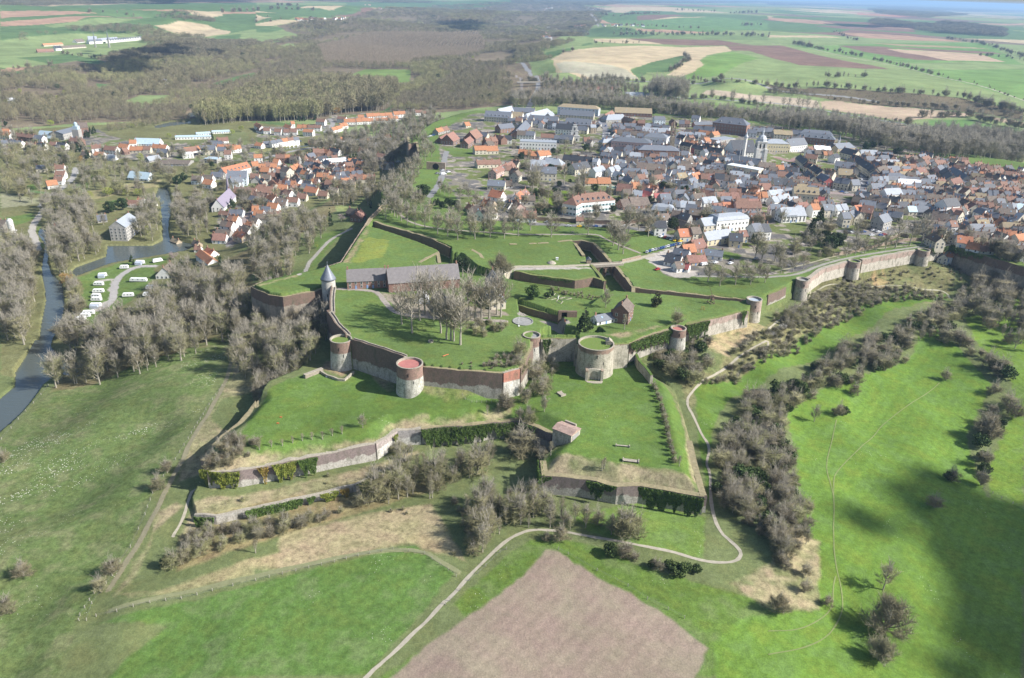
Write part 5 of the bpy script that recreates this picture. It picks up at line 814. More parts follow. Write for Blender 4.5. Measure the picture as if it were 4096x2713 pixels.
lm('large grey white apartment block with slate roof beside the small church', 'U4', '620,605 850,600', 's', 'U', 14, 14, rows_=3)
lm('pale blue wing of the apartment block with small grey roof', 'U4', '650,690 780,670', 's', 'U', 11, 9, rows_=3)
lm('small white church with violet slate roof in the lower town', 'U4', '490,930 640,820', 'v', 'W', 12, 11, rise=7)
lm('ruined watermill with pale slate roof and rows of blind windows beside the river', 'T01', '1070,480 1185,390', 'l', 'G', 16, 13, rise=5, rows_=4)
lm('chalet style reception house with brown roof and skylights on the campsite', 'T01', '1500,900 1570,850', 'b', 'W', 8.5, 12)
lm('pale blue warehouse with white gable in the lower town', 'T00', '1245,1275 1480,1280', 'u', 'W', 8, 14)
lm('long low grey shed with roof lights in the lower town', 'T00', '1460,1480 1760,1478', 'b', 'G', 4.5, 22, rise=2.5)
lm('big grey factory shed with white sliding doors beside the dark conifers', 'T00', '510,1210 670,1175', 's', 'G', 11, 20, rise=3)
lm('old brick malthouse with dark roof behind the factory shed', 'T00', '715,1135 800,1130', 'b', 'B', 16, 12)
lm('long low white greenhouse at the edge of lower town meadow', 'T00', '1805,1222 1935,1215', 'u', 'W', 4, 8, rise=1.6)
lm('long translucent greenhouse, right of two by the lower town meadow', 'T00', '1950,1205 2120,1198', 'u', 'W', 4, 8, rise=1.6)
lm('grey white workshop behind the dark hedge in lower town', 'T00', '1615,1250 1945,1245', 'u', 'W', 5, 8, rise=1.5)
lm('long red roofed farm range beyond the town trees', 'T20', '755,800 970,805', 'r', 'C', 7, 10); lm('orange roofed farm wing beyond the town trees', 'T20', '965,805 1000,830', 'o', 'C', 7, 9); lm('white gabled barn with pale roof beyond the town trees', 'T20', '1050,850 1215,855', 'l', 'W', 7, 12); lm('small open grey shed beside the white gabled barn', 'T20', '1235,875 1290,875', 'l', 'G', 4, 10); lm('tiny orange house half hidden by the wood edge', 'T20', '672,800 695,800', 'o', 'C', 7, 8); lm('tiny orange cottage behind the farm', 'T20', '1115,815 1135,815', 'o', 'C', 6, 7); lm('white cottage with orange roof by the road bridge', 'T20', '305,715 350,718', 'o', 'W', 7, 9)
# monastery in the woods
lm('monastery church with pale slate roof below its spire', 'T00', '805,335 890,335', 'l', 'G', 20, 18, rise=10); lm('long white monastery wing left of the cloister', 'T00', '805,368 930,362', 's', 'W', 12, 12, rows_=2); lm('white monastery house with dark roof at left end', 'T00', '495,425 552,422', 'd', 'W', 12, 12)
lm('brick monastery range with brown roof', 'T00', '560,425 780,412', 'b', 'C', 8, 10); lm('low brick farm range of the monastery', 'T00', '335,455 490,450', 'r', 'B', 8, 14); lm('red roofed cottages beside the monastery', 'T00', '390,405 570,395', 'o', 'C', 7, 9); lm('grey monastery hall with low roof', 'T00', '680,350 755,350', 'b', 'W', 9, 16); lm('long grey roofed cloister range of the monastery', 'T00', '900,355 1080,345', 'l', 'W', 10, 12)
for k in range(14): lm(f'white gabled monk cell, {ordn(k + 1)} from the left in the monastery row', 'T00', f'{985 + k * 23},{368 - k * 2.0} {985 + k * 23 + 5},{356 - k * 2.0}', 's', 'W', 10, 8.5, rise=4.5, group='gabled cells in the monastery row')
# far villages
FV = [('T10', 370, 182, 14, 480, 195), ('T10', 500, 180, 6, 560, 190), ('T10', 600, 185, 3, 640, 195), ('T10', 700, 180, 5, 840, 175), ('T10', 1010, 45, 3, 1060, 48), ('T10', 1130, 78, 2, 1160, 80), ('T20', 170, 280, 12, 330, 320), ('T20', 330, 265, 10, 460, 290), ('T20', 580, 255, 8, 680, 245), ('T20', 260, 345, 5, 360, 360), ('T20', 830, 245, 2, 870, 240), ('T20', 920, 240, 5, 1020, 238), ('T20', 1055, 240, 1, 1060, 240), ('T20', 1100, 240, 2, 1120, 240), ('T20', 1160, 245, 1, 1165, 245), ('T20', 1210, 243, 1, 1215, 243), ('T20', 240, 95, 8, 380, 80), ('T20', 720, 85, 10, 850, 80), ('T30', 1650, 100, 4, 1830, 112), ('T00', 1480, 772, 2, 1540, 772), ('T00', 120, 960, 1, 125, 960)]
FARB = []
for c_, x, y, n, x2, y2 in FV:
    for i in range(n):
        t = (i + random.random() * .8) / max(n, 1); p = S(f'{c_} {x + (x2 - x) * t + random.uniform(-5, 5)},{y + (y2 - y) * t + random.uniform(-7, 7)}')[0]; g = G(p[None])[0]; a = random.uniform(-.5, .5)
        FARB.append(dict(x=g[0], y=g[1], z=g[2], rz=a, L=random.uniform(10, 18), D=9, wh=4.5, rise=4, style='g', roof=random.choice('oorrsw'), wall='W', named=None, farv=1))
# more of the packed old town between the traced roofs
def obb(bd): c, s = math.cos(bd['rz']), math.sin(bd['rz']); k = max(1, int(bd['L'] / 4)); return [(bd['x'] + c * t, bd['y'] + s * t, bd['D'] / 2) for t in np.linspace(-.5, .5, k + 1)[:] * max(bd['L'] - bd['D'] * .7, 0)]
OCC = np.array([o for bd in BL for o in obb(bd)])
RWAY = [(w, wd) for nm, lb, w, wd, c in PW if nm == 'road']
def fill(txt, lvl, n, roofs, walls, tries, hmin=6, hmax=9.5, minsp=-.9):
    global OCC
    poly = P_(txt, lvl); x0, y0 = poly.min(0); x1, y1 = poly.max(0); k = 0; base = np.array([(bd['x'], bd['y'], bd['rz']) for bd in BL])
    X = RNG.uniform(x0, x1, tries * 4); Y = RNG.uniform(y0, y1, tries * 4); m = inside(poly, X, Y); X, Y = X[m][:tries], Y[m][:tries]; ok = np.ones(len(X), bool)
    for w, wd in RWAY:
        if w[:, 1].min() < y1 + 20: ok &= edge_dist(w, X, Y, False) > wd / 2 + 5
    X, Y = X[ok], Y[ok]; Z = Hg(X, Y)
    for x, y, z in zip(X.tolist(), Y.tolist(), Z.tolist()):
        if k >= n: break
        if (np.hypot(OCC[:, 0] - x, OCC[:, 1] - y) < OCC[:, 2] + 2.4).any(): continue
        L = random.uniform(7, 13); D = random.uniform(6.5, 9); j = np.argmin((base[:, 0] - x) ** 2 + (base[:, 1] - y) ** 2); a = base[j, 2] + random.choice((0, 0, 0, math.pi / 2)) + random.uniform(-.04, .04)
        bd = dict(x=x, y=y, z=z, rz=a, L=L, D=D, wh=random.uniform(hmin, hmax) - 3.6, rise=D * .44, style='g', roof=random.choice(roofs), wall=random.choice(walls), named=None)
        for cx_, cy_, r in obb(bd):
            if (np.hypot(OCC[:, 0] - cx_, OCC[:, 1] - cy_) < OCC[:, 2] + r + minsp).any(): break
        else: BL.append(bd); OCC = np.concatenate([OCC, np.array(obb(bd))]); k += 1
    return k
f1 = fill('U3 420,110 880,150 1300,130 1700,200 2364,300 O 2420,520 U3 2364,1280 1700,1180 1300,1150 1250,800 700,760 400,700 420,480 200,300', 48, 330, 'bbrssdsbtd', 'CCWGTB', 14000)
f2 = fill('U1 0,100 2367,300 U2 1100,560 900,800 2300,900 2300,1500 600,1560 0,1500 U1 2300,1400 1480,1000 1800,860 1400,800 1300,250 0,200', 48, 260, 'brssssdl', 'CCWGW', 12000)
f3 = fill('U4 880,480 1500,400 2000,400 2250,500 2250,700 1500,800 1200,1050 900,1000 1000,800', 13, 45, 'oorrbsd', 'WWCG', 2500, 5, 8)
print('filled', f1, f2, f3, len(BL))
# ------------------------------------------------------------------ build them
def cam_size(bd):
    u, v, dep = PX(bd['x'], bd['y'], bd['z'] + 3); return (bd['L'] + bd['D']) * (bd['wh'] + bd['rise'] * .7 + bd['D'] * .3) / dep ** 2 * 1e4, u, v
for bd in BL + FARB: bd['size'], bd['u'], bd['v'] = cam_size(bd)
vis = [bd for bd in BL + FARB if -60 < bd['u'] < 4160 and -60 < bd['v'] < 2800]
named = [bd for bd in vis if bd['named']]; rest = sorted([bd for bd in vis if not bd['named']], key=lambda d: -d['size'])
NIND = 298 - len([b_ for b_ in named if 'house' in b_['named'] or 'cottage' in b_['named']]); IND = rest[:NIND]; STUFF = rest[NIND:]
ANCH = [('the riverside watermill', 500, 890), ('the small violet roofed church', 910, 800), ('the grey apartment block', 960, 700), ('the canal quay', 1300, 560), ('the orange roofed terraces by the poplar wood', 1450, 470), ('the bright orange school', 900, 640), ('the pale blue warehouse', 620, 560), ('the factory shed', 260, 540), ('the lane below the wooded slope', 1000, 960), ('the left edge road', 150, 700), ('the narrow lanes under the rampart', 1400, 700),
 ('the red roofed brick pair', 1880, 540), ('the white mansion', 2330, 790), ('the quiet lane left of the mansion', 2000, 800), ('the flat roofed modern block', 2150, 570), ('the blue white barracks', 2300, 460), ('the pink brick school', 2520, 620), ('the ruined belfry', 2690, 560), ('the largest brick school block', 2930, 500), ('the domed church tower', 3050, 560), ('the white sheet roofed hall', 2980, 680), ('the gravel car park', 2680, 960), ('the tall white townhouse', 2920, 850), ('the long white terrace', 3150, 830), ('the tree filled square', 3330, 770), ('the town hall garden', 3350, 630), ('the long straight street', 3470, 700), ('the car park behind the rampart', 3450, 900), ('the big brown barn', 3800, 880), ('the white gable with many dormers', 3820, 790), ('the far right lanes', 4000, 700), ('the right end of the promenade', 3950, 980), ('the far edge of the old town', 3700, 620), ('the mansard roofed house', 3570, 700)]
def emit_house(bd, nm='house'):
    r, wl = bd['roof'], bd['wall']; t = thing(nm, bd.get('label_') or bd['named'], bd.get('cat', 'house'), (float(bd['x']), float(bd['y']), float(bd['z'])), bd['rz'], bd.get('group'))
    W, Rf = roofgeo(bd['L'], bd['D'], bd['wh'], bd['rise'], bd['style']); W.obj('wall', WM[wl], t); rf = Rf.obj('roof', RM[r], t)
    L, D, wh = bd['L'], bd['D'], bd['wh']; c, s = math.cos(bd['rz']), math.sin(bd['rz']); top = wh + bd['rise']; farther = bd['size'] < .9
    if bd['style'] != 'f' and not (bd['named'] and bd['D'] > 13 and 'church' in bd['named']):
        for e in ((-1, 1) if L > 9 else (random.choice((-1, 1)),)):
            if bd['style'] == 'g': link('chimney', ME_CH, rf, (e * (L / 2 - .7), 0, top + .35))
            else: link('chimney', ME_CH, rf, (e * L * .22, random.uniform(-.6, .6), top + .2))
    fl = bd.get('rows_') or (2 if wh > 4.3 else 1)
    win = ME_WSH if bd.get('shut') else ME_WIN
    for side in range(4):
        ln, off = (L, D / 2) if side % 2 == 0 else (D, L / 2); a = [-math.pi / 2, 0, math.pi / 2, math.pi][side]
        nx, ny = math.cos(a), math.sin(a); wx, wy = nx * c - ny * s, nx * s + ny * c
        dx, dy = -bd['x'], -bd['y']; dd = math.hypot(dx, dy)
        if (wx * dx + wy * dy) / dd < .22: continue
        if side % 2 and (bd['size'] < 1.5 and not bd.get('rows_')): continue
        if bd.get('nowin'): continue
        nW = max(1, min(int(ln / (3.0 if not bd.get('rows_') else 2.9)), 5 if not bd['named'] else 12))
        for f in range(fl):
            zz = 1.6 + f * (wh - 1.0) / fl if fl > 1 else wh * .52
            if fl > 1: zz = 1.55 + f * (wh - .6) / fl
            for i in range(nW):
                q = (i + .5) / nW * ln - ln / 2
                me = win
                if f == 0 and i == nW // 2 and side % 2 == 0: me = ME_DOOR
                if bd.get('doors') and f == 0 and side % 2 == 0 and i % 3 == 1: me = ME_DOOR
                o = link('door' if me is ME_DOOR else 'window', me, t, (nx * (off + .02) - ny * q, ny * (off + .02) + nx * q, (1.1 if me is ME_DOOR else zz)), a + math.pi / 2)
                if farther and not bd['named']: o.scale = (1.15, 1, 1.1)
        nd = bd.get('dorm', 0)
        if side % 2 == 0:
            if nd:
                for i in range(nd): link('dormer', ME_DORM, rf, (nx * (off * .78) - ny * ((i + .5) / nd - .5) * ln * .86, ny * (off * .78) + nx * ((i + .5) / nd - .5) * ln * .86, wh + bd['rise'] * .18), a + math.pi / 2)
            elif bd['style'] == 'g' and random.random() < .3 and not farther:
                sl = math.atan2(bd['rise'], D / 2); o = link('skylight', ME_SKY, rf, (nx * off * .5 + random.uniform(-.25, .25) * L * abs(ny), ny * off * .5, wh + bd['rise'] * .5 + .26), a + math.pi / 2); o.rotation_euler = (sl, 0, a + math.pi / 2)
    return t
grp = {}
for bd in IND:
    ai = min(range(len(ANCH)), key=lambda i: (ANCH[i][1] - bd['u']) ** 2 + 3 * (ANCH[i][2] - bd['v']) ** 2); bd['key'] = (bd['wall'], bd['roof'], ai); grp.setdefault(bd['key'], []).append(bd)
for (w_, r_, ai), L_ in grp.items():
    L_.sort(key=lambda d: d['u'])
    for k, bd in enumerate(L_):
        base = f"{WN[w_]} house, {RN[r_]} roof"
        pos = f"by {ANCH[ai][0]}" if len(L_) == 1 else f"{ordn(k + 1)} of {len(L_)} from left by {ANCH[ai][0]}"
        bd['label_'] = ' '.join((base + ', ' + pos).split()[:16]); bd['group'] = 'houses of the town'
        if bd.get('farv'): bd['group'] = 'houses of the far villages'
for bd in IND: emit_house(bd)
for bd in named:
    lb = bd['named']; nm = 'house' if 'house' in lb or 'cottage' in lb else 'church' if 'church' in lb or 'chapel' in lb else 'barn' if 'barn' in lb or 'shed' in lb else 'monk_cell' if 'cell' in lb else 'greenhouse' if 'greenhouse' in lb else 'watermill' if 'mill ' in lb else 'school' if 'school' in lb else 'mansion' if 'mansion' in lb else 'terrace_building' if 'terrace' in lb else 'large_building'
    bd['cat'] = nm.replace('_', ' '); emit_house(bd, nm)
# the remaining small roofs read as one mass
def merge_stuff(items, name):
    mats = list(RM.values()) + list(WM.values()) + [M_GLASS, M_CHIM]; ix = {k: i for i, k in enumerate(list(RM) + list(WM))}; out = MB()
    for bd in items:
        W, Rf = roofgeo(bd['L'], bd['D'], bd['wh'], bd['rise'], bd['style']); c, s = math.cos(bd['rz']), math.sin(bd['rz']); tr = lambda v: (bd['x'] + v[0] * c - v[1] * s, bd['y'] + v[0] * s + v[1] * c, bd['z'] + v[2])
        out.add([tr(v) for v in W.v], W.f, ix[bd['wall']]); out.add([tr(v) for v in Rf.v], Rf.f, ix[bd['roof']])
        q = MB(); L, D, wh = bd['L'], bd['D'], bd['wh']
        if not bd.get('farv'):
            for sy in (-1, 1):
                for i in range(max(1, int(L / 3.4))):
                    for z in ((1.5, 3.9) if wh > 4.6 else (1.6,)): x = (i + .5) / max(1, int(L / 3.4)) * L - L / 2; q.box(x - .5, x + .5, sy * D / 2 - .05, sy * D / 2 + .05, z - .7, z + .7)
            out.add([tr(v) for v in q.v], q.f, len(mats) - 2); q = MB()
            for e in (-1, 1): q.box(e * (L / 2 - .7) - .4, e * (L / 2 - .7) + .4, -.35, .35, wh + bd['rise'] - .6, wh + bd['rise'] + 1.5)
            out.add([tr(v) for v in q.v], q.f, len(mats) - 1)
    return tag(out.obj(name, mats), 'the many smaller roofs packed between the larger houses of the old town', 'houses', kind='stuff')
merge_stuff(STUFF, 'packed_houses')
# ------------------------------------------------------------------ spires, towers and church fronts of the town
def spot(txt, Ht):
    xy = ridge_pt(S(txt)[0], Ht); return (float(xy[0]), float(xy[1]), Hp(*xy))
WS = mat('white_church_stone', (.72, .70, .66), .9, .12, .6, bump=.2); LEAD = mat('lead_dome', (.42, .45, .48), .5, .1, 1.2); BST = mat('belfry_stone', (.33, .28, .21), .95, .25, .9, (.18, .15, .11), bump=.5)
p = spot('U2 1360,340', 34); t = thing('church_tower', 'square white church tower with grey lead dome and lantern', 'church tower', p, .0)
b = MB(); b.box(-5, 5, -5, 5, -2, 20); b.box(-5.4, 5.4, -5.4, 5.4, 19.6, 20.4); b.box(-5.2, 5.2, -5.2, 5.2, 11, 11.6); b.obj('tower_body', WS, t)
b = MB(); b.lathe([(5.3, 20.4), (5.0, 23), (3.6, 25.4), (1.5, 26.8), (1.3, 27)], 8); rf = b.obj('dome', LEAD, t); b = MB(); b.lathe([(1.2, 26.8), (1.2, 29.5), (1.5, 29.6), (.9, 31.2), (.1, 34.5)], 8); b.obj('lantern', LEAD, rf)
for x in (-2, 2): 
    for sd in (0, 1): b = MB(); b.box(x - .7, x + .7, -5.25, -4.9, 13.5, 18); o = b.obj('belfry_opening', M_DARK, t); o.rotation_euler = (0, 0, -sd * math.pi / 2)
b = MB(); b.box(-6, -3, -7, -4.5, -1, 13); b.box(3, 6, -7, -4.5, -1, 13); b.prism([(-3, -6.4), (3, -6.4), (3, -4.8), (-3, -4.8)], -1, 9); b.obj('buttress', WS, t)
p = spot('U2 1110,400', 31); t = thing('church_turret', 'slender grey turret with onion cap on the dark nave roof', 'turret', p); b = MB(); b.lathe([(1.8, 0), (1.8, 25)], 8); b.obj('turret_body', WS, t); b = MB(); b.lathe([(2.2, 25), (2.3, 26.5), (1.2, 28), (.8, 28.6), (.9, 29.3), (.05, 32)], 8); b.obj('cap', LEAD, t)
p = spot('U1 935,285', 20); t = thing('baroque_front', 'tall white baroque church front stepping up to a curved top', 'church front', p, .0)
b = MB(); 
for x0, x1, z0, z1, y in ((-6, 6, -2, 7, .8), (-4.2, 4.2, 7, 13, .7), (-3, 3, 13, 17, .6), (-1.8, 1.8, 17, 19.4, .5)): b.box(x0, x1, -y, y, z0, z1); b.box(x0 - .3, x1 + .3, -y - .3, y + .3, z1 - .35, z1 + .05)
b.obj('facade', WS, t)
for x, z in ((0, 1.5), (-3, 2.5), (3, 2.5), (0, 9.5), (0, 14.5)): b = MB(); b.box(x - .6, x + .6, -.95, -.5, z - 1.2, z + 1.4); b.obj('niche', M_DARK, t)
p = spot('U2 40,215', 36); t = thing('ruined_belfry', 'slender ruined stone belfry with openwork pinnacle rising over the slate roofs', 'belfry', p)
b = MB(); b.box(-2.3, 2.3, -2.3, 2.3, -2, 18); b.obj('tower_body', BST, t)
b = MB()
for sx in (-1, 1):
    for sy in (-1, 1): b.box(sx * 1.9 - .35, sx * 1.9 + .35, sy * 1.9 - .35, sy * 1.9 + .35, 18, 27); b.lathe([(.5, 27), (.05, 30)], 6, sx * 1.9, sy * 1.9)
for z in (20.5, 24, 26.6): b.box(-2.2, 2.2, -2.2, -1.7, z, z + .5); b.box(-2.2, 2.2, 1.7, 2.2, z, z + .5); b.box(-2.2, -1.7, -2.2, 2.2, z, z + .5); b.box(1.7, 2.2, -2.2, 2.2, z, z + .5)
b.lathe([(1.3, 26.5), (.9, 31), (.1, 37)], 6); b.obj('pinnacle', BST, t)
def spire(label, txt, Ht, wb, hb, m1, m2, name='spire'):
    p = spot(txt, Ht); t = thing(name, label, 'spire', p); b = MB(); b.box(-wb, wb, -wb, wb, -2, hb); b.obj('tower_body', m1, t); b = MB(); b.lathe([(wb * 1.35, hb), (wb * .8, hb + (Ht - hb) * .3), (.05, Ht)], 8, capt=False, capb=True); b.obj('spire_roof', m2, t)
spire('tall grey spire, left of the two at the monastery', 'T00 850,262', 50, 1.5, 22, WM['G'], RM['s']); spire('tall pale spire with square tower, right of the two at the monastery', 'T00 980,272', 48, 2.0, 22, WM['G'], RM['s'])
spire('thin violet slate spire with square base beside the lower town church', 'U4 603,625', 26, 1.6, 9, RM['v'], RM['v']); spire('small grey turret spire on the school roof at the right back', 'T30 670,1240', 18, 1.2, 12, WS, RM['s'])
p = spot('U2 1030,570', 24); b = MB(); b.lathe([(.4, 0), (.3, 14), (.5, 14.1), (.5, 16), (.12, 16.2), (.05, 24)], 8); tag(b.obj('antenna_mast', mat('galvanised', (.45, .46, .47), .5), None, p), 'thin grey antenna mast above the cream flats', 'mast')
p = spot('T00 690,1125', 26); t = thing('factory_tower', 'square grey factory tower with pale blue tank beside the malthouse', 'tower', p); b = MB(); b.box(-4, 4, -4, 4, -2, 17); b.obj('tower_body', WM['G'], t); b = MB(); b.box(-3, 3, -3, 3, 17, 21); b.lathe([(2.2, 21), (2.2, 24.5), (.3, 26)], 12); b.obj('tank', RM['u'], t)
p = spot('T01 82,450', 12); b = MB(); b.lathe([(2.4, 0), (2.4, 10.5), (1.2, 12), (.2, 12.1)], 20); tag(b.obj('silo', mat('white_metal', (.62, .62, .6), .5), None, p), 'white metal silo beside the grey barn at the left edge', 'silo')
# ------------------------------------------------------------------ vegetation
BARK = mat('bark_grey', (.36, .33, .27), .95, .2, 2); 
TW = {'g': mat('twigs_grey_brown', (.245, .222, .13), 1, .12, .3, objvar=.3), 'k': mat('twigs_khaki', (.285, .275, .138), 1, .12, .3, objvar=.28), 'p': mat('twigs_purple_brown', (.225, .20, .13), 1, .12, .3, objvar=.3),
      'n': mat('twigs_young_poplar', (.33, .27, .195), 1, .1, .3, objvar=.1), 'd': mat('foliage_dark', (.030, .052, .020), .8, .3, .6, (.05, .075, .025), objvar=.15, spec=.25), 'f': mat('foliage_mid', (.075, .12, .025), .8, .25, .6, (.035, .06, .015), objvar=.2), 'y': mat('foliage_yellow_green', (.30, .33, .06), .85, .2, .6, (.20, .24, .05), objvar=.12), 'w': mat('blossom_pale', (.55, .52, .48), .9, .15, .6), 'o': mat('buds_orange', (.42, .26, .09), .9, .2, .6), 'b': mat('foliage_brown_green', (.085, .085, .030), .85, .25, .6, (.05, .055, .02)), 'v': mat('blossom_mauve', (.36, .28, .28), .9, .15, .6), 'e': mat('ivy_on_trunks', (.085, .13, .035), .8, .3, .6, objvar=.2)}
def grow(seed, h, cr, clear, shape, nl, ns, nt, tl=1.1, tw=.075, limb_r=.11, minr=True):
    """bare deciduous tree: trunk mesh and crown mesh (limbs, branches, twigs)"""
    rg = np.random.default_rng(seed); T = MB(); r0 = .022 * h + .05; n = 5; P = [np.array([0, 0, -.6])]
    topz = h * (.86 if shape not in ('bush', 'dome') else .45)
    for i in range(1, n + 1): P.append(np.array([rg.normal(0, .12) * i * h / 30, rg.normal(0, .12) * i * h / 30, topz * i / n]))
    rad = [r0 * (1.25 - 1.05 * i / n) for i in range(n + 1)]
    for i in range(n): T.tube(P[i], P[i + 1], rad[i], rad[i + 1], 7)
    C = MB(); base = []; dirs = []
    def at(f): f = f * n; i = min(int(f), n - 1); return P[i] * (1 - f + i) + P[i + 1] * (f - i)
    for k in range(nl):
        f = clear + (1 - clear) * (k + rg.random() * .6) / nl; a = k * 2.4 + rg.normal(0, .35); p = at(min(f, .99)); u = (f - clear) / (1 - clear)
        if shape == 'round': R_ = cr * (.55 + .9 * math.sin(math.pi * min(1, .15 + u * .8))) * .72; el = .35 + 1.0 * u
        elif shape == 'poplar': R_ = cr * (1.1 - .6 * u); el = 1.0 + .3 * u
        elif shape == 'dome': f = clear + .3 * rg.random(); p = at(f); el = rg.uniform(.2, 1.5); R_ = 0
        elif shape == 'bush': R_ = cr * rg.uniform(.75, 1.05); el = rg.uniform(.15, 1.45)
        else: R_ = cr * (.5 + .6 * math.sin(math.pi * (.2 + .7 * u))); el = .6 + .7 * u
        L = R_ * rg.uniform(.85, 1.2) / max(.5, math.cos(el) * .9 + .1 * (shape != 'poplar')); L = min(L, h * .6 if shape != 'bush' else 1.3 * max(cr, h))
        if shape == 'dome': L = rg.uniform(.82, 1.0) / math.hypot(math.cos(el) / cr, math.sin(el) / (h * .72))
        q = [p]; e_ = el; az = a
        for s in range(4):
            e_ += rg.normal(.06, .08); az += rg.normal(0, .18); q.append(q[-1] + L / 4 * np.array([math.cos(az) * math.cos(e_), math.sin(az) * math.cos(e_), math.sin(e_)]))
        rr_ = limb_r * L / 5 + .03
        for s in range(4): C.tube(q[s], q[s + 1], rr_ * (1 - s * .23), rr_ * (1 - (s + 1) * .23), 4)
        for s in range(ns):
            g = rg.uniform(.25, 1.0) * 4; i = min(int(g), 3); b0 = q[i] + (q[i + 1] - q[i]) * (g - i); d = (q[i + 1] - q[i]); d /= np.linalg.norm(d); w = rg.normal(size=3); w[2] = abs(w[2]) * .8 + .1; w = w / np.linalg.norm(w) * .9 + d * .7; w /= np.linalg.norm(w)
            l = L * rg.uniform(.22, .42); b1 = b0 + w * l
            C.tube(b0, b1, rr_ * .42, rr_ * .12, 3)
            t = rg.uniform(.2, 1.05, nt)[:, None]; base.append(b0 + (b1 - b0) * t); dirs.append(np.tile(w, (nt, 1)))
    base = np.concatenate(base); dirs = np.concatenate(dirs); m = len(base); d = rg.normal(size=(m, 3)) * .75 + dirs * .55 + np.array([0, 0, .3]); d /= np.linalg.norm(d, axis=1, keepdims=True); L = tl * rg.uniform(.4, 1.9, (m, 1)) * rg.uniform(.6, 1, (m, 1)); side = np.cross(d, rg.normal(size=(m, 3))); side /= np.maximum(np.linalg.norm(side, axis=1, keepdims=True), 1e-5); side *= tw * .5
    V = np.stack([base - side, base + side, base + d * L], 1).reshape(-1, 3)
    if shape != 'bush' or True: V[:, 2] = np.minimum(V[:, 2], h * 1.02); V[:, 2] = np.maximum(V[:, 2], .05)
    o = len(C.v); tv = np.array(C.v); faces = C.f
    tri = []
    for q in faces: tri += [(q[0], q[1], q[2]), (q[0], q[2], q[3])] if len(q) == 4 else [q]
    vv = np.concatenate([tv, V]); ff = np.concatenate([np.array(tri), np.arange(3 * m).reshape(m, 3) + o]); mi = np.concatenate([np.ones(len(tri), int), np.zeros(m, int)])
    return T, vv, ff, mi
def crown_leaves(seed, n, h, cr, z0, kind, size):
    """leafy crown: clumped leaves through an uneven volume"""
    rg = np.random.default_rng(seed); nc = 26 if kind != 'cone' else 40; cl = []
    for i in range(nc):
        if kind == 'cone': u = rg.random() ** .8; rr_ = cr * (1 - u) * rg.uniform(.75, 1.05) + .2; a = rg.uniform(0, 6.28); cl.append((rr_ * math.cos(a), rr_ * math.sin(a), z0 + (h - z0) * u, (cr * (1 - u) * .42 + .25)))
        elif kind == 'column': u = rg.random(); rr_ = cr * .55 * math.sin(math.pi * min(1, .25 + .72 * u)) ; a = rg.uniform(0, 6.28); cl.append((rr_ * math.cos(a), rr_ * math.sin(a), z0 + (h - z0) * u, cr * .5 * (1.05 - u * .75)))
        else:
            v = rg.normal(size=3); v /= np.linalg.norm(v); s = rg.uniform(.55, .88); cz = (h + z0) / 2; cl.append((v[0] * cr * s, v[1] * cr * s, cz + v[2] * (h - z0) / 2 * s, cr * rg.uniform(.24, .42)))
    cl = np.array(cl); k = rg.choice(nc, n, p=(cl[:, 3] ** 2) / (cl[:, 3] ** 2).sum()); v = rg.normal(size=(n, 3)); v /= np.linalg.norm(v, axis=1, keepdims=True); r = cl[k, 3:4] * rg.uniform(.6, 1.08, (n, 1)); P = cl[k, :3] + v * r * np.array([1, 1, .8]); P[:, 2] = np.maximum(P[:, 2], .1)
    return P, rg
PROTO = {}
def proto(key, var, T, crown_me):
    tm = T.mesh('trunk', BARK) if T is not None else None; PROTO.setdefault(key, []).append((tm, crown_me))
def mk_bare(key, mk_, seeds, h, cr, clear, shape, nl, ns, nt, **kw):
    for s in seeds:
        T, v, f, mi = grow(s, h, cr, clear, shape, nl, ns, nt, **kw); proto(key, s, T, bulk('crown', v, f, [TW[mk_], BARK], mi))
mk_bare('round', 'g', (1, 2, 3), 12, 5.2, .30, 'round', 19, 16, 10, tl=1.5, tw=.07)
mk_bare('roundk', 'k', (4, 5), 12, 5.2, .28, 'round', 19, 16, 10, tl=1.5, tw=.07)
mk_bare('tall', 'g', (6, 7, 8), 18, 6.0, .38, 'round', 18, 14, 7, tl=1.9, tw=.07)
mk_bare('wood', 'k', (9, 10, 11), 13, 4.0, .22, 'wood', 20, 14, 9, tl=1.6, tw=.075)
mk_bare('woodg', 'g', (12, 13), 13, 4.2, .22, 'wood', 20, 14, 9, tl=1.6, tw=.075)
mk_bare('thin', 'g', (14, 15, 16), 9, 2.0, .2, 'poplar', 12, 6, 10, tl=.9, tw=.055)
mk_bare('bush', 'g', (17, 18, 19), 4.5, 3.0, .02, 'bush', 26, 11, 11, tl=1.15, tw=.06, limb_r=.05)
mk_bare('bushp', 'p', (20, 21), 4.5, 3.0, .02, 'bush', 26, 11, 11, tl=1.15, tw=.06, limb_r=.05)
mk_bare('bushk', 'k', (22, 23), 4.5, 3.0, .02, 'bush', 26, 11, 11, tl=1.15, tw=.06, limb_r=.05)
mk_bare('spread', 'g', (24, 25), 13, 8.0, .10, 'dome', 34, 24, 13, tl=1.8, tw=.065)
for s in (30, 31):      # ivy clad or evergreen scrub
    P_l, rg = crown_leaves(s, 1500, 5.2, 2.8, .2, 'round', .5); proto('scrubd', s, None, leaves(P_l, .5, rg, TW['e'], 'crown'))
    P_l, rg = crown_leaves(s + 5, 2600, 10, 4.3, 1.6, 'round', .5); T = MB(); T.tube((0, 0, -.5), (0, 0, 6), .35, .15, 7); proto('evround', s, T, leaves(P_l, .55, rg, TW['d'], 'crown'))
P_l, rg = crown_leaves(36, 2200, 7, 3.7, .3, 'round', .5); proto('greenball', 0, None, leaves(P_l, .5, rg, TW['f'], 'crown'))
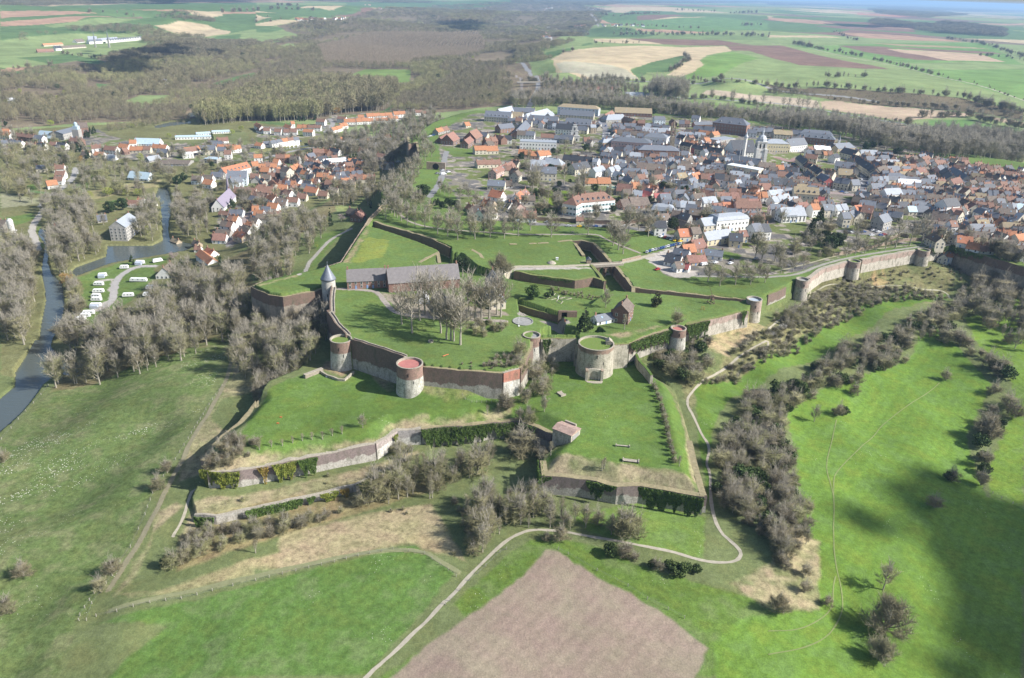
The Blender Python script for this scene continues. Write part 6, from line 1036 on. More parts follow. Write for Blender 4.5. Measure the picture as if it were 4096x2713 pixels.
P_l, rg = crown_leaves(37, 2400, 9.5, 3.4, .8, 'column', .5); T = MB(); T.tube((0, 0, -.5), (0, 0, 4), .3, .15, 7); proto('brownever', 0, T, leaves(P_l, .5, rg, TW['b'], 'crown'))
for s in (40, 41): P_l, rg = crown_leaves(s, 2800, 14, 3.9, .8, 'cone', .5); T = MB(); T.tube((0, 0, -.5), (0, 0, 12.5), .32, .06, 7); proto('fir', s, T, leaves(P_l, .6, rg, TW['d'], 'crown', up=-.2))
P_l, rg = crown_leaves(43, 2400, 14, 2.3, .3, 'column', .5); T = MB(); T.tube((0, 0, -.5), (0, 0, 9), .3, .1, 7); proto('cypress', 0, T, leaves(P_l, .5, rg, TW['d'], 'crown'))
P_l, rg = crown_leaves(44, 2600, 12.5, 5.0, 6.2, 'round', .5); T = MB(); T.tube((0, 0, -.5), (.2, 0, 9.5), .42, .18, 8)
for a in range(7): T.tube((.1, 0, 6 + a * .5), (3.6 * math.cos(a * 2.3), 3.6 * math.sin(a * 2.3), 8 + a * .45), .13, .05, 4)
proto('pine', 0, T, leaves(P_l, .55, rg, TW['d'], 'crown'))
for key, mk, n in (('willow', 'y', 1300), ('orange', 'o', 1100), ('blossom', 'w', 900), ('mauve', 'v', 900)):
    P_l, rg = crown_leaves(50 + len(key), n, 7.5, 4, 1.2, 'round', .5); T = MB(); T.tube((0, 0, -.4), (.2, 0, 3.5), .25, .14, 6)
    for a in range(6): T.tube((.1, 0, 1.8 + a * .2), (2.4 * math.cos(a * 2.3), 2.4 * math.sin(a * 2.3), 4.5 + a * .25), .1, .03, 4)
    proto(key, 0, T, leaves(P_l, .34, rg, TW[mk], 'crown'))
HREF = dict(round=12, roundk=12, tall=18, wood=13, woodg=13, thin=9, bush=4.5, bushp=4.5, bushk=4.5, spread=13, scrubd=5.2, evround=10, greenball=7, brownever=9.5, fir=14, cypress=14, pine=12.5, willow=7.5, orange=7.5, blossom=7.5, mauve=7.5)
KIND = dict(round='tree', roundk='tree', tall='tree', wood='tree', woodg='tree', thin='tree', spread='tree', bush='shrub', bushp='shrub', bushk='shrub', scrubd='shrub', evround='ever', greenball='ever', brownever='ever', fir='ever', cypress='ever', pine='ever', willow='leafy', orange='leafy', blossom='leafy', mauve='leafy')
DESC = dict(round='round bare tree', roundk='khaki bare tree', tall='tall bare tree', wood='woodland bare tree', woodg='grey woodland tree', thin='slender bare sapling', spread='broad spreading bare tree', bush='bare grey shrub', bushp='purple brown shrub', bushk='khaki twiggy shrub', scrubd='dark ivy clad shrub', evround='dark evergreen tree', greenball='bright green round evergreen', brownever='brownish green evergreen', fir='dark fir', cypress='dark column cypress', pine='wide crowned pine', willow='yellow green willow', orange='orange budding tree', blossom='pale blossoming tree', mauve='mauve blossoming tree')
PL = []
def put(key, x, y, h, zone_, sc=1.0, z=None):
    if math.hypot(x, y) > 1e5: return
    PL.append(dict(key=key, x=x, y=y, z=(Hp(x, y) if z is None else z), h=h, zone=zone_, w=sc))
def pts(key, txt, h, zone_, jit=.12, sc=1.0, z=None):
    q = GP(txt) if z is None else np.column_stack([U(S(txt), z), np.full(len(S(txt)), z)])
    for p in q: k = key if isinstance(key, str) else random.choice(key); put(k, p[0], p[1], h * random.uniform(1 - jit, 1 + jit), zone_, sc)
WPOLY = list(WATER.values())
def free(x, y, r=1.5):
    ok = np.ones(len(x), bool)
    for w in WPOLY:
        ok &= ~inside(w, x, y); m = ok & (x > w[:, 0].min() - 8) & (x < w[:, 0].max() + 8) & (y > w[:, 1].min() - 8) & (y < w[:, 1].max() + 8)
        if m.any(): k = np.where(m)[0]; ok[k] &= edge_dist(w, x[k], y[k]) > 3.2
    for nm, lb, w, wd, c in PW:
        m = (x > w[:, 0].min() - 8) & (x < w[:, 0].max() + 8) & (y > w[:, 1].min() - 8) & (y < w[:, 1].max() + 8) & ok
        if m.any(): k = np.where(m)[0]; ok[k] &= edge_dist(w, x[k], y[k], False) > wd / 2 + .8
    for i in np.where(ok)[0]:
        if (np.hypot(OCC[:, 0] - x[i], OCC[:, 1] - y[i]) < OCC[:, 2] + r).any(): ok[i] = False
    return ok
def scat(keys, txt, sp, h, zone_, lvl=None, jit=.38, keep=1.0, inH=None):
    poly = P_(txt, lvl) if lvl is not None else GP(txt)[:, :2]
    poly = poly * (1 - .34 * h / (CAM_Z - (lvl or 25)))      # outlines were read off the crowns; move them to the feet
    x0, y0 = poly.min(0); x1, y1 = poly.max(0); X, Y = np.meshgrid(np.arange(x0, x1, sp), np.arange(y0, y1, sp)); X = X.ravel() + RNG.uniform(-.45, .45, X.size) * sp; Y = Y.ravel() + RNG.uniform(-.45, .45, Y.size) * sp
    m = inside(poly, X, Y) & (RNG.random(X.size) < keep); X, Y = X[m], Y[m]
    if inH is not None: m = inside(H0, X, Y) == inH; X, Y = X[m], Y[m]
    m = free(X, Y); X, Y = X[m], Y[m]; Z = Hg(X, Y)
    for x, y, z in zip(X, Y, Z): put(random.choice(keys), float(x), float(y), h * random.uniform(1 - jit, 1 + jit), zone_, z=float(z))
pts('tall', 'B1 1345,228 1440,308 1510,188 1705,308 1757,368 1797,378 1823,382 1885,418 1835,262 2078,195 2150,182 2022,192 2222,138 1638,190 1960,190 2255,160 1560,140 1690,140', 18.5, 'in the citadel yard', .1)
pts(('round', 'roundk'), 'T11 1198,457 1250,400 1278,427 1302,442 1340,472 1396,502 1468,519 1558,542 1675,592 1768,614 1800,560 1860,646 1975,588 2018,640 2103,602 2158,622 2170,570 2290,632 1600,470 1240,300 1300,280 1350,250 1400,240 1180,240 1250,230 1320,200 1210,330 1380,330 1430,300 1480,350 1520,370 1440,180 1385,160 1340,100 1410,60 1460,110 1500,40 1260,160 1450,400 1290,340 1350,300 T10 1410,1540 1440,1500 1480,1560 1530,1450 1560,1480 1590,1420 1540,1380 1500,1330 1560,1340 1620,1450 1470,1270 1520,1260', 12, 'along the rampart avenue', .12)
pts('round', 'T21 58,610 360,620 700,600 912,637 932,700 968,672 980,738 1022,778 1168,552 1255,614 1075,577 1050,540 10,562 170,560', 13, 'along the promenade', .15)
pts('spread', 'T11 2250,972', 16, 'beside the white approach road'); pts('round', 'T21 862,1270', 8, 'beside garden steps'); pts('thin', 'T21 1035,1472', 8.5, 'before the ruined barn')
pts('round', 'T21 1805,1032 1915,1070 2058,1062 2145,1002 2198,1057 2275,1002 2330,1042 T31 120,952 228,937 322,912 720,797 803,780 892,767 990,752 1080,740 1580,672 1650,682 1820,692 1950,757 2075,787 2230,828 2350,862', 9.5, 'on the rampart walk', .1)
pts('tall', 'T31 1172,722 1302,699 1415,692 805,700', 17, 'by the rear car park', .08); pts('wood', 'T31 60,850 110,870 230,790 T21 2300,840 2240,820', 12, 'in the garden beside the conifers', .15)
pts('tall', 'T21 480,135 230,150 660,200 150,130 640,170', 17, 'behind the mansion lawn', .1); pts(('round', 'roundk'), 'T21 180,260 120,330 400,350 430,390 300,400 90,470 10,480 U1 30,700 1160,740 1230,720 920,640 800,650 960,1240 620,1480 700,1500 T11 1930,210 1780,250 1740,230 1700,210 1960,270 1880,270', 8, 'in the back gardens', .2)
scat(('roundk', 'round', 'round'), 'T11 1940,330 2350,330 2361,380 2160,480 1880,450 1780,400', 12, 9, 'in the lane side gardens', 40)
scat(('round', 'roundk', 'woodg'), 'T20 0,990 400,960 840,988 1290,1025 1650,1085 2361,1120 2361,1085 1800,1030 1290,965 700,910 0,890', 9, 12.5, 'behind the upper town')
scat(('woodg', 'tall', 'round'), 'T30 0,1160 300,1180 640,1230 1100,1370 1600,1440 2361,1490 2361,1400 1700,1330 1250,1250 800,1150 300,1080 0,1060', 9.5, 14, 'behind the right hand town')
scat(('woodg',), 'T30 1250,1300 1600,1400 2361,1470 2361,1290 2000,1250 1500,1240', 8, 15, 'in the wood right of town')
pts('tall', 'T30 135,992 185,1002 272,1002 315,1000 355,1012 430,1022 1290,1372 790,1292 935,1240 1000,1250 1120,1240 T20 2020,930 2040,930 2180,955 2310,968 1835,920 1680,965', 16, 'on the far roadside', .12); pts('spread', 'T30 1285,1160', 16, 'alone in the tan field'); pts('spread', 'T20 1925,740', 13, 'alone in the pale field')
scat(('tall', 'woodg'), 'T20 1190,850 1300,878 1600,890 1620,840 1300,805', 9, 21, 'in the copse behind town')
scat(('woodg', 'wood'), 'T20 430,880 900,890 1180,860 1150,790 900,700 680,740 360,740 270,700 300,880', 14, 12, 'around the far farm', keep=.8)
# wooded slope and river banks
scat(('wood', 'woodg', 'wood'), 'O 130,880 250,868 340,850 430,815 520,780 565,700 585,705 560,655 490,640 400,650 380,690 300,740 190,780', 7.6, 12.5, 'on the slope below the bastion')
scat(('wood', 'wood', 'woodg'), 'O 520,800 560,690 590,705 690,725 760,700 765,790 700,865 650,860 600,850 545,840', 7.0, 11, 'in the ditch wood by the citadel', 22, inH=False)
scat(('wood', 'woodg'), 'T11 0,590 300,450 600,440 650,540 560,660 420,800 380,910 150,1010 0,1060 -60,900', 8.8, 10.5, 'in the park wood', keep=.85)
scat(('wood', 'woodg'), 'T11 640,290 860,190 1050,140 1200,150 1130,250 1010,320 740,330', 10, 9, 'below the rampart', keep=.8)
scat(('wood', 'woodg'), 'T01 0,640 320,740 375,900 385,1000 330,1150 270,1400 230,1568 0,1568', 7.4, 12.5, 'on the far river bank', 3)
scat(('wood', 'woodg', 'wood'), 'T01 440,690 600,640 950,640 990,770 980,840 700,950 560,930 460,930', 7.4, 13, 'on the river island', 3)
scat(('bushk', 'bush', 'woodg'), 'T01 580,930 680,960 735,1100 740,1300 700,1568 520,1568 600,1430 625,1250 600,1050', 5.5, 5.5, 'along the river bank hedge', 3)
scat(('wood', 'woodg'), 'T01 1600,300 1800,260 1940,420 1830,600 1880,690 1620,660 1590,500', 8.5, 10.5, 'right of the mill race', 4)
scat(('wood', 'roundk'), 'T01 1250,420 1480,300 1470,640 1260,600', 8, 11, 'beside the watermill', 4, keep=.9); scat(('wood', 'woodg', 'roundk'), 'T01 360,420 470,240 900,290 960,500 880,500 700,640 520,600 440,470', 9, 11, 'between road and mill', 4)
scat(('woodg', 'roundk', 'bushk', 'wood'), 'O 0,300 200,330 300,370 400,420 360,450 200,440 120,470 0,450', 15, 9, 'in the lower town gardens', 4, keep=.75)
scat(('round', 'evround', 'bush', 'roundk'), 'U1 0,700 1400,560 1450,1100 2367,1200 2367,1560 0,1560', 13, 6.5, 'in the mansion quarter', 42, keep=.38)
scat(('woodg', 'roundk', 'bush'), 'O 480,330 900,300 960,320 880,400 640,500 480,560 440,460 380,420 340,340', 17, 8, 'between the lower town houses', 8, keep=.7)
scat(('woodg', 'round'), 'O 860,290 1010,260 1030,300 950,330 930,380 880,410 800,360 700,330', 12, 12, 'below the old rampart', 8, keep=.85)
scat(('round', 'roundk', 'bush'), 'O 1100,450 1500,420 2150,540 1900,590 1700,560 1500,510 1250,490', 15, 7.5, 'in the upper town gardens', 42, keep=.62)
scat(('wood', 'woodg'), 'B0 440,330 480,372 560,405 900,330 1300,220 1850,80 1700,-40 1000,-40 500,60', 7.5, 11, 'along the lower field edge', 4, keep=.9)
# foreground thickets
scat(('thin', 'wood', 'bushk', 'woodg'), 'D2 90,520 260,430 700,420 950,560 1200,610 1700,690 1780,720 1690,790 1150,725 800,680 640,725 470,850 240,990 190,860', 4.3, 7.0, 'in the thicket below the spur bastion', 16)
scat(('bush', 'bushp', 'bushk'), 'D2 30,480 110,480 330,1000 230,1010', 3.5, 3, 'on the left bank of thicket', 15)
scat(('thin', 'thin', 'woodg', 'bushk'), 'D1 1690,880 1850,720 2060,620 2361,560 D2 0,60 440,40 400,110 260,170 0,230 D1 2361,850', 5.0, 8.0, 'below the ivy curtain', 16)
scat(('woodg', 'wood', 'bushk', 'bush'), 'B1 2120,1010 2300,900 2361,820 B2 180,430 420,400 440,560 320,680 300,980 230,1040 60,960', 5.2, 4.8, 'on the terrace corner', 28, keep=.85)
scat(('thin', 'woodg', 'bush'), 'B2 0,1080 370,1150 400,1230 370,1400 200,1330 0,1300', 5.5, 8, 'by the brick bunker')
scat(('bushk', 'bush', 'bushp'), 'D1 0,1340 150,1230 500,1190 900,1170 1400,1060 1700,950 1870,960 1500,1090 900,1290 460,1400 60,1510', 4.0, 3.2, 'below the lower retaining wall', 12.5)
scat(('bush', 'bushp'), 'D1 270,560 530,360 830,420 790,480 540,530 400,560', 3.5, 3.0, 'at the terrace corner', 27); scat(('bush',), 'D1 860,720 1310,650 1320,690 900,760', 4, 2.6, 'at the foot of the outwork wall', 17); scat(('bush', 'bushk'), 'D1 2000,430 2240,420 2200,520 1980,560', 4, 3, 'beside the broken wall angle', 17)
scat(('bush', 'bushp', 'bushk', 'scrubd', 'bushk', 'woodg'), 'O 1665,1015 1718,940 1812,892 1912,836 2002,796 2092,762 2205,722 2290,655 2340,650 2310,715 2225,735 2160,785 2110,790 2095,830 2000,875 1920,905 1840,930 1800,975 1815,1060 1855,1180 1860,1240 1820,1258 1785,1275 1755,1200 1690,1190 1655,1150', 5.8, 5.4, 'in the broad hedge belt', 17)
scat(('bush', 'bushp', 'bushk', 'scrubd', 'woodg'), 'O 1668,1010 1800,960 1842,1080 1875,1190 1870,1262 1825,1282 1785,1290 1752,1220 1692,1208 1660,1160', 6, 5.2, 'in the lower hedge belt', 16)
scat(('bush', 'bushp', 'bushk', 'scrubd'), 'O 1500,835 1560,790 1640,785 1640,850 1600,875', 5, 5, 'below the red roofed turret', 28); scat(('bush', 'bushk', 'bushk', 'bushp'), 'O 1640,864 1740,790 1880,690 1960,668 2180,672 2188,684 2060,692 1960,728 1840,805 1700,868 1625,888', 3.7, 2.5, 'on the slope below the chalk path', 24)
scat(('bushp', 'bush', 'bushk'), 'O 1885,650 2000,615 2130,615 2205,590 2280,650 2180,660 1950,652', 4.5, 1.5, 'on the rampart slope', 30, keep=.5, inH=False); scat(('bushk', 'thin'), 'O 1790,735 1870,690 1860,740 1800,760', 4, 5, 'beside the chalk path', 28); pts('blossom', 'T31 210,1430 30,1540 130,1480', 4, 'by the chalk path')
scat(('woodg', 'wood', 'bush'), 'O 2205,700 2260,655 2400,620 2400,800 2340,800 2270,745', 8, 8, 'in the ditch wood at right', 18); scat(('bush', 'bushp', 'scrubd'), 'O 2150,790 2220,830 2290,880 2330,960 2370,950 2340,870 2250,800 2190,770', 6, 5.5, 'on the right field hedge', 14, keep=.62)
scat(('bush', 'bushp', 'scrubd'), 'O 2245,1000 2290,930 2320,960 2290,1060 2270,1120 2255,1120', 6, 6, 'on the pasture hedge', 10, keep=.7); scat(('bush', 'bushp', 'scrubd'), 'D2 740,790 900,770 1130,840 1500,900 1850,1000 2361,1100 2361,1200 2050,1150 1750,1030 1400,950 1150,880 760,850', 4.2, 4.0, 'along the winding chalk path')
scat(('bush', 'bushp'), 'D3 0,230 140,240 200,560 80,640 0,560', 5, 4.5, 'on the rough point', 15); scat(('bushk', 'bush'), 'D1 1900,1010 2200,980 2361,1090 D2 180,1060 130,1080 0,1000 D1 2300,1250', 4.5, 1.6, 'on the dry bank', 13, keep=.5)
pts('bush', 'D0 225,640 70,972 1050,605 935,762 B0 1460,1385 1542,1235 42,1135', 4.8, 'in the left pasture', .1); pts('thin', 'B0 1362,285 960,312 2112,182', 6.5, 'at the left pasture edge'); pts('evround', 'D0 1530,552', 5.2, 'at tip of the dry bank'); pts('bushk', 'D0 1600,545 1740,470 1850,440', 4.8, 'at tip of the dry bank')
pts('thin', 'B1 145,1362 245,1347 340,1327 430,1312 518,1302 615,1287 705,1262 795,1247 35,1392', 3.4, 'in the terrace row', .1, sc=1.5); pts('roundk', 'B1 985,1182', 5.5, 'alone on the terrace lawn'); pts('thin', 'B1 2135,1060 D1 745,1420 B2 1540,1420 D2 1400,200 1420,190', 5.5, 'beside the lawns')
pts('bush', 'B3 790,512 1640,375 1530,1550 1700,1310 1960,1345 640,700', 5.2, 'in the bright pasture', .12); pts('roundk', 'B3 425,752', 7, 'in the bright pasture'); pts('scrubd', 'B3 690,690 1660,1300', 4.6, 'in the bright pasture'); pts('spread', 'B3 2010,930', 12.5, 'on the pasture hedge'); pts('roundk', 'D3 1060,760', 8.5, 'above the great pasture tree'); pts('spread', 'D3 1075,1150', 14, 'alone in the lower pasture'); pts('spread', 'D3 1030,1400', 10, 'below the great pasture tree'); pts('spread', 'D3 90,960', 7.5, 'on the rough point'); pts('bush', 'D3 540,905 345,630 335,780 90,500 70,330', 3.4, 'on the rough point', .2)
pts('bush', 'B2 1310,690 1325,730 1340,780 1360,830 1378,880 1392,930 1405,980 1418,1040 1430,1100 1440,1160 1455,1220 1468,1280 1480,1330 1500,1390', 2.2, 'in the hedge on the spur bastion', .2); pts('scrubd', 'B2 1318,710 1350,800 1385,905 1410,1010 1436,1130 1460,1250 1490,1360', 1.9, 'in the hedge on the spur bastion', .2)
pts('fir', 'T21 665,1502', 14, 'beside the white pavilion'); pts('brownever', 'T21 1325,1262', 9.6, 'on the outwork lawn'); pts('greenball', 'T21 185,1192', 8, 'on the garden lawn'); pts('evround', 'T21 320,1185 365,1175', 4, 'on the garden lawn'); pts('pine', 'T11 1905,985', 13.5, 'behind the long barracks'); pts('cypress', 'T11 690,517', 16, 'in the rampart garden'); pts('cypress', 'T11 1060,352 875,315', 9, 'in the rampart garden'); pts('evround', 'T11 1540,262', 11, 'beside the street', sc=1.15); pts('fir', 'T11 1650,330 1680,330 1610,340', 6.5, 'by the street hedge'); pts('evround', 'T11 1720,360 1800,350 1850,355 1760,330', 6.5, 'by the street hedge')
pts('evround', 'T21 988,125 1395,205 1683,262 1590,240 1480,560 2240,700', 10, 'between the roofs', .15); pts('fir', 'T31 400,610 470,520', 16, 'by the long white terrace'); pts('evround', 'T31 555,755 600,700 520,690 640,720', 11, 'by the long white terrace'); pts('bushk', 'T31 530,770 560,800', 5, 'by the conifers'); pts('evround', 'U1 610,740 690,740 700,1220', 7, 'behind the orange roofs'); pts('greenball', 'T21 225,245', 7, 'on the mansion lawn'); pts('roundk', 'T21 195,180', 14, 'on the mansion lawn', sc=1.1)
pts('evround', 'T21 305,420 340,420 230,430 U3 870,1010 1370,740 1960,960 1550,300 1850,540 1760,560 650,80 U2 330,1370 200,1360', 6.5, 'in the town gardens', .2); pts('cypress', 'T01 2035,885', 9.5, 'beside the campsite lane'); pts('fir', 'T01 1222,872 1680,925', 8.5, 'on the campsite'); pts('evround', 'T01 1060,385 1010,400 1130,370 1640,160 1700,120', 11, 'behind the watermill'); pts('greenball', 'T01 830,510', 5, 'left of the watermill', sc=1.3)
pts('fir', 'T00 800,1270 840,1255 870,1235 680,1405 410,1395 810,1480 720,1410 770,1385', 12, 'in the lower town'); pts('cypress', 'T00 1960,1295', 12, 'by the low greenhouses'); pts('evround', 'T00 1960,1550 2160,1560 60,1170', 8, 'in the lower town'); pts('fir', 'T10 392,1125 545,1110 440,1118 U4 680,1040', 11, 'behind the white estate'); pts('evround', 'T20 1305,1062 T30 262,1192 1190,1445 950,1375 900,1385', 10, 'behind the upper town', sc=1.2); pts('evround', 'T10 860,1500 900,1520 1000,1560 1050,1420', 8, 'below the old rampart')
pts('willow', 'T00 210,1560 1300,1485 455,925 540,935 600,880 660,880 470,1165 2140,1250 2230,1215 590,1400 1560,1280 185,860 60,965 T01 930,90 1165,240 1000,245 1045,215 835,270 1272,240 1120,200 1360,600 T10 2180,445 2280,440 1920,545 2000,545', 8, 'in the valley', .2); pts('orange', 'T00 750,1500 U4 30,1010 T01 1570,110 610,1050', 7, 'in the valley', .15); pts('blossom', 'T01 1230,360 1620,260 1860,240', 5.5, 'by the lower river', .15); pts('mauve', 'T01 1610,830 1270,190 T11 790,480 U3 900,170 T31 280,320', 6, 'in the gardens', .15); pts('willow', 'T11 560,720 240,945 U1 1190,1060', 2.5, 'in flower in the park', .2)
scat(('bushk', 'bush'), 'T21 310,1080 830,1150 820,1190 700,1190 420,1130', 3.2, 1.3, 'below the half moon wall', 36); scat(('bush', 'bushk', 'scrubd'), 'B1 1960,230 2300,200 2340,270 2050,340', 4, 2.8, 'round the ruined walls', 42); scat(('bush', 'bushp'), 'B1 2060,600 2340,500 B2 110,370 60,500 B1 2280,650 2080,650', 2.6, 1.5, 'on the corner rampart', 41); scat(('bush',), 'B1 1560,570 2000,600 2060,640 1600,600', 3, 1.0, 'on the corner rampart', 41, keep=.6)
scat(('bushk', 'thin'), 'D1 100,1000 350,860 1000,780 1600,640 1850,580 1700,740 1100,880 500,1000', 6, 1.3, 'on the dry bank', 17, keep=.6); scat(('bush', 'bushp', 'bushk'), 'B1 0,590 400,560 600,600 440,680 100,800 0,900', 4.5, 5, 'on the ditch side', 22)
scat(('bush', 'scrubd'), 'T31 450,460 640,560 600,700 420,620', 7, 5, 'by the long white terrace', 40, keep=.6)
# country hedges
def hedge(txt, sp, h, zone_, keys=('bush', 'bushp', 'woodg')):
    w = dens(GP(txt)[:, :2], sp)
    for p in w: put(random.choice(keys), p[0] + random.uniform(-1, 1) * sp * .4, p[1] + random.uniform(-1, 1) * sp * .4, h * random.uniform(.6, 1.3), zone_)
for t, sp, h in [('T30 0,795 400,810 800,830 1070,850 1450,880 1850,910 2000,975 2361,1045', 12, 9), ('T30 0,850 300,870', 10, 7), ('T30 560,920 1020,965 1550,1000 1900,1040 2361,1110', 11, 7), ('T30 600,1045 900,1085 1230,1130 1500,1190', 8, 4), ('T30 1430,1090 1800,1075 2361,1195', 9, 10), ('T30 0,1000 240,1020 500,1040', 9, 6), ('T20 1170,925 1450,930 1800,905 2361,990', 9, 7), ('T20 1680,740 1960,770 2361,800', 10, 7), ('T20 680,745 1150,760 1700,775', 9, 8), ('T20 1430,670 1530,630 1630,560 1600,520', 14, 8), ('T30 250,412 430,450 640,485 840,525', 20, 11), ('T30 980,555 1190,605 1370,655 1600,705', 18, 7), ('T30 515,715 880,715', 14, 8), ('T20 950,330 1400,330 2000,330 2361,345', 22, 12), ('T20 1000,325 1600,320 2361,330', 24, 12), ('T20 740,400 900,405 1150,405', 20, 8), ('T20 480,490 560,480', 18, 10), ('T20 650,290 700,330', 20, 10), ('T20 940,265 1100,285 1300,300', 25, 8), ('T30 1650,360 1900,395 2100,440 2361,530', 24, 10), ('T30 1950,515 2200,530 2361,560', 20, 9), ('T30 630,300 800,375', 30, 8), ('T20 830,140 990,155 1370,130', 30, 12), ('T20 1500,95 1870,110', 30, 14), ('T20 2030,125 2240,120', 30, 18), ('T20 840,255 1240,240 1540,260 1740,265', 26, 9), ('T20 2110,240 2280,235', 30, 14), ('T30 2000,980 2361,1060', 9, 9), ('T30 1640,730 2000,800 2361,930', 26, 4),
    ('T10 200,55 380,55', 40, 14), ('T10 160,90 550,105', 34, 14), ('T10 20,215 240,190', 34, 12), ('T00 860,120 1230,150', 40, 12), ('T10 0,170 100,165', 30, 12), ('T00 2080,120 2361,100', 36, 14), ('T20 0,790 300,760', 16, 10), ('T00 100,650 500,600', 22, 9), ('T00 870,540 1000,550', 18, 10), ('T00 600,500 880,545', 22, 7)]: hedge(t, sp, h, 'in the country hedges')
print('PLANTS', len(PL))
# ---- choose the individuals, the rest are woodland
for p in PL:
    u, v, dep = PX(p['x'], p['y'], p['z'] + p['h'] / 2); p['u'], p['v'] = float(u), float(v); p['s'] = p['h'] / dep; p['vis'] = -50 < u < 4150 and -50 < v < 2800
quota = dict(tree=300, shrub=300, ever=200, leafy=100); indiv = []; woods = []
for kd in quota:
    L_ = sorted([p for p in PL if KIND[p['key']] == kd], key=lambda p: (not p['vis'], -p['s'])); indiv += L_[:quota[kd]]; woods += L_[quota[kd]:]
gr = {}
for p in indiv: gr.setdefault((DESC[p['key']], p['zone']), []).append(p)
GN = dict(tree='bare trees', shrub='shrubs and bushes', ever='evergreen trees', leafy='early leafing trees'); NM = dict(tree='bare_tree', shrub='shrub', ever='evergreen_tree', leafy='budding_tree')
for (ds, zn), L_ in gr.items():
    L_.sort(key=lambda p: p['u'])
    for k, p in enumerate(L_):
        lab = f"{ds} {zn}" if len(L_) == 1 else f"{ds}, {ordn(k + 1)} of {len(L_)} from left {zn}"
        pr = PROTO[p['key']]; tm, cm = pr[random.randrange(len(pr))]; s = p['h'] / HREF[p['key']]; sw = s * p['w'] * random.uniform(.9, 1.12); kd = KIND[p['key']]; name = 'hedge_bush' if 'hedge' in zn and kd == 'shrub' else NM[kd]
        rz = random.uniform(0, 6.28)
        if tm is None or kd == 'shrub':
            o = link(name, cm, None, (p['x'], p['y'], p['z'] - .1), rz); tag(o, lab, 'tree' if kd != 'shrub' else 'shrub', GN[kd])
        else:
            o = thing(name, lab, 'tree' if kd != 'shrub' else 'shrub', (p['x'], p['y'], p['z'] - .1), rz, GN[kd]); link('trunk', tm, o); link('crown', cm, o)
        o.scale = (sw, sw, s)
# ---- woodland as instanced points (stuff)
lib = []
def libobj(tm, cm, key):
    bm_ = []
    o = bpy.data.objects.new('wood_' + key, cm); return o
def instancer(name, label, items, keyed):
    """items: (x,y,z,scale_xy,scale_z,index); keyed: list of meshes"""
    A = np.array(items, float)
    if not len(A): return
    me = bpy.data.meshes.new(name); me.vertices.add(len(A)); me.vertices.foreach_set('co', A[:, :3].astype(np.float32).ravel()); me.update()
    for nm_, col in (('sx', 3), ('sz', 4), ('ix', 5)):
        a = me.attributes.new(nm_, 'FLOAT' if nm_ != 'ix' else 'INT', 'POINT'); a.data.foreach_set('value', A[:, col].astype(np.float32 if nm_ != 'ix' else np.int32))
    o = link(name, me); tag(o, label, 'woodland', kind='stuff')
    coll = bpy.data.collections.new(name + '_kinds')
    for i, m_ in enumerate(keyed): q = bpy.data.objects.new('%s_kind_%02d' % (name, i), m_); coll.objects.link(q)
    ng = bpy.data.node_groups.new(name, 'GeometryNodeTree'); ng.interface.new_socket('Geometry', in_out='INPUT', socket_type='NodeSocketGeometry'); ng.interface.new_socket('Geometry', in_out='OUTPUT', socket_type='NodeSocketGeometry')
    n = ng.nodes; L = ng.links.new; gi = n.new('NodeGroupInput'); go = n.new('NodeGroupOutput'); ip = n.new('GeometryNodeInstanceOnPoints'); ci = n.new('GeometryNodeCollectionInfo'); ci.inputs['Collection'].default_value = coll; ci.inputs['Separate Children'].default_value = True; ci.inputs['Reset Children'].default_value = True
    def att(nm_, ty): a = n.new('GeometryNodeInputNamedAttribute'); a.data_type = ty; a.inputs['Name'].default_value = nm_; return a.outputs[0]
    cx = n.new('ShaderNodeCombineXYZ'); sx = att('sx', 'FLOAT'); L(sx, cx.inputs[0]); L(sx, cx.inputs[1]); L(att('sz', 'FLOAT'), cx.inputs[2]); rv = n.new('FunctionNodeRandomValue'); rv.data_type = 'FLOAT_VECTOR'; rv.inputs[0].default_value = (0, 0, 0); rv.inputs[1].default_value = (0, 0, 6.28)
    L(gi.outputs[0], ip.inputs['Points']); L(ci.outputs[0], ip.inputs['Instance']); ip.inputs['Pick Instance'].default_value = True; L(att('ix', 'INT'), ip.inputs['Instance Index']); L(cx.outputs[0], ip.inputs['Scale']); L(rv.outputs[0], ip.inputs['Rotation']); L(ip.outputs[0], go.inputs[0])
    md = o.modifiers.new('scatter', 'NODES'); md.node_group = ng; return o
keys = sorted(PROTO); km = {}; meshes = []
for k in keys:
    km[k] = []
    for tm, cm in PROTO[k]:
        km[k].append(len(meshes))
        if tm is None or KIND[k] == 'shrub': meshes.append(cm)
        else:   # trunk and crown in one mesh for the instanced copies
            va = np.array([v.co[:] for v in tm.vertices]); fa = []
            for f in tm.polygons: q = list(f.vertices); fa += [(q[0], q[1], q[2]), (q[0], q[2], q[3])] if len(q) == 4 else [tuple(q[:3])]
            nv = len(cm.vertices); vb = np.empty(nv * 3, np.float32); cm.vertices.foreach_get('co', vb); vb = vb.reshape(-1, 3); fl = len(cm.polygons[0].vertices); fb = np.empty(len(cm.loops), np.int32); cm.loops.foreach_get('vertex_index', fb); fb = fb.reshape(-1, fl); mb_ = np.empty(len(cm.polygons), np.int32); cm.polygons.foreach_get('material_index', mb_)
            if fl == 4: fb = np.concatenate([fb[:, [0, 1, 2]], fb[:, [0, 2, 3]]]); mb_ = np.concatenate([mb_, mb_])
            meshes.append(bulk('whole_tree', np.concatenate([vb, va]), np.concatenate([fb, np.array(fa) + nv]), [cm.materials[0], BARK], np.concatenate([mb_, np.ones(len(fa), np.int32)])))
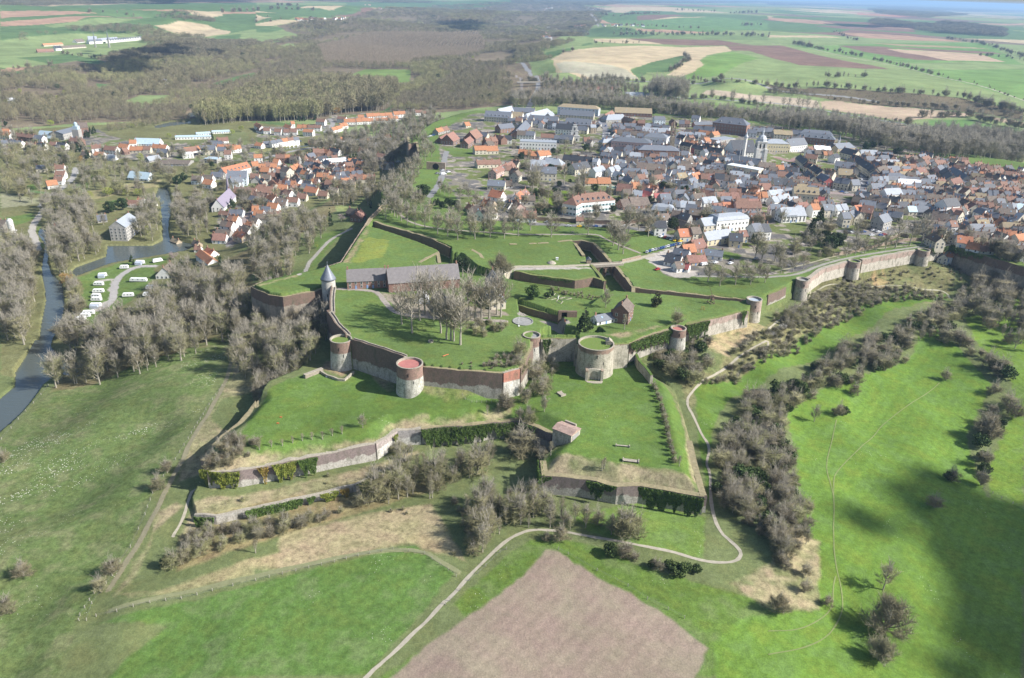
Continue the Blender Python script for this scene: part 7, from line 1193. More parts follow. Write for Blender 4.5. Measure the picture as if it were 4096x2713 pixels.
instancer('nearer_woodland', 'bare woods, copses and scrub thickets around the town, slopes and river', [(p['x'], p['y'], p['z'] - .1, p['h'] / HREF[p['key']] * p['w'], p['h'] / HREF[p['key']], random.choice(km[p['key']])) for p in woods], meshes)
# ---- the great valley wood: simpler trees, thinned out with distance
def simple(seed, tw, h, cr, n, wd, shape='round', z0=.25):
    rg = np.random.default_rng(seed); v = rg.normal(size=(n, 3)); v /= np.linalg.norm(v, axis=1, keepdims=True); r = rg.uniform(.35, 1, (n, 1)) ** .5; lump = 1 + .22 * np.sin(v[:, :1] * 5 + seed) * np.cos(v[:, 1:2] * 4 + seed)
    P = v * r * lump * np.array([cr, cr, h * (1 - z0) / 2]); P[:, 2] += h * (1 + z0) / 2; d = rg.normal(size=(n, 3)) * .6 + v * .4 + np.array([0, 0, .5]); d /= np.linalg.norm(d, axis=1, keepdims=True); L = h * .11 * rg.uniform(.6, 1.4, (n, 1)); s = np.cross(d, rg.normal(size=(n, 3))); s /= np.linalg.norm(s, axis=1, keepdims=True); s *= wd / 2
    V = np.stack([P - s, P + s, P + d * L], 1).reshape(-1, 3); T = MB(); T.tube((0, 0, -1), (0, 0, h * .7), h * .014, h * .008, 4)
    for k in range(6): a = k * 2.4; T.tube((0, 0, h * (.3 + k * .07)), (cr * .7 * math.cos(a), cr * .7 * math.sin(a), h * (.55 + k * .06)), h * .007, h * .003, 3)
    tf = []
    for q in T.f: tf += [(q[0], q[1], q[2]), (q[0], q[2], q[3])]
    return bulk('far_tree', np.concatenate([V, np.array(T.v)]), np.concatenate([np.arange(3 * n).reshape(n, 3), np.array(tf) + 3 * n]), [TW[tw], BARK], np.concatenate([np.zeros(n), np.ones(len(tf))]))
FM = [simple(70 + i, 'gkpgkp'[i], 14, 3.9, 330, .30) for i in range(6)] + [simple(80 + i, 'gkp'[i], 18, 3.0, 330, .30) for i in range(3)] + [simple(90, 'y', 9, 4, 300, .4), simple(91, 'd', 13, 4, 420, .5), simple(92, 'o', 8, 4, 260, .35), simple(93, 'n', 14, 2.6, 300, .26)]
items = []
def forest(txt, holes, h, choice, dens_=1.0, lvl=None, grid=False, spmul=1.0):
    poly = GP(txt)[:, :2] if lvl is None else P_(txt, lvl); H_ = [GP(t)[:, :2] for t in holes]
    bands = [(300, 900, 7.5), (900, 1300, 8.5), (1300, 1900, 10.5), (1900, 2800, 14), (2800, 4200, 21), (4200, 7000, 36), (7000, 13000, 66), (13000, 30000, 140)]
    for r0, r1, sp_ in bands:
        sp = sp_ * spmul
        x0, y0 = np.maximum(poly.min(0), [-r1, 0]); x1, y1 = np.minimum(poly.max(0), [r1, r1])
        if x1 <= x0 or y1 <= y0: continue
        X, Y = np.meshgrid(np.arange(x0, x1, sp), np.arange(y0, y1, sp)); X = X.ravel(); Y = Y.ravel(); j = .48 if not grid else .12; X = X + RNG.uniform(-j, j, X.size) * sp; Y = Y + RNG.uniform(-j, j, Y.size) * sp
        r = np.hypot(X, Y); m = (r >= r0) & (r < r1) & inside(poly, X, Y) & (np.abs(np.arctan2(X, Y)) < R(44)); X, Y = X[m], Y[m]
        for hh in H_: m = ~inside(hh, X, Y); X, Y = X[m], Y[m]
        for w in WPOLY: m = ~inside(w, X, Y); X, Y = X[m], Y[m]
        m = ~inside(H0, X, Y); X, Y = X[m], Y[m]
        for nm, lb, w, wd, c in PW:
            if nm == 'road' and len(X): m = edge_dist(w, X, Y, False) > wd / 2 + 4; X, Y = X[m], Y[m]
        if not len(X): continue
        nz = rand_noise(X, Y, 60, 77); wx_ = X + 60 * rand_noise(X, Y, 90, 71); wy_ = Y + 90 * rand_noise(X, Y, 110, 72); nz2 = rand_noise(np.floor(wx_ / 150) * 31.7, np.floor(wy_ / 260) * 17.3, .013, 78); clr = rand_noise(np.floor(wx_ / 110) * 11.7, np.floor(wy_ / 170) * 27.3, .013, 79); m = nz + RNG.random(len(X)) * .5 > (1 - dens_) * 1.2; m &= grid | (clr > .10); X, Y, nz, nz2 = X[m], Y[m], nz[m], nz2[m]; Z = Hg(X, Y)
        wf = {7.5: 1, 8.5: 1.05, 10.5: 1.25, 14: 1.6, 21: 2.3, 36: 3.8, 66: 6.5, 140: 13}[sp_]
        for x, y, z, a, b_ in zip(X, Y, Z, nz, nz2):
            hs = (.62 + .62 * b_ + .12 * a) * h / 14; i = choice[int(b_ * 37 + random.random() * .6) % len(choice)] if not grid else choice[0]
            if not grid and random.random() < .012: i = random.choice((9, 10, 10, 11))
            hs = hs if not grid else h / 14 * random.uniform(.93, 1.05); items.append((x, y, z - .2, hs * wf * random.uniform(.85, 1.2), hs * random.uniform(.9, 1.12), i))
forest('O -40,170 120,152 240,137 330,118 420,100 560,108 660,92 700,85 660,60 760,42 1000,14 1250,5 1420,28 1370,62 1250,105 1190,140 1230,165 1270,185 1230,215 1240,240 1100,250 1000,255 940,262 880,258 780,262 700,270 600,280 560,275 500,270 420,262 330,285 240,275 180,285 100,290 60,275 -40,295',
       ['T10 700,785 1010,640 1440,640 1430,740 1270,770 1250,740 1000,750 850,760', 'T00 1160,930 1290,880 1570,880 1560,930 1300,1000 1170,960', 'T00 0,500 250,480 640,500 900,550 1020,600 860,620 560,640 300,640 200,690 0,690', 'T00 1270,430 1640,410 1660,445 1400,450', 'T00 800,760 1060,770 1040,830 900,860 800,840', 'T10 180,440 290,390 430,400 300,445', 'T10 1170,1030 1280,940 1310,960 1210,1040', 'T10 440,385 830,305 1060,300 1000,320 600,400', 'T00 330,395 700,340 1320,330 1320,400 900,440 700,500 330,490', 'T00 1900,790 2361,660 2361,700 2010,800', 'T10 0,655 60,650 60,680 0,690', 'T10 560,430 1050,310 1690,310 2060,300 2130,480 1500,600 1370,620 1000,620 640,600', 'T10 20,830 700,790 1290,760 1300,900 1180,1030 900,1040 640,1090 560,1110 200,1130 0,1120', 'T10 1340,880 2030,880 2050,930 1600,1010 1280,1000', 'T00 1700,760 2040,760 2000,800 1750,800', 'T00 640,690 900,650 940,700 760,740', 'T10 60,560 240,540 250,580 80,600'],
       12, [0, 1, 2, 3, 0, 1, 5, 6], .9)
forest('T10 20,830 700,790 1290,760 1300,900 1180,1030 900,1040 640,1090 560,1110 200,1130 0,1120 T00 1900,1160 1800,1130 2000,1020 2100,940', [], 21, [6, 7, 6], 1.0, grid=False, spmul=.85)     # tall poplar plantation
forest('T10 560,430 1050,310 1690,310 2060,300 2130,480 1500,600 1370,620 1000,620 640,600', [], 9.5, [12], 1.0, grid=True, spmul=.62)
forest('T10 1340,880 2030,880 2050,930 1600,1010 1280,1000', [], 10, [2, 5], 1.0, spmul=.75)
forest('T00 430,320 700,270 1100,240 1400,260 1600,330 1880,360 1880,400 1320,400 1320,335 1000,300 700,345 560,395 400,380 180,390 200,320', [], 14, [0, 2, 0], .9); forest('T00 1430,150 1650,110 1800,120 1950,180 2010,215 1700,200', [], 12, [2, 0], .9); forest('T00 1000,560 1020,510 1500,440 1850,400 2361,390 2361,440 1900,520 1500,560 1100,600', [], 15, [2, 5], 1.0, spmul=.9)
forest('T30 1360,235 1640,215 2000,255 2180,290 2195,345 1900,330 1360,290', [], 20, [2, 5], 1.0, spmul=.8); forest('T30 945,195 1080,190 1340,230 1350,265 1100,250 950,235', [], 18, [0, 2], .9); forest('T30 930,80 1400,60 1850,140 1450,175 1000,130', [], 18, [2, 5, 0], .9); forest('T30 0,20 600,0 1400,30 2361,80 2361,110 1850,110 1200,70 500,50 0,50', [], 16, [2, 5], .8); forest('T00 0,20 700,0 1620,0 1620,35 700,45 0,60', [], 16, [2, 5], .85); forest('T10 0,0 1300,0 1700,30 1200,30 600,10', [], 16, [2, 5], .85); forest('T20 0,0 1100,10 2361,10 2361,25 1000,30 850,60 0,30', [], 16, [2, 5], .85)
forest('T20 0,390 250,490 300,540 220,560 400,600 300,700 260,720 200,640 0,480', [], 13, [0, 1, 3, 0], .95); forest('T20 0,560 100,640 200,700 240,760 260,860 430,900 200,960 0,960', [], 13, [0, 1, 3], .9); forest('T20 0,250 450,250 650,170 720,240 640,340 450,440 250,500 0,380', [], 13, [0, 1, 3, 5], .85)
forest('T30 1360,1240 2361,1290 2361,1250 1900,1200', [], 10, [2, 5], .7); forest('T30 0,840 300,880 500,910 300,900 0,880', [], 8, [2, 5], .8); forest('T30 0,795 700,830 1200,870 1900,940 2361,1050 2361,1100 1700,1010 1200,960 600,900 0,820', [], 3.6, [2, 5, 0], .55)
forest('T01 0,220 200,240 230,100 0,0', [], 11, [0, 1], .8); forest('T00 0,1380 450,1400 700,1440 760,1568 500,1568 300,1568 0,1568', [], 10, [0, 1, 3], .55); forest('T00 1300,1130 1800,1150 1400,1170', [], 7, [2, 5], .9); forest('T00 950,1190 1280,1150 1400,1130 1300,1060 1700,1040 1760,1110 1500,1150 1000,1230', [], 9, [0, 1], .8)
print('FAR TREES', len(items))
instancer('valley_woodland', 'vast bare winter woodland filling the valley floor and the far hill edges', items, FM)
# ------------------------------------------------------------------ small things
def at(txt): g = GP(txt)[0]; return (float(g[0]), float(g[1]), float(g[2]))
CP = {k: mat('car_paint_' + k, c, .3, .03, 2, spec=.6) for k, c in dict(white=(.75, .76, .78), silver=(.45, .47, .50), grey=(.20, .21, .23), black=(.03, .03, .035), blue=(.05, .11, .30), red=(.38, .04, .035), yellow=(.78, .52, .03), green=(.04, .13, .09)).items()}
M_TYRE = mat('tyre_rubber', (.02, .02, .02), .9)
def car_mesh(kind):
    b = MB(); s = 1
    pr = [(-2.1, .35), (-2.15, .8), (-1.9, .95), (-1.5, 1.0), (-1.05, 1.42), (.55, 1.46), (1.15, .98), (1.95, .85), (2.12, .6), (2.1, .35)] if kind != 'van' else [(-2.6, .4), (-2.65, 1.3), (-2.5, 2.1), (1.5, 2.15), (2.1, 1.35), (2.7, 1.15), (2.75, .45)]
    n = len(pr); w = .85 if kind != 'van' else .98
    V = [(x, -w * (.86 if z > 1.2 and kind != 'van' else 1), z) for x, z in pr] + [(x, w * (.86 if z > 1.2 and kind != 'van' else 1), z) for x, z in pr]
    b.add(V, [(i, (i + 1) % n, n + (i + 1) % n, n + i)[::-1] for i in range(n)] + [tuple(range(n)), tuple(range(2 * n - 1, n - 1, -1))]); body = b
    g = MB()
    if kind == 'van': g.add([(1.55, -.9, 2.1), (2.12, -.9, 1.4), (2.12, .9, 1.4), (1.55, .9, 2.1)], [(0, 1, 2, 3)]); g.box(.7, 1.45, -1.0, 1.0, 1.35, 1.95)
    else: g.add([(.62, -.7, 1.44), (1.16, -.8, 1.02), (1.16, .8, 1.02), (.62, .7, 1.44)], [(0, 1, 2, 3)]); g.add([(-1.1, -.7, 1.42), (-1.5, -.8, 1.04), (-1.5, .8, 1.04), (-1.1, .7, 1.42)], [(3, 2, 1, 0)]); g.box(-1.05, .5, -.82, .82, 1.03, 1.34)
    g.v = [(x + .012 * (1 if x > 0 else -1), y, z + .012) for x, y, z in g.v]
    t = MB(); t.tube((0, -.11, 0), (0, .11, 0), .33, .33, 12, cap=True)
    return body, g, t.mesh('wheel', M_TYRE)
CM = {k: car_mesh(k) for k in ('car', 'van')}; CMM = {}
def car(x, y, z, rz, col, label, kind='car'):
    body, g, wh = CM[kind]; k = (kind, col)
    if k not in CMM: CMM[k] = (body.mesh('body', CP[col]), g.mesh('car_windows', M_GLASS))
    t = thing('parked_car' if kind == 'car' else 'parked_van', label, kind, (x, y, z + .08), rz, 'cars and vans parked in the town'); link('body', CMM[k][0], t); link('car_windows', CMM[k][1], t)
    L = 1.3 if kind == 'car' else 1.7
    for sx in (-1, 1):
        for sy in (-1, 1): link('wheel', wh, t, (sx * L, sy * (.78 if kind == 'car' else .9), .33))
CARS = [('in the far row of the gravel car park', 'T21', '1245,764 1271,755 1297,747 1323,743 1349,738 1374,731 1396,724 1419,717 1442,712 1466,706 1490,700 1511,694 1531,690 1551,686', 's b w s g b b s w b b g b s', 1.2), ('in the diagonal row by the promenade lawn', 'T21', '1246,570 1284,587 1308,596 1331,604 1373,621 1411,630 1441,637 1471,647 1504,657 1550,668', 'y s w s w r g w y y', .9), ('on the street below the white mansion', 'T21', '325,490 522,524 622,528 668,531 735,525 776,527 818,529 852,532 1037,526 1198,516', 's s y n g b s k w k', .05),
 ('in the yard by the restaurant', 'T21', '1845,862 1876,864 2015,870 1340,924 2022,838 2250,827', 's w w r k g', .7), ('in the rear car park', 'U3', '280,1114 305,1110 335,1102 465,1052 455,1102 575,1087 603,1092 635,1102 555,1142 660,1142 700,1132 60,1074', 'k w g s b w g w w b r s', .3), ('along the long straight street', 'U3', '430,440 430,475 428,527 500,430 510,452 500,522 505,547 480,397 462,372', 's w w g k b w s b', 1.4), ('in the narrow lane by the big brown barn', 'U3', '1666,912 1666,947 1660,1017', 'w b w', 1.5),
 ('on the tree filled square', 'U3', '100,607 30,612 200,625 250,640', 's k b s', .2), ('before the town hall garden', 'U2', '1640,862 1680,876 1850,832 1800,880', 'w s k b', .4), ('on the square by the belfry', 'U2', '150,752 182,764 90,650', 'w s k', .4), ('on the street beside the brick school', 'U1', '1215,572 1282,567 1345,442 1342,472 1346,512 1430,432 1430,462 1385,320', 'w s s w b w s b', 1.3), ('on the road by the tunnel arch', 'T11', '1775,27 1720,12 1670,40 2285,292 2320,352', 'w s g s w', .8), ('in front of the brick pair', 'T10', '1585,1270 1611,1260 1636,1252 1661,1246 1682,1242 630,1187', 's w b s w s', .3), ('in the lower town', 'U4', '1150,327 1200,323 1250,322 1480,257 1160,442 880,1402 300,1542', 's w w b s g w', .2), ('by the left river road', 'T01', '128,567 1302,127 1352,102 270,72', 'w w w b', .2)]
CC = dict(s='silver', w='white', g='grey', k='black', b='blue', r='red', y='yellow', n='green')
for zn, cr_, tx, cs, ang in CARS:
    P3 = GP(cr_ + ' ' + tx); cs = cs.split(); cnt = {}
    for c in cs: cnt[c] = cnt.get(c, 0) + 1
    seen = {}; order = sorted(range(len(cs)), key=lambda i: S(cr_ + ' ' + tx)[i][0])
    for i in order:
        c = cs[i]; seen[c] = seen.get(c, 0) + 1; lab = f"{CC[c]} car {zn}" if cnt[c] == 1 else f"{CC[c]} car, {ordn(seen[c])} of {cnt[c]} from left {zn}"
        car(float(P3[i][0]), float(P3[i][1]), float(P3[i][2]), ang + random.uniform(-.08, .08) + (math.pi if random.random() < .4 else 0), CC[c], lab)
for tx, lb in (('T21 1772,882', 'white van in the yard by the restaurant'), ('U1 1436,390', 'white van on the street beside the brick school'), ('U2 245,740', 'pale van on the square by the belfry'), ('T10 1312,1502', 'white van in the yard below the rampart'), ('T11 1730,48', 'white lorry near the tunnel arch')): p = at(tx); car(*p, .5, 'white', lb, 'van')
# caravans
M_CARA = mat('caravan_white', (.80, .80, .80), .4, .04, .8); M_CWIN = mat('caravan_window', (.16, .18, .20), .2)
def caravan(tx, rz, L, lab, awn=False):
    p = at(tx); t = thing('caravan', lab, 'caravan', p, rz, 'caravans on the campsite'); h, w = L / 2, 1.15; b = MB()
    pr = [(-h, .6), (-h - .1, 1.6), (-h + .5, 2.65), (h - .6, 2.7), (h - .05, 1.9), (h, .6)]; n = len(pr); b.add([(x, -w, z) for x, z in pr] + [(x, w, z) for x, z in pr], [(i, (i + 1) % n, n + (i + 1) % n, n + i)[::-1] for i in range(n)] + [tuple(range(n)), tuple(range(2 * n - 1, n - 1, -1))]); b.box(-h + .8, -h + 1.5, -.35, .35, 2.62, 2.8); b.tube((h, 0, .55), (h + 1.1, 0, .5), .06, .05, 5); b.obj('body', M_CARA, t)
    for x in (-h * .6, 0, h * .55): b = MB(); b.box(x - .45, x + .45, -w - .03, w + .03, 1.5, 2.1); b.obj('window', M_CWIN, t)
    for y in (-1, 1): b = MB(); b.tube((0, y * 1.05 - .1, .33), (0, y * 1.05 + .1, .33), .33, .33, 10, cap=True); b.obj('wheel', M_TYRE, t)
    if awn: b = MB(); b.add([(-h * .8, -w - .05, 2.4), (h * .6, -w - .05, 2.4), (h * .6, -w - 2.4, 1.9), (-h * .8, -w - 2.4, 1.9), (-h * .8, -w - 2.4, 0), (h * .6, -w - 2.4, 0), (-h * .8, -w - .05, 0), (h * .6, -w - .05, 0)], [(0, 3, 2, 1), (3, 4, 5, 2), (0, 6, 4, 3), (1, 2, 5, 7)]); b.obj('awning', mat('awning_blue_grey', (.42, .47, .55), .8), t)
CV = ['947,985 a white caravan with grey awning at the head of the left row', '913,1066 b white caravan, second down the left row', '910,1133 c white caravan with small lean, third down the left row', '890,1180 d white caravan, fourth down left row', '893,1210 e white caravan just behind the fourth', '887,1265 f white caravan with blue cover, fifth down left row', '1148,912 g white caravan beside the drive, nearest the pond', '1293,868 h short white caravan near the reception house', '1185,1172 i lone small caravan on middle lawn', '1392,1100 j white caravan on the right strip by hedge', '1370,1163 k white caravan half hidden on right strip', '820,1335 l white caravan low in left row', '790,1362 m grey white caravan low in left row', '745,1392 n white caravan at the bottom of left row', '1130,1440 o white caravan showing through the bare trees']
for i, c_ in enumerate(CV): xy, _, lab = c_.split(' ', 2); caravan('T01 ' + xy, .12 + random.uniform(-.1, .15), 5.8 + (i % 3) * .6, lab, i in (0, 5, 7))
caravan('T01 1280,1030', .05, 11.5, 'long pale static caravan in the middle of the campsite'); p = at('T01 1455,850'); caravan('T01 1455,850', .7, 7, 'white caravan beside the reception house')
# fences
M_POST = mat('weathered_post', (.42, .39, .33), .95, .15, 2)
def fence(label, txt, sp=4.0, h=1.25):
    w = dens(GP(txt)[:, :2], sp); z = Hg(w[:, 0], w[:, 1]); k = max(1, math.ceil(len(w) / 98)); w = w[::k]; z = z[::k]; t = thing('post_fence', label, 'fence', (float(w[0, 0]), float(w[0, 1]), float(z[0]))); b = MB(); b.box(-.09, .09, -.09, .09, -.4, h); me = b.mesh('post', M_POST); q = MB()
    for i in range(len(w)):
        o = link('post', me, t, (float(w[i, 0] - w[0, 0]), float(w[i, 1] - w[0, 1]), float(z[i] - z[0]))); o.rotation_euler = (random.uniform(-.08, .08), random.uniform(-.08, .08), 0)
        if i:
            for hh in (.45, .8, 1.1): q.tube((w[i - 1, 0] - w[0, 0], w[i - 1, 1] - w[0, 1], z[i - 1] - z[0] + hh), (w[i, 0] - w[0, 0], w[i, 1] - w[0, 1], z[i] - z[0] + hh), .012, .012, 3)
    q.obj('wire', mat('fence_wire', (.25, .25, .25), .6), t)
fence('post and wire fence along the left track', 'B0 2050,430 1900,650 1740,920 1660,1050 1580,1170 1510,1270 1410,1420 D0 1340,65 1280,200 1205,370 1110,500 1035,625 930,780 850,890 800,1045'); fence('post and wire fence along top of the lower left field', 'D0 890,1010 1080,965 1385,885 1675,840 1960,770 2150,730 2361,680 D1 1470,1500 1690,1450 2010,1385 2300,1430 O 1055,1335'); fence('post and wire fence beside the chalk path', 'D2 -40,1435 0,1395 180,1215 330,1080 460,960 520,930')
fence('post and wire fence beside the ploughed field', 'D2 1000,925 1090,975 1355,1130 1640,1270 1820,1385 2010,1485 2160,1560', 7); fence('post fence on the river side of the left pasture', 'B0 -80,1010 15,920 105,820 240,665 380,510 450,430', 6); fence('post fence crossing the lower right corner of the pasture', 'B3 1990,1375 2150,1470 2361,1568 2500,1640'); fence('thin paling fence at the foot of the pointed corner', 'B1 1905,880 1930,930 1990,950 2260,945', 2, 1.0); fence('low rail fence by the far right pasture', 'D0 870,790 740,1000 730,1040', 3)
# bunker on the spur lawn
b = MB(); p = U(S('B2 505,1060'), 31.5)[0]; t = thing('brick_bunker', 'small brick hut with shallow pinkish roof on the edge of the spur lawn', 'hut', (float(p[0]), float(p[1]), 27.4), -.62)
b.box(-4.6, 4.6, -3.6, 3.6, -6, 3.6); b.obj('wall', MW_PALE, t); b = MB(); b.add([(-4.9, -3.9, 3.6), (4.9, -3.9, 3.6), (4.9, 3.9, 3.6), (-4.9, 3.9, 3.6), (-4.9, 0, 4.7), (4.9, 0, 4.7), (-4.9, -3.9, 3.35), (4.9, -3.9, 3.35), (4.9, 3.9, 3.35), (-4.9, 3.9, 3.35)], [(0, 1, 5, 4), (2, 3, 4, 5), (1, 2, 5), (3, 0, 4), (6, 7, 1, 0), (7, 8, 2, 1), (8, 9, 3, 2), (9, 6, 0, 3)]); b.obj('roof', mat('brick_paving_roof', (.42, .30, .25), .95, .2, .9, bump=.3), t)
b = MB(); b.box(-3.6, 2.0, 4.0, 4.8, -1, 4.3); b.obj('parapet_block', M_COP, t); b = MB(); b.box(4.55, 4.68, -2.6, 2.4, .4, 2.7); b.obj('boarded_opening', mat('grey_boards', (.30, .29, .28), .9, .1, 3), t)
# stone tables on the lawn
def slab(tx, rz, lab, L=3.6, D=1.8):
    p = at(tx); t = thing('stone_table', lab, 'stone slab', p, rz, 'old stone slabs on the spur lawn'); b = MB(); b.box(-L / 2, L / 2, -D / 2, D / 2, .45, .62); b.obj('slab', M_COP, t)
    for s in (-1, 1): b = MB(); b.box(s * L / 2 - .22, s * L / 2 + .22, -D / 2 - .2, D / 2 + .2, -.2, .95); b.obj('end_stone', M_COP, t)
slab('B2 455,760', -1.0, 'slatted grey slab lying on the lawn left of the gate tower', 3.2, 2.4); slab('B2 1020,1246', -.1, 'low stone slab with raised ends, middle of the spur lawn', 5.5, .7); slab('B2 1095,1380', -.15, 'wide stone slab nearest the spur bastion wall', 6.2, 1.8)
# quatrefoil beds
p = U(S('T21 420,1262'), 36.2)[0]; zq = Hp(*p) + .02; t = thing('garden_beds', 'four stone edged lozenge beds round a white statue on the sunken garden lawn', 'garden beds', (float(p[0]), float(p[1]), zq))
for k in range(4):
    b = MB(); a = k * math.pi / 2 + .15; c0 = np.array([math.cos(a), math.sin(a)]) * 4.4; q = [c0 + np.array([math.cos(a), math.sin(a)]) * 3.6, c0 + np.array([-math.sin(a), math.cos(a)]) * 1.9, c0 - np.array([math.cos(a), math.sin(a)]) * 3.4, c0 - np.array([-math.sin(a), math.cos(a)]) * 1.9]
    for i in range(4): b.tube((*q[i], .08), (*q[(i + 1) % 4], .08), .2, .2, 4)
    b.obj('bed_edging', M_COP, t)
b = MB(); b.lathe([(.35, 0), (.3, .7), (.2, .8), (.25, 1.3), (.12, 1.7), (.16, 1.9), (.05, 2.1)], 8); b.obj('statue', CP['white'], t)
# tent, trebuchet, well
p = at('T11 1535,1215'); t = thing('marquee_tent', 'white domed marquee among the citadel trees', 'tent', p, .1); b = MB(); n = 9
V = []; F = []
for i in range(n): a = math.pi * i / (n - 1); V += [(-4 * math.cos(a) * 1.0, -3.6, 5.4 * math.sin(a) ** .8 if 0 < i < n - 1 else 0), (-4 * math.cos(a), 0.3, 6.6 * math.sin(a) ** .7 if 0 < i < n - 1 else 0), (-3.6 * math.cos(a), 4, 5.0 * math.sin(a) ** .8 if 0 < i < n - 1 else 0)]
for i in range(n - 1): F += [(3 * i, 3 * i + 3, 3 * i + 4, 3 * i + 1)[::-1], (3 * i + 1, 3 * i + 4, 3 * i + 5, 3 * i + 2)[::-1]]
F += [tuple(3 * i for i in range(n))[::-1], tuple(3 * i + 2 for i in range(n))]; b.add(V, F); b.obj('canvas', mat('tent_canvas', (.85, .85, .86), .6, .03), t, smooth=False); b = MB(); b.box(-1, 1, -3.75, -3.6, 0, 2.4); b.obj('tent_door', mat('canvas_flap', (.6, .6, .62), .7), t)
p = at('T21 1833,1228'); M_TIM = mat('old_timber', (.17, .12, .08), .9, .2, 2); t = thing('trebuchet', 'dark timber trebuchet standing on the sloping lawn', 'trebuchet', p, .3); b = MB()
for x in (-1.2, 1.2):
    for y in (-2, 2): b.tube((x, y, 0), (x, 0, 4.4), .16, .13, 5)
    b.tube((x, -2.2, .15), (x, 2.2, .15), .17, .17, 5)
b.tube((-1.6, 0, 4.4), (1.6, 0, 4.4), .14, .14, 5); b.tube((-1.4, -2, .15), (1.4, -2, .15), .15, .15, 5); b.tube((-1.4, 2, .15), (1.4, 2, .15), .15, .15, 5); b.obj('frame', M_TIM, t); b = MB(); b.tube((0, -1.6, 3.4), (0, 3.4, 8.6), .2, .09, 5); b.obj('throwing_arm', M_TIM, t); b = MB(); b.box(-.7, .7, -2.2, -1.0, 2.2, 3.3); b.obj('counterweight', M_TIM, t)
p = at('T21 1757,1295'); b = MB(); b.tube((-.8, 0, 0), (-.6, 0, 2.2), .1, .1, 4); b.tube((.8, 0, 0), (.6, 0, 2.2), .1, .1, 4); b.tube((-.9, 0, 2.1), (.9, 0, 2.1), .1, .1, 4); b.tube((-.7, .9, 0), (-.6, 0, 1.8), .08, .08, 4); b.tube((.7, .9, 0), (.6, 0, 1.8), .08, .08, 4); tag(b.obj('timber_frame', mat('orange_timber', (.38, .18, .06), .8), None, p), 'small orange brown timber frame below the trebuchet', 'timber frame')
p = at('B1 1612,392'); b = MB(); b.lathe([(1.3, 0), (1.3, .9), (.9, .9), (.85, .1)], 10); tag(b.obj('stone_well', M_COP, None, p), 'low ring of stones on the citadel lawn', 'well'); p = at('B1 658,716'); b = MB(); b.lathe([(.9, 0), (.9, .5), (.3, .7)], 10); tag(b.obj('dark_drum', CP['grey'], None, p), 'dark blue grey drum near the low curved parapet', 'drum')
for tx, lb in (('B1 230,1086', 'upper of two small orange markers on terrace lawn'), ('B1 202,1142', 'lower of two small orange markers on terrace lawn')): b = MB(); b.box(-.45, .45, -.25, .25, 0, .3); tag(b.obj('orange_marker', mat('orange_plastic', (.6, .15, .05), .6), None, at(tx)), lb, 'marker', 'orange markers')
q = GP('B1 1722,528 1775,512'); b = MB(); b.tube(q[0] + [0, 0, .4], q[1] + [0, 0, .4], .18, .18, 5); tag(b.obj('orange_barrier', mat('orange_plastic', (.6, .15, .05), .6), None), 'orange red barrier rail lying along the citadel lawn', 'barrier')
for tx, lb, an in (('T21 205,925', 'wooden bench on the half moon lawn', .1), ('T21 560,580', 'bench beside the promenade path', .1), ('U3 955,1272', 'pale bench, right one on the rampart promenade', .1), ('U3 445,1350', 'pale bench, left one on the rampart promenade', .2)):
    p = at(tx); t = thing('bench', lb, 'bench', p, an, 'park benches'); b = MB(); b.box(-1, 1, -.25, .25, .42, .5); b.obj('seat', M_POST, t); b = MB(); b.box(-1, 1, .22, .28, .55, .95); b.obj('backrest', M_POST, t)
    for s in (-1, 1): b = MB(); b.box(s * .8 - .08, s * .8 + .08, -.22, .28, 0, .44); b.obj('leg', M_POST, t)
# stone bridge over the ditch
A = U(S('T21 735,884'), 40.2)[0]; B = U(S('T21 1015,868'), 40.2)[0]; m = (A + B) / 2; L = np.linalg.norm(B - A); an = math.atan2(B[1] - A[1], B[0] - A[0]); t = thing('stone_bridge', 'arched brick bridge with pale deck crossing the grassy ditch', 'bridge', (float(m[0]), float(m[1]), 32), an)
b = MB(); b.box(-L / 2, L / 2, -2.2, 2.2, 7.5, 8.35); b.obj('deck', mat('bridge_deck', (.42, .38, .31), .9, .12, .8), t)
for s in (-1, 1): b = MB(); b.box(-L / 2, L / 2, s * 2.3 - .12, s * 2.3 + .12, 7.6, 9.2); b.obj('railing', mat('bridge_rail', (.34, .30, .25), .9), t)
for k in (-.30, -.06, .18, .40): b = MB(); b.box(k * L - .6, k * L + .6, -2.0, 2.0, -1, 6.4); b.prism([(k * L - 1.6, -1.9), (k * L + 1.6, -1.9), (k * L + 1.6, 1.9), (k * L - 1.6, 1.9)], 6.4, 7.5); b.obj('pier', MW_BRICK, t)
p = U(S('T21 705,852'), 40.5)[0]; t = thing('gatehouse_hut', 'tiny stone gate hut with pitched roof at the bridge head', 'hut', (float(p[0]), float(p[1]), 39.5), .1); b = MB(); b.box(-1.5, 1.5, -1.4, 1.4, -1, 3); b.obj('wall', MW_PALE, t); b = MB(); b.add([(-1.8, -1.6, 3), (1.8, -1.6, 3), (1.8, 1.6, 3), (-1.8, 1.6, 3), (0, -1.6, 4.5), (0, 1.6, 4.5)], [(0, 4, 5, 3), (1, 2, 5, 4), (0, 1, 4), (2, 3, 5), (0, 3, 2, 1)]); b.obj('roof', RM['s'], t)
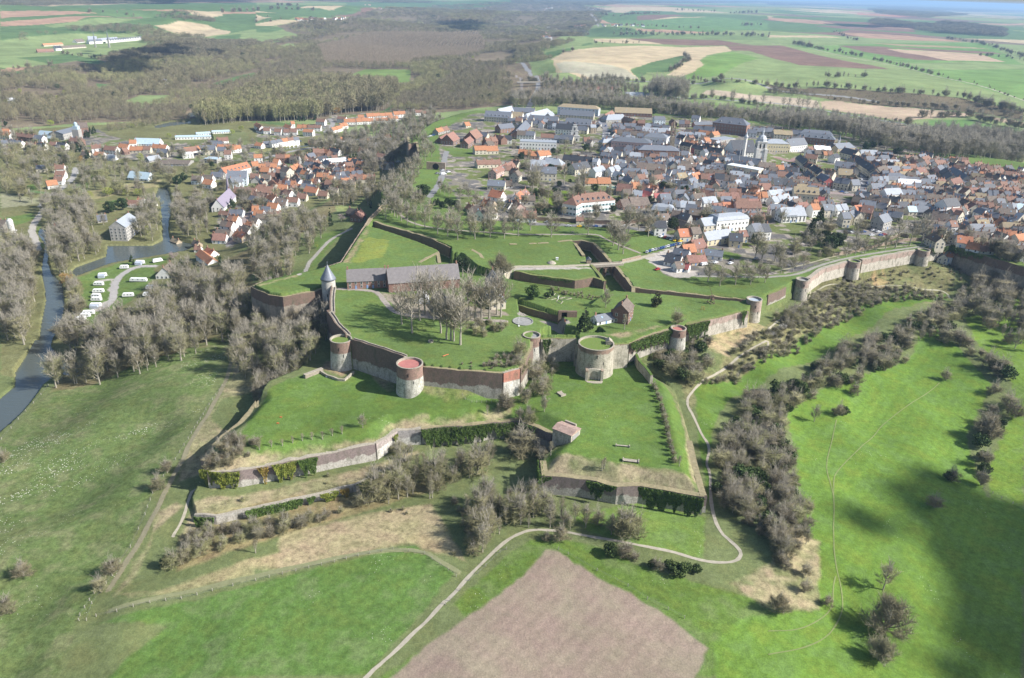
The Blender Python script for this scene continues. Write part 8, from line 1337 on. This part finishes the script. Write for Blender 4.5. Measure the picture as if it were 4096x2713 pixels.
# gate arch of the sunken court
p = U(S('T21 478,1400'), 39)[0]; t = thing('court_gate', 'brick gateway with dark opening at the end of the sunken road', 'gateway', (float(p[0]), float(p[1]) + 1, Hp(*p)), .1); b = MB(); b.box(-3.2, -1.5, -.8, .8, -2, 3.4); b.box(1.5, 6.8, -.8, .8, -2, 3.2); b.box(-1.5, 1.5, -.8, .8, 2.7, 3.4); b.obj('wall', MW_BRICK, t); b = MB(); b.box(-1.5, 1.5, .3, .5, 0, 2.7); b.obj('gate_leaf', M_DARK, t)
p = at('T21 365,862'); b = MB(); b.lathe([(3.2, -.2), (2.4, .7), (1.0, 1.4), (.1, 1.6)], 12); tag(b.obj('rubble_heap', M_COP, None, p), 'heap of pale rubble beside the approach road', 'rubble heap'); p = at('T21 415,832'); b = MB(); b.box(-.8, .8, -.6, .6, 0, 1.5); b.box(-.9, .9, -.7, .7, 1.5, 1.62); tag(b.obj('site_cabin', CP['white'], None, p), 'small white site box behind the rubble heap', 'box')
# tunnel arch under the avenue
p = at('T10 1660,1566'); t = thing('tunnel_arch', 'pale brick town gate arch under the avenue', 'gateway', p, -.1); b = MB(); b.box(-9, -3, -1, 1, -2, 7); b.box(3, 9, -1, 1, -2, 7); b.box(-3, 3, -1, 1, 4.5, 7); b.obj('wall', MW_PALE, t); b = MB(); b.lathe([(3.0, 0), (3.0, .4)], 20, capb=True); o = b.obj('arch_opening', M_DARK, t, (0, -.7, 3.0)); o.rotation_euler = (math.pi / 2, 0, 0)
# footbridge and road bridge
for nm, tx, z, w, lb in (('footbridge', 'T01 420,632 515,632', 4.4, 3.2, 'small flat bridge over the stream by the left road'), ('road_bridge', 'T20 50,760 320,758', 30, 9, 'flat road bridge crossing the main road far behind the town')):
    q = U(S(tx), z); m = q.mean(0); L = np.linalg.norm(q[1] - q[0]); an = math.atan2(*(q[1] - q[0])[::-1]); t = thing(nm, lb, 'bridge', (float(m[0]), float(m[1]), z), an); b = MB(); b.box(-L / 2, L / 2, -w / 2, w / 2, -.6, 0); b.obj('deck', M_GRT, t)
    for s in (-1, 1): b = MB(); b.box(-L / 2, L / 2, s * w / 2 - .1, s * w / 2 + .1, 0, .9); b.obj('railing', M_COP, t)
# people
def person(tx, lab, shirt, rz, arms=.25):
    p = at(tx); vs = [(0, 0, .95), (0, 0, 1.15), (0, .01, 1.42), (0, .02, 1.55), (0, .03, 1.68), (.10, 0, .9), (.13, .12, .5), (.12, -.02, .06), (.12, .14, .03), (-.10, 0, .9), (-.13, -.14, .5), (-.12, -.3, .08), (-.12, -.14, .03), (.2, 0, 1.42), (.27, -.1, 1.15), (.26, .08, .92), (-.2, 0, 1.42), (-.27, .1, 1.15), (-.26, .22, .94)]
    es = [(0, 1), (1, 2), (2, 3), (3, 4), (0, 5), (5, 6), (6, 7), (7, 8), (0, 9), (9, 10), (10, 11), (11, 12), (2, 13), (13, 14), (14, 15), (2, 16), (16, 17), (17, 18)]; rad = [.15, .14, .16, .06, .11, .1, .07, .05, .04, .1, .07, .05, .04, .07, .05, .04, .07, .05, .04]
    me = bpy.data.meshes.new('person'); me.from_pydata(vs, es, []); me.materials.append(shirt); o = link('person', me, None, p, rz); sk = o.modifiers.new('skin', 'SKIN'); 
    if not me.skin_vertices: me.attributes  # the modifier adds the layer
    for i, v in enumerate(me.skin_vertices[0].data if me.skin_vertices else []): v.radius = (rad[i], rad[i] * .8)
    o.modifiers.new('sub', 'SUBSURF').levels = 1; tag(o, lab, 'person')
M_BL = mat('cloth_dark_blue', (.05, .07, .13), .9); 
try:
    person('T21 1718,978', 'person in dark clothes walking on the gravel promenade, left of the pair', M_BL, .3); person('T21 1730,978', 'person in dark clothes walking on the gravel promenade, right of the pair', CP['grey'], .5); person('T21 1003,692', 'person walking on the path between promenade trees', M_BL, 1.2); person('T21 484,1455', 'person in orange standing by the sunken gateway', mat('cloth_orange', (.6, .18, .05), .9), 2)
except Exception as e: print('PERSON', e)
# ------------------------------------------------------------------ clouds overhead, whose shade falls on the land
M_CLOUD = mat('cloud_white', (.9, .9, .9), 1, .02)
def cloud(txt, base=720, r=(16, 30), sp=24, fill=1.0, seed=5, soft=50):
    rg = np.random.default_rng(seed); poly = GP(txt)[:, :2]; x0, y0 = poly.min(0) - soft; x1, y1 = poly.max(0) + soft; X, Y = np.meshgrid(np.arange(x0, x1, sp), np.arange(y0, y1, sp)); X = X.ravel() + rg.uniform(-.5, .5, X.size) * sp; Y = Y.ravel() + rg.uniform(-.5, .5, Y.size) * sp
    ins = inside(poly, X, Y); d = edge_dist(poly, X, Y); d = np.where(ins, d, -d); p = np.clip((d + soft) / (2 * soft), 0, 1) ** 1.3 * fill; m = rg.random(X.size) < p; X, Y, d = X[m], Y[m], d[m]
    k = 1.0 / math.tan(SUN_EL); hx, hy = SUN_DIR.x / math.hypot(SUN_DIR.x, SUN_DIR.y), SUN_DIR.y / math.hypot(SUN_DIR.x, SUN_DIR.y)
    import bmesh
    bm_ = bmesh.new(); bmesh.ops.create_icosphere(bm_, subdivisions=2, radius=1); bm_.verts.ensure_lookup_table(); V0 = np.array([v.co[:] for v in bm_.verts]); F0_ = np.array([[v.index for v in f.verts] for f in bm_.faces]); bm_.free()
    VV = []; FF = []
    for i, (x, y, dd) in enumerate(zip(X, Y, d)):
        s = rg.uniform(*r) * (.35 + .65 * min(1, max(0, (dd + soft) / (2.2 * soft)))); z = base + rg.uniform(0, 50) + max(0, min(dd, 80)) * .5; V = V0 * (1 + .18 * np.sin(V0[:, [1]] * 5 + i)) * [s, s, s * .7]; VV.append(V + [x + hx * k * (z - 10), y + hy * k * (z - 10), z]); FF.append(F0_ + i * len(V0))
    if VV: tag(link('cloud', bulk('cloud', np.concatenate(VV), np.concatenate(FF), M_CLOUD, smooth=True)), None, None, kind='structure')
cloud('D3 1500,20 1420,200 1320,400 1300,520 1560,640 1750,760 1900,950 2050,1100 2200,1200 2300,1568 2700,1568 2700,200 2250,300 2000,150 1800,20 1650,-60', fill=1.0, sp=17, r=(20, 32), soft=34)
cloud('T00 1000,560 1100,480 1500,450 1900,460 1900,510 1500,560 1100,600', r=(24, 42), sp=44, soft=110, seed=8, fill=.8); cloud('T10 1700,200 2060,190 2060,290 1700,295', r=(35, 60), sp=55, soft=80, seed=9); cloud('T00 780,600 950,560 1300,600 1230,700 950,700', r=(25, 45), sp=38, soft=50, seed=10); cloud('T00 600,0 2361,-5 2361,15 1600,30 700,35', r=(80, 150), sp=140, soft=200, seed=11); cloud('T30 300,205 900,230 1300,255 800,250', r=(40, 70), sp=60, soft=60, seed=12)
# ------------------------------------------------------------------ haze
b = MB(); b.box(-70000, 70000, -800, 75000, -8, 222); hz = b.mesh('haze', bpy.data.materials.new('haze_air')); m = hz.materials[0]; m.use_nodes = True; nt = m.node_tree; nt.nodes.remove(nt.nodes['Principled BSDF']); pv = nt.nodes.new('ShaderNodeVolumePrincipled'); pv.inputs['Color'].default_value = (.42, .66, 1.0, 1); pv.inputs['Density'].default_value = 6.5e-5; pv.inputs['Anisotropy'].default_value = .1
nt.links.new(pv.outputs[0], nt.nodes['Material Output'].inputs['Volume']); tag(link('haze', hz), None, None, kind='stuff')
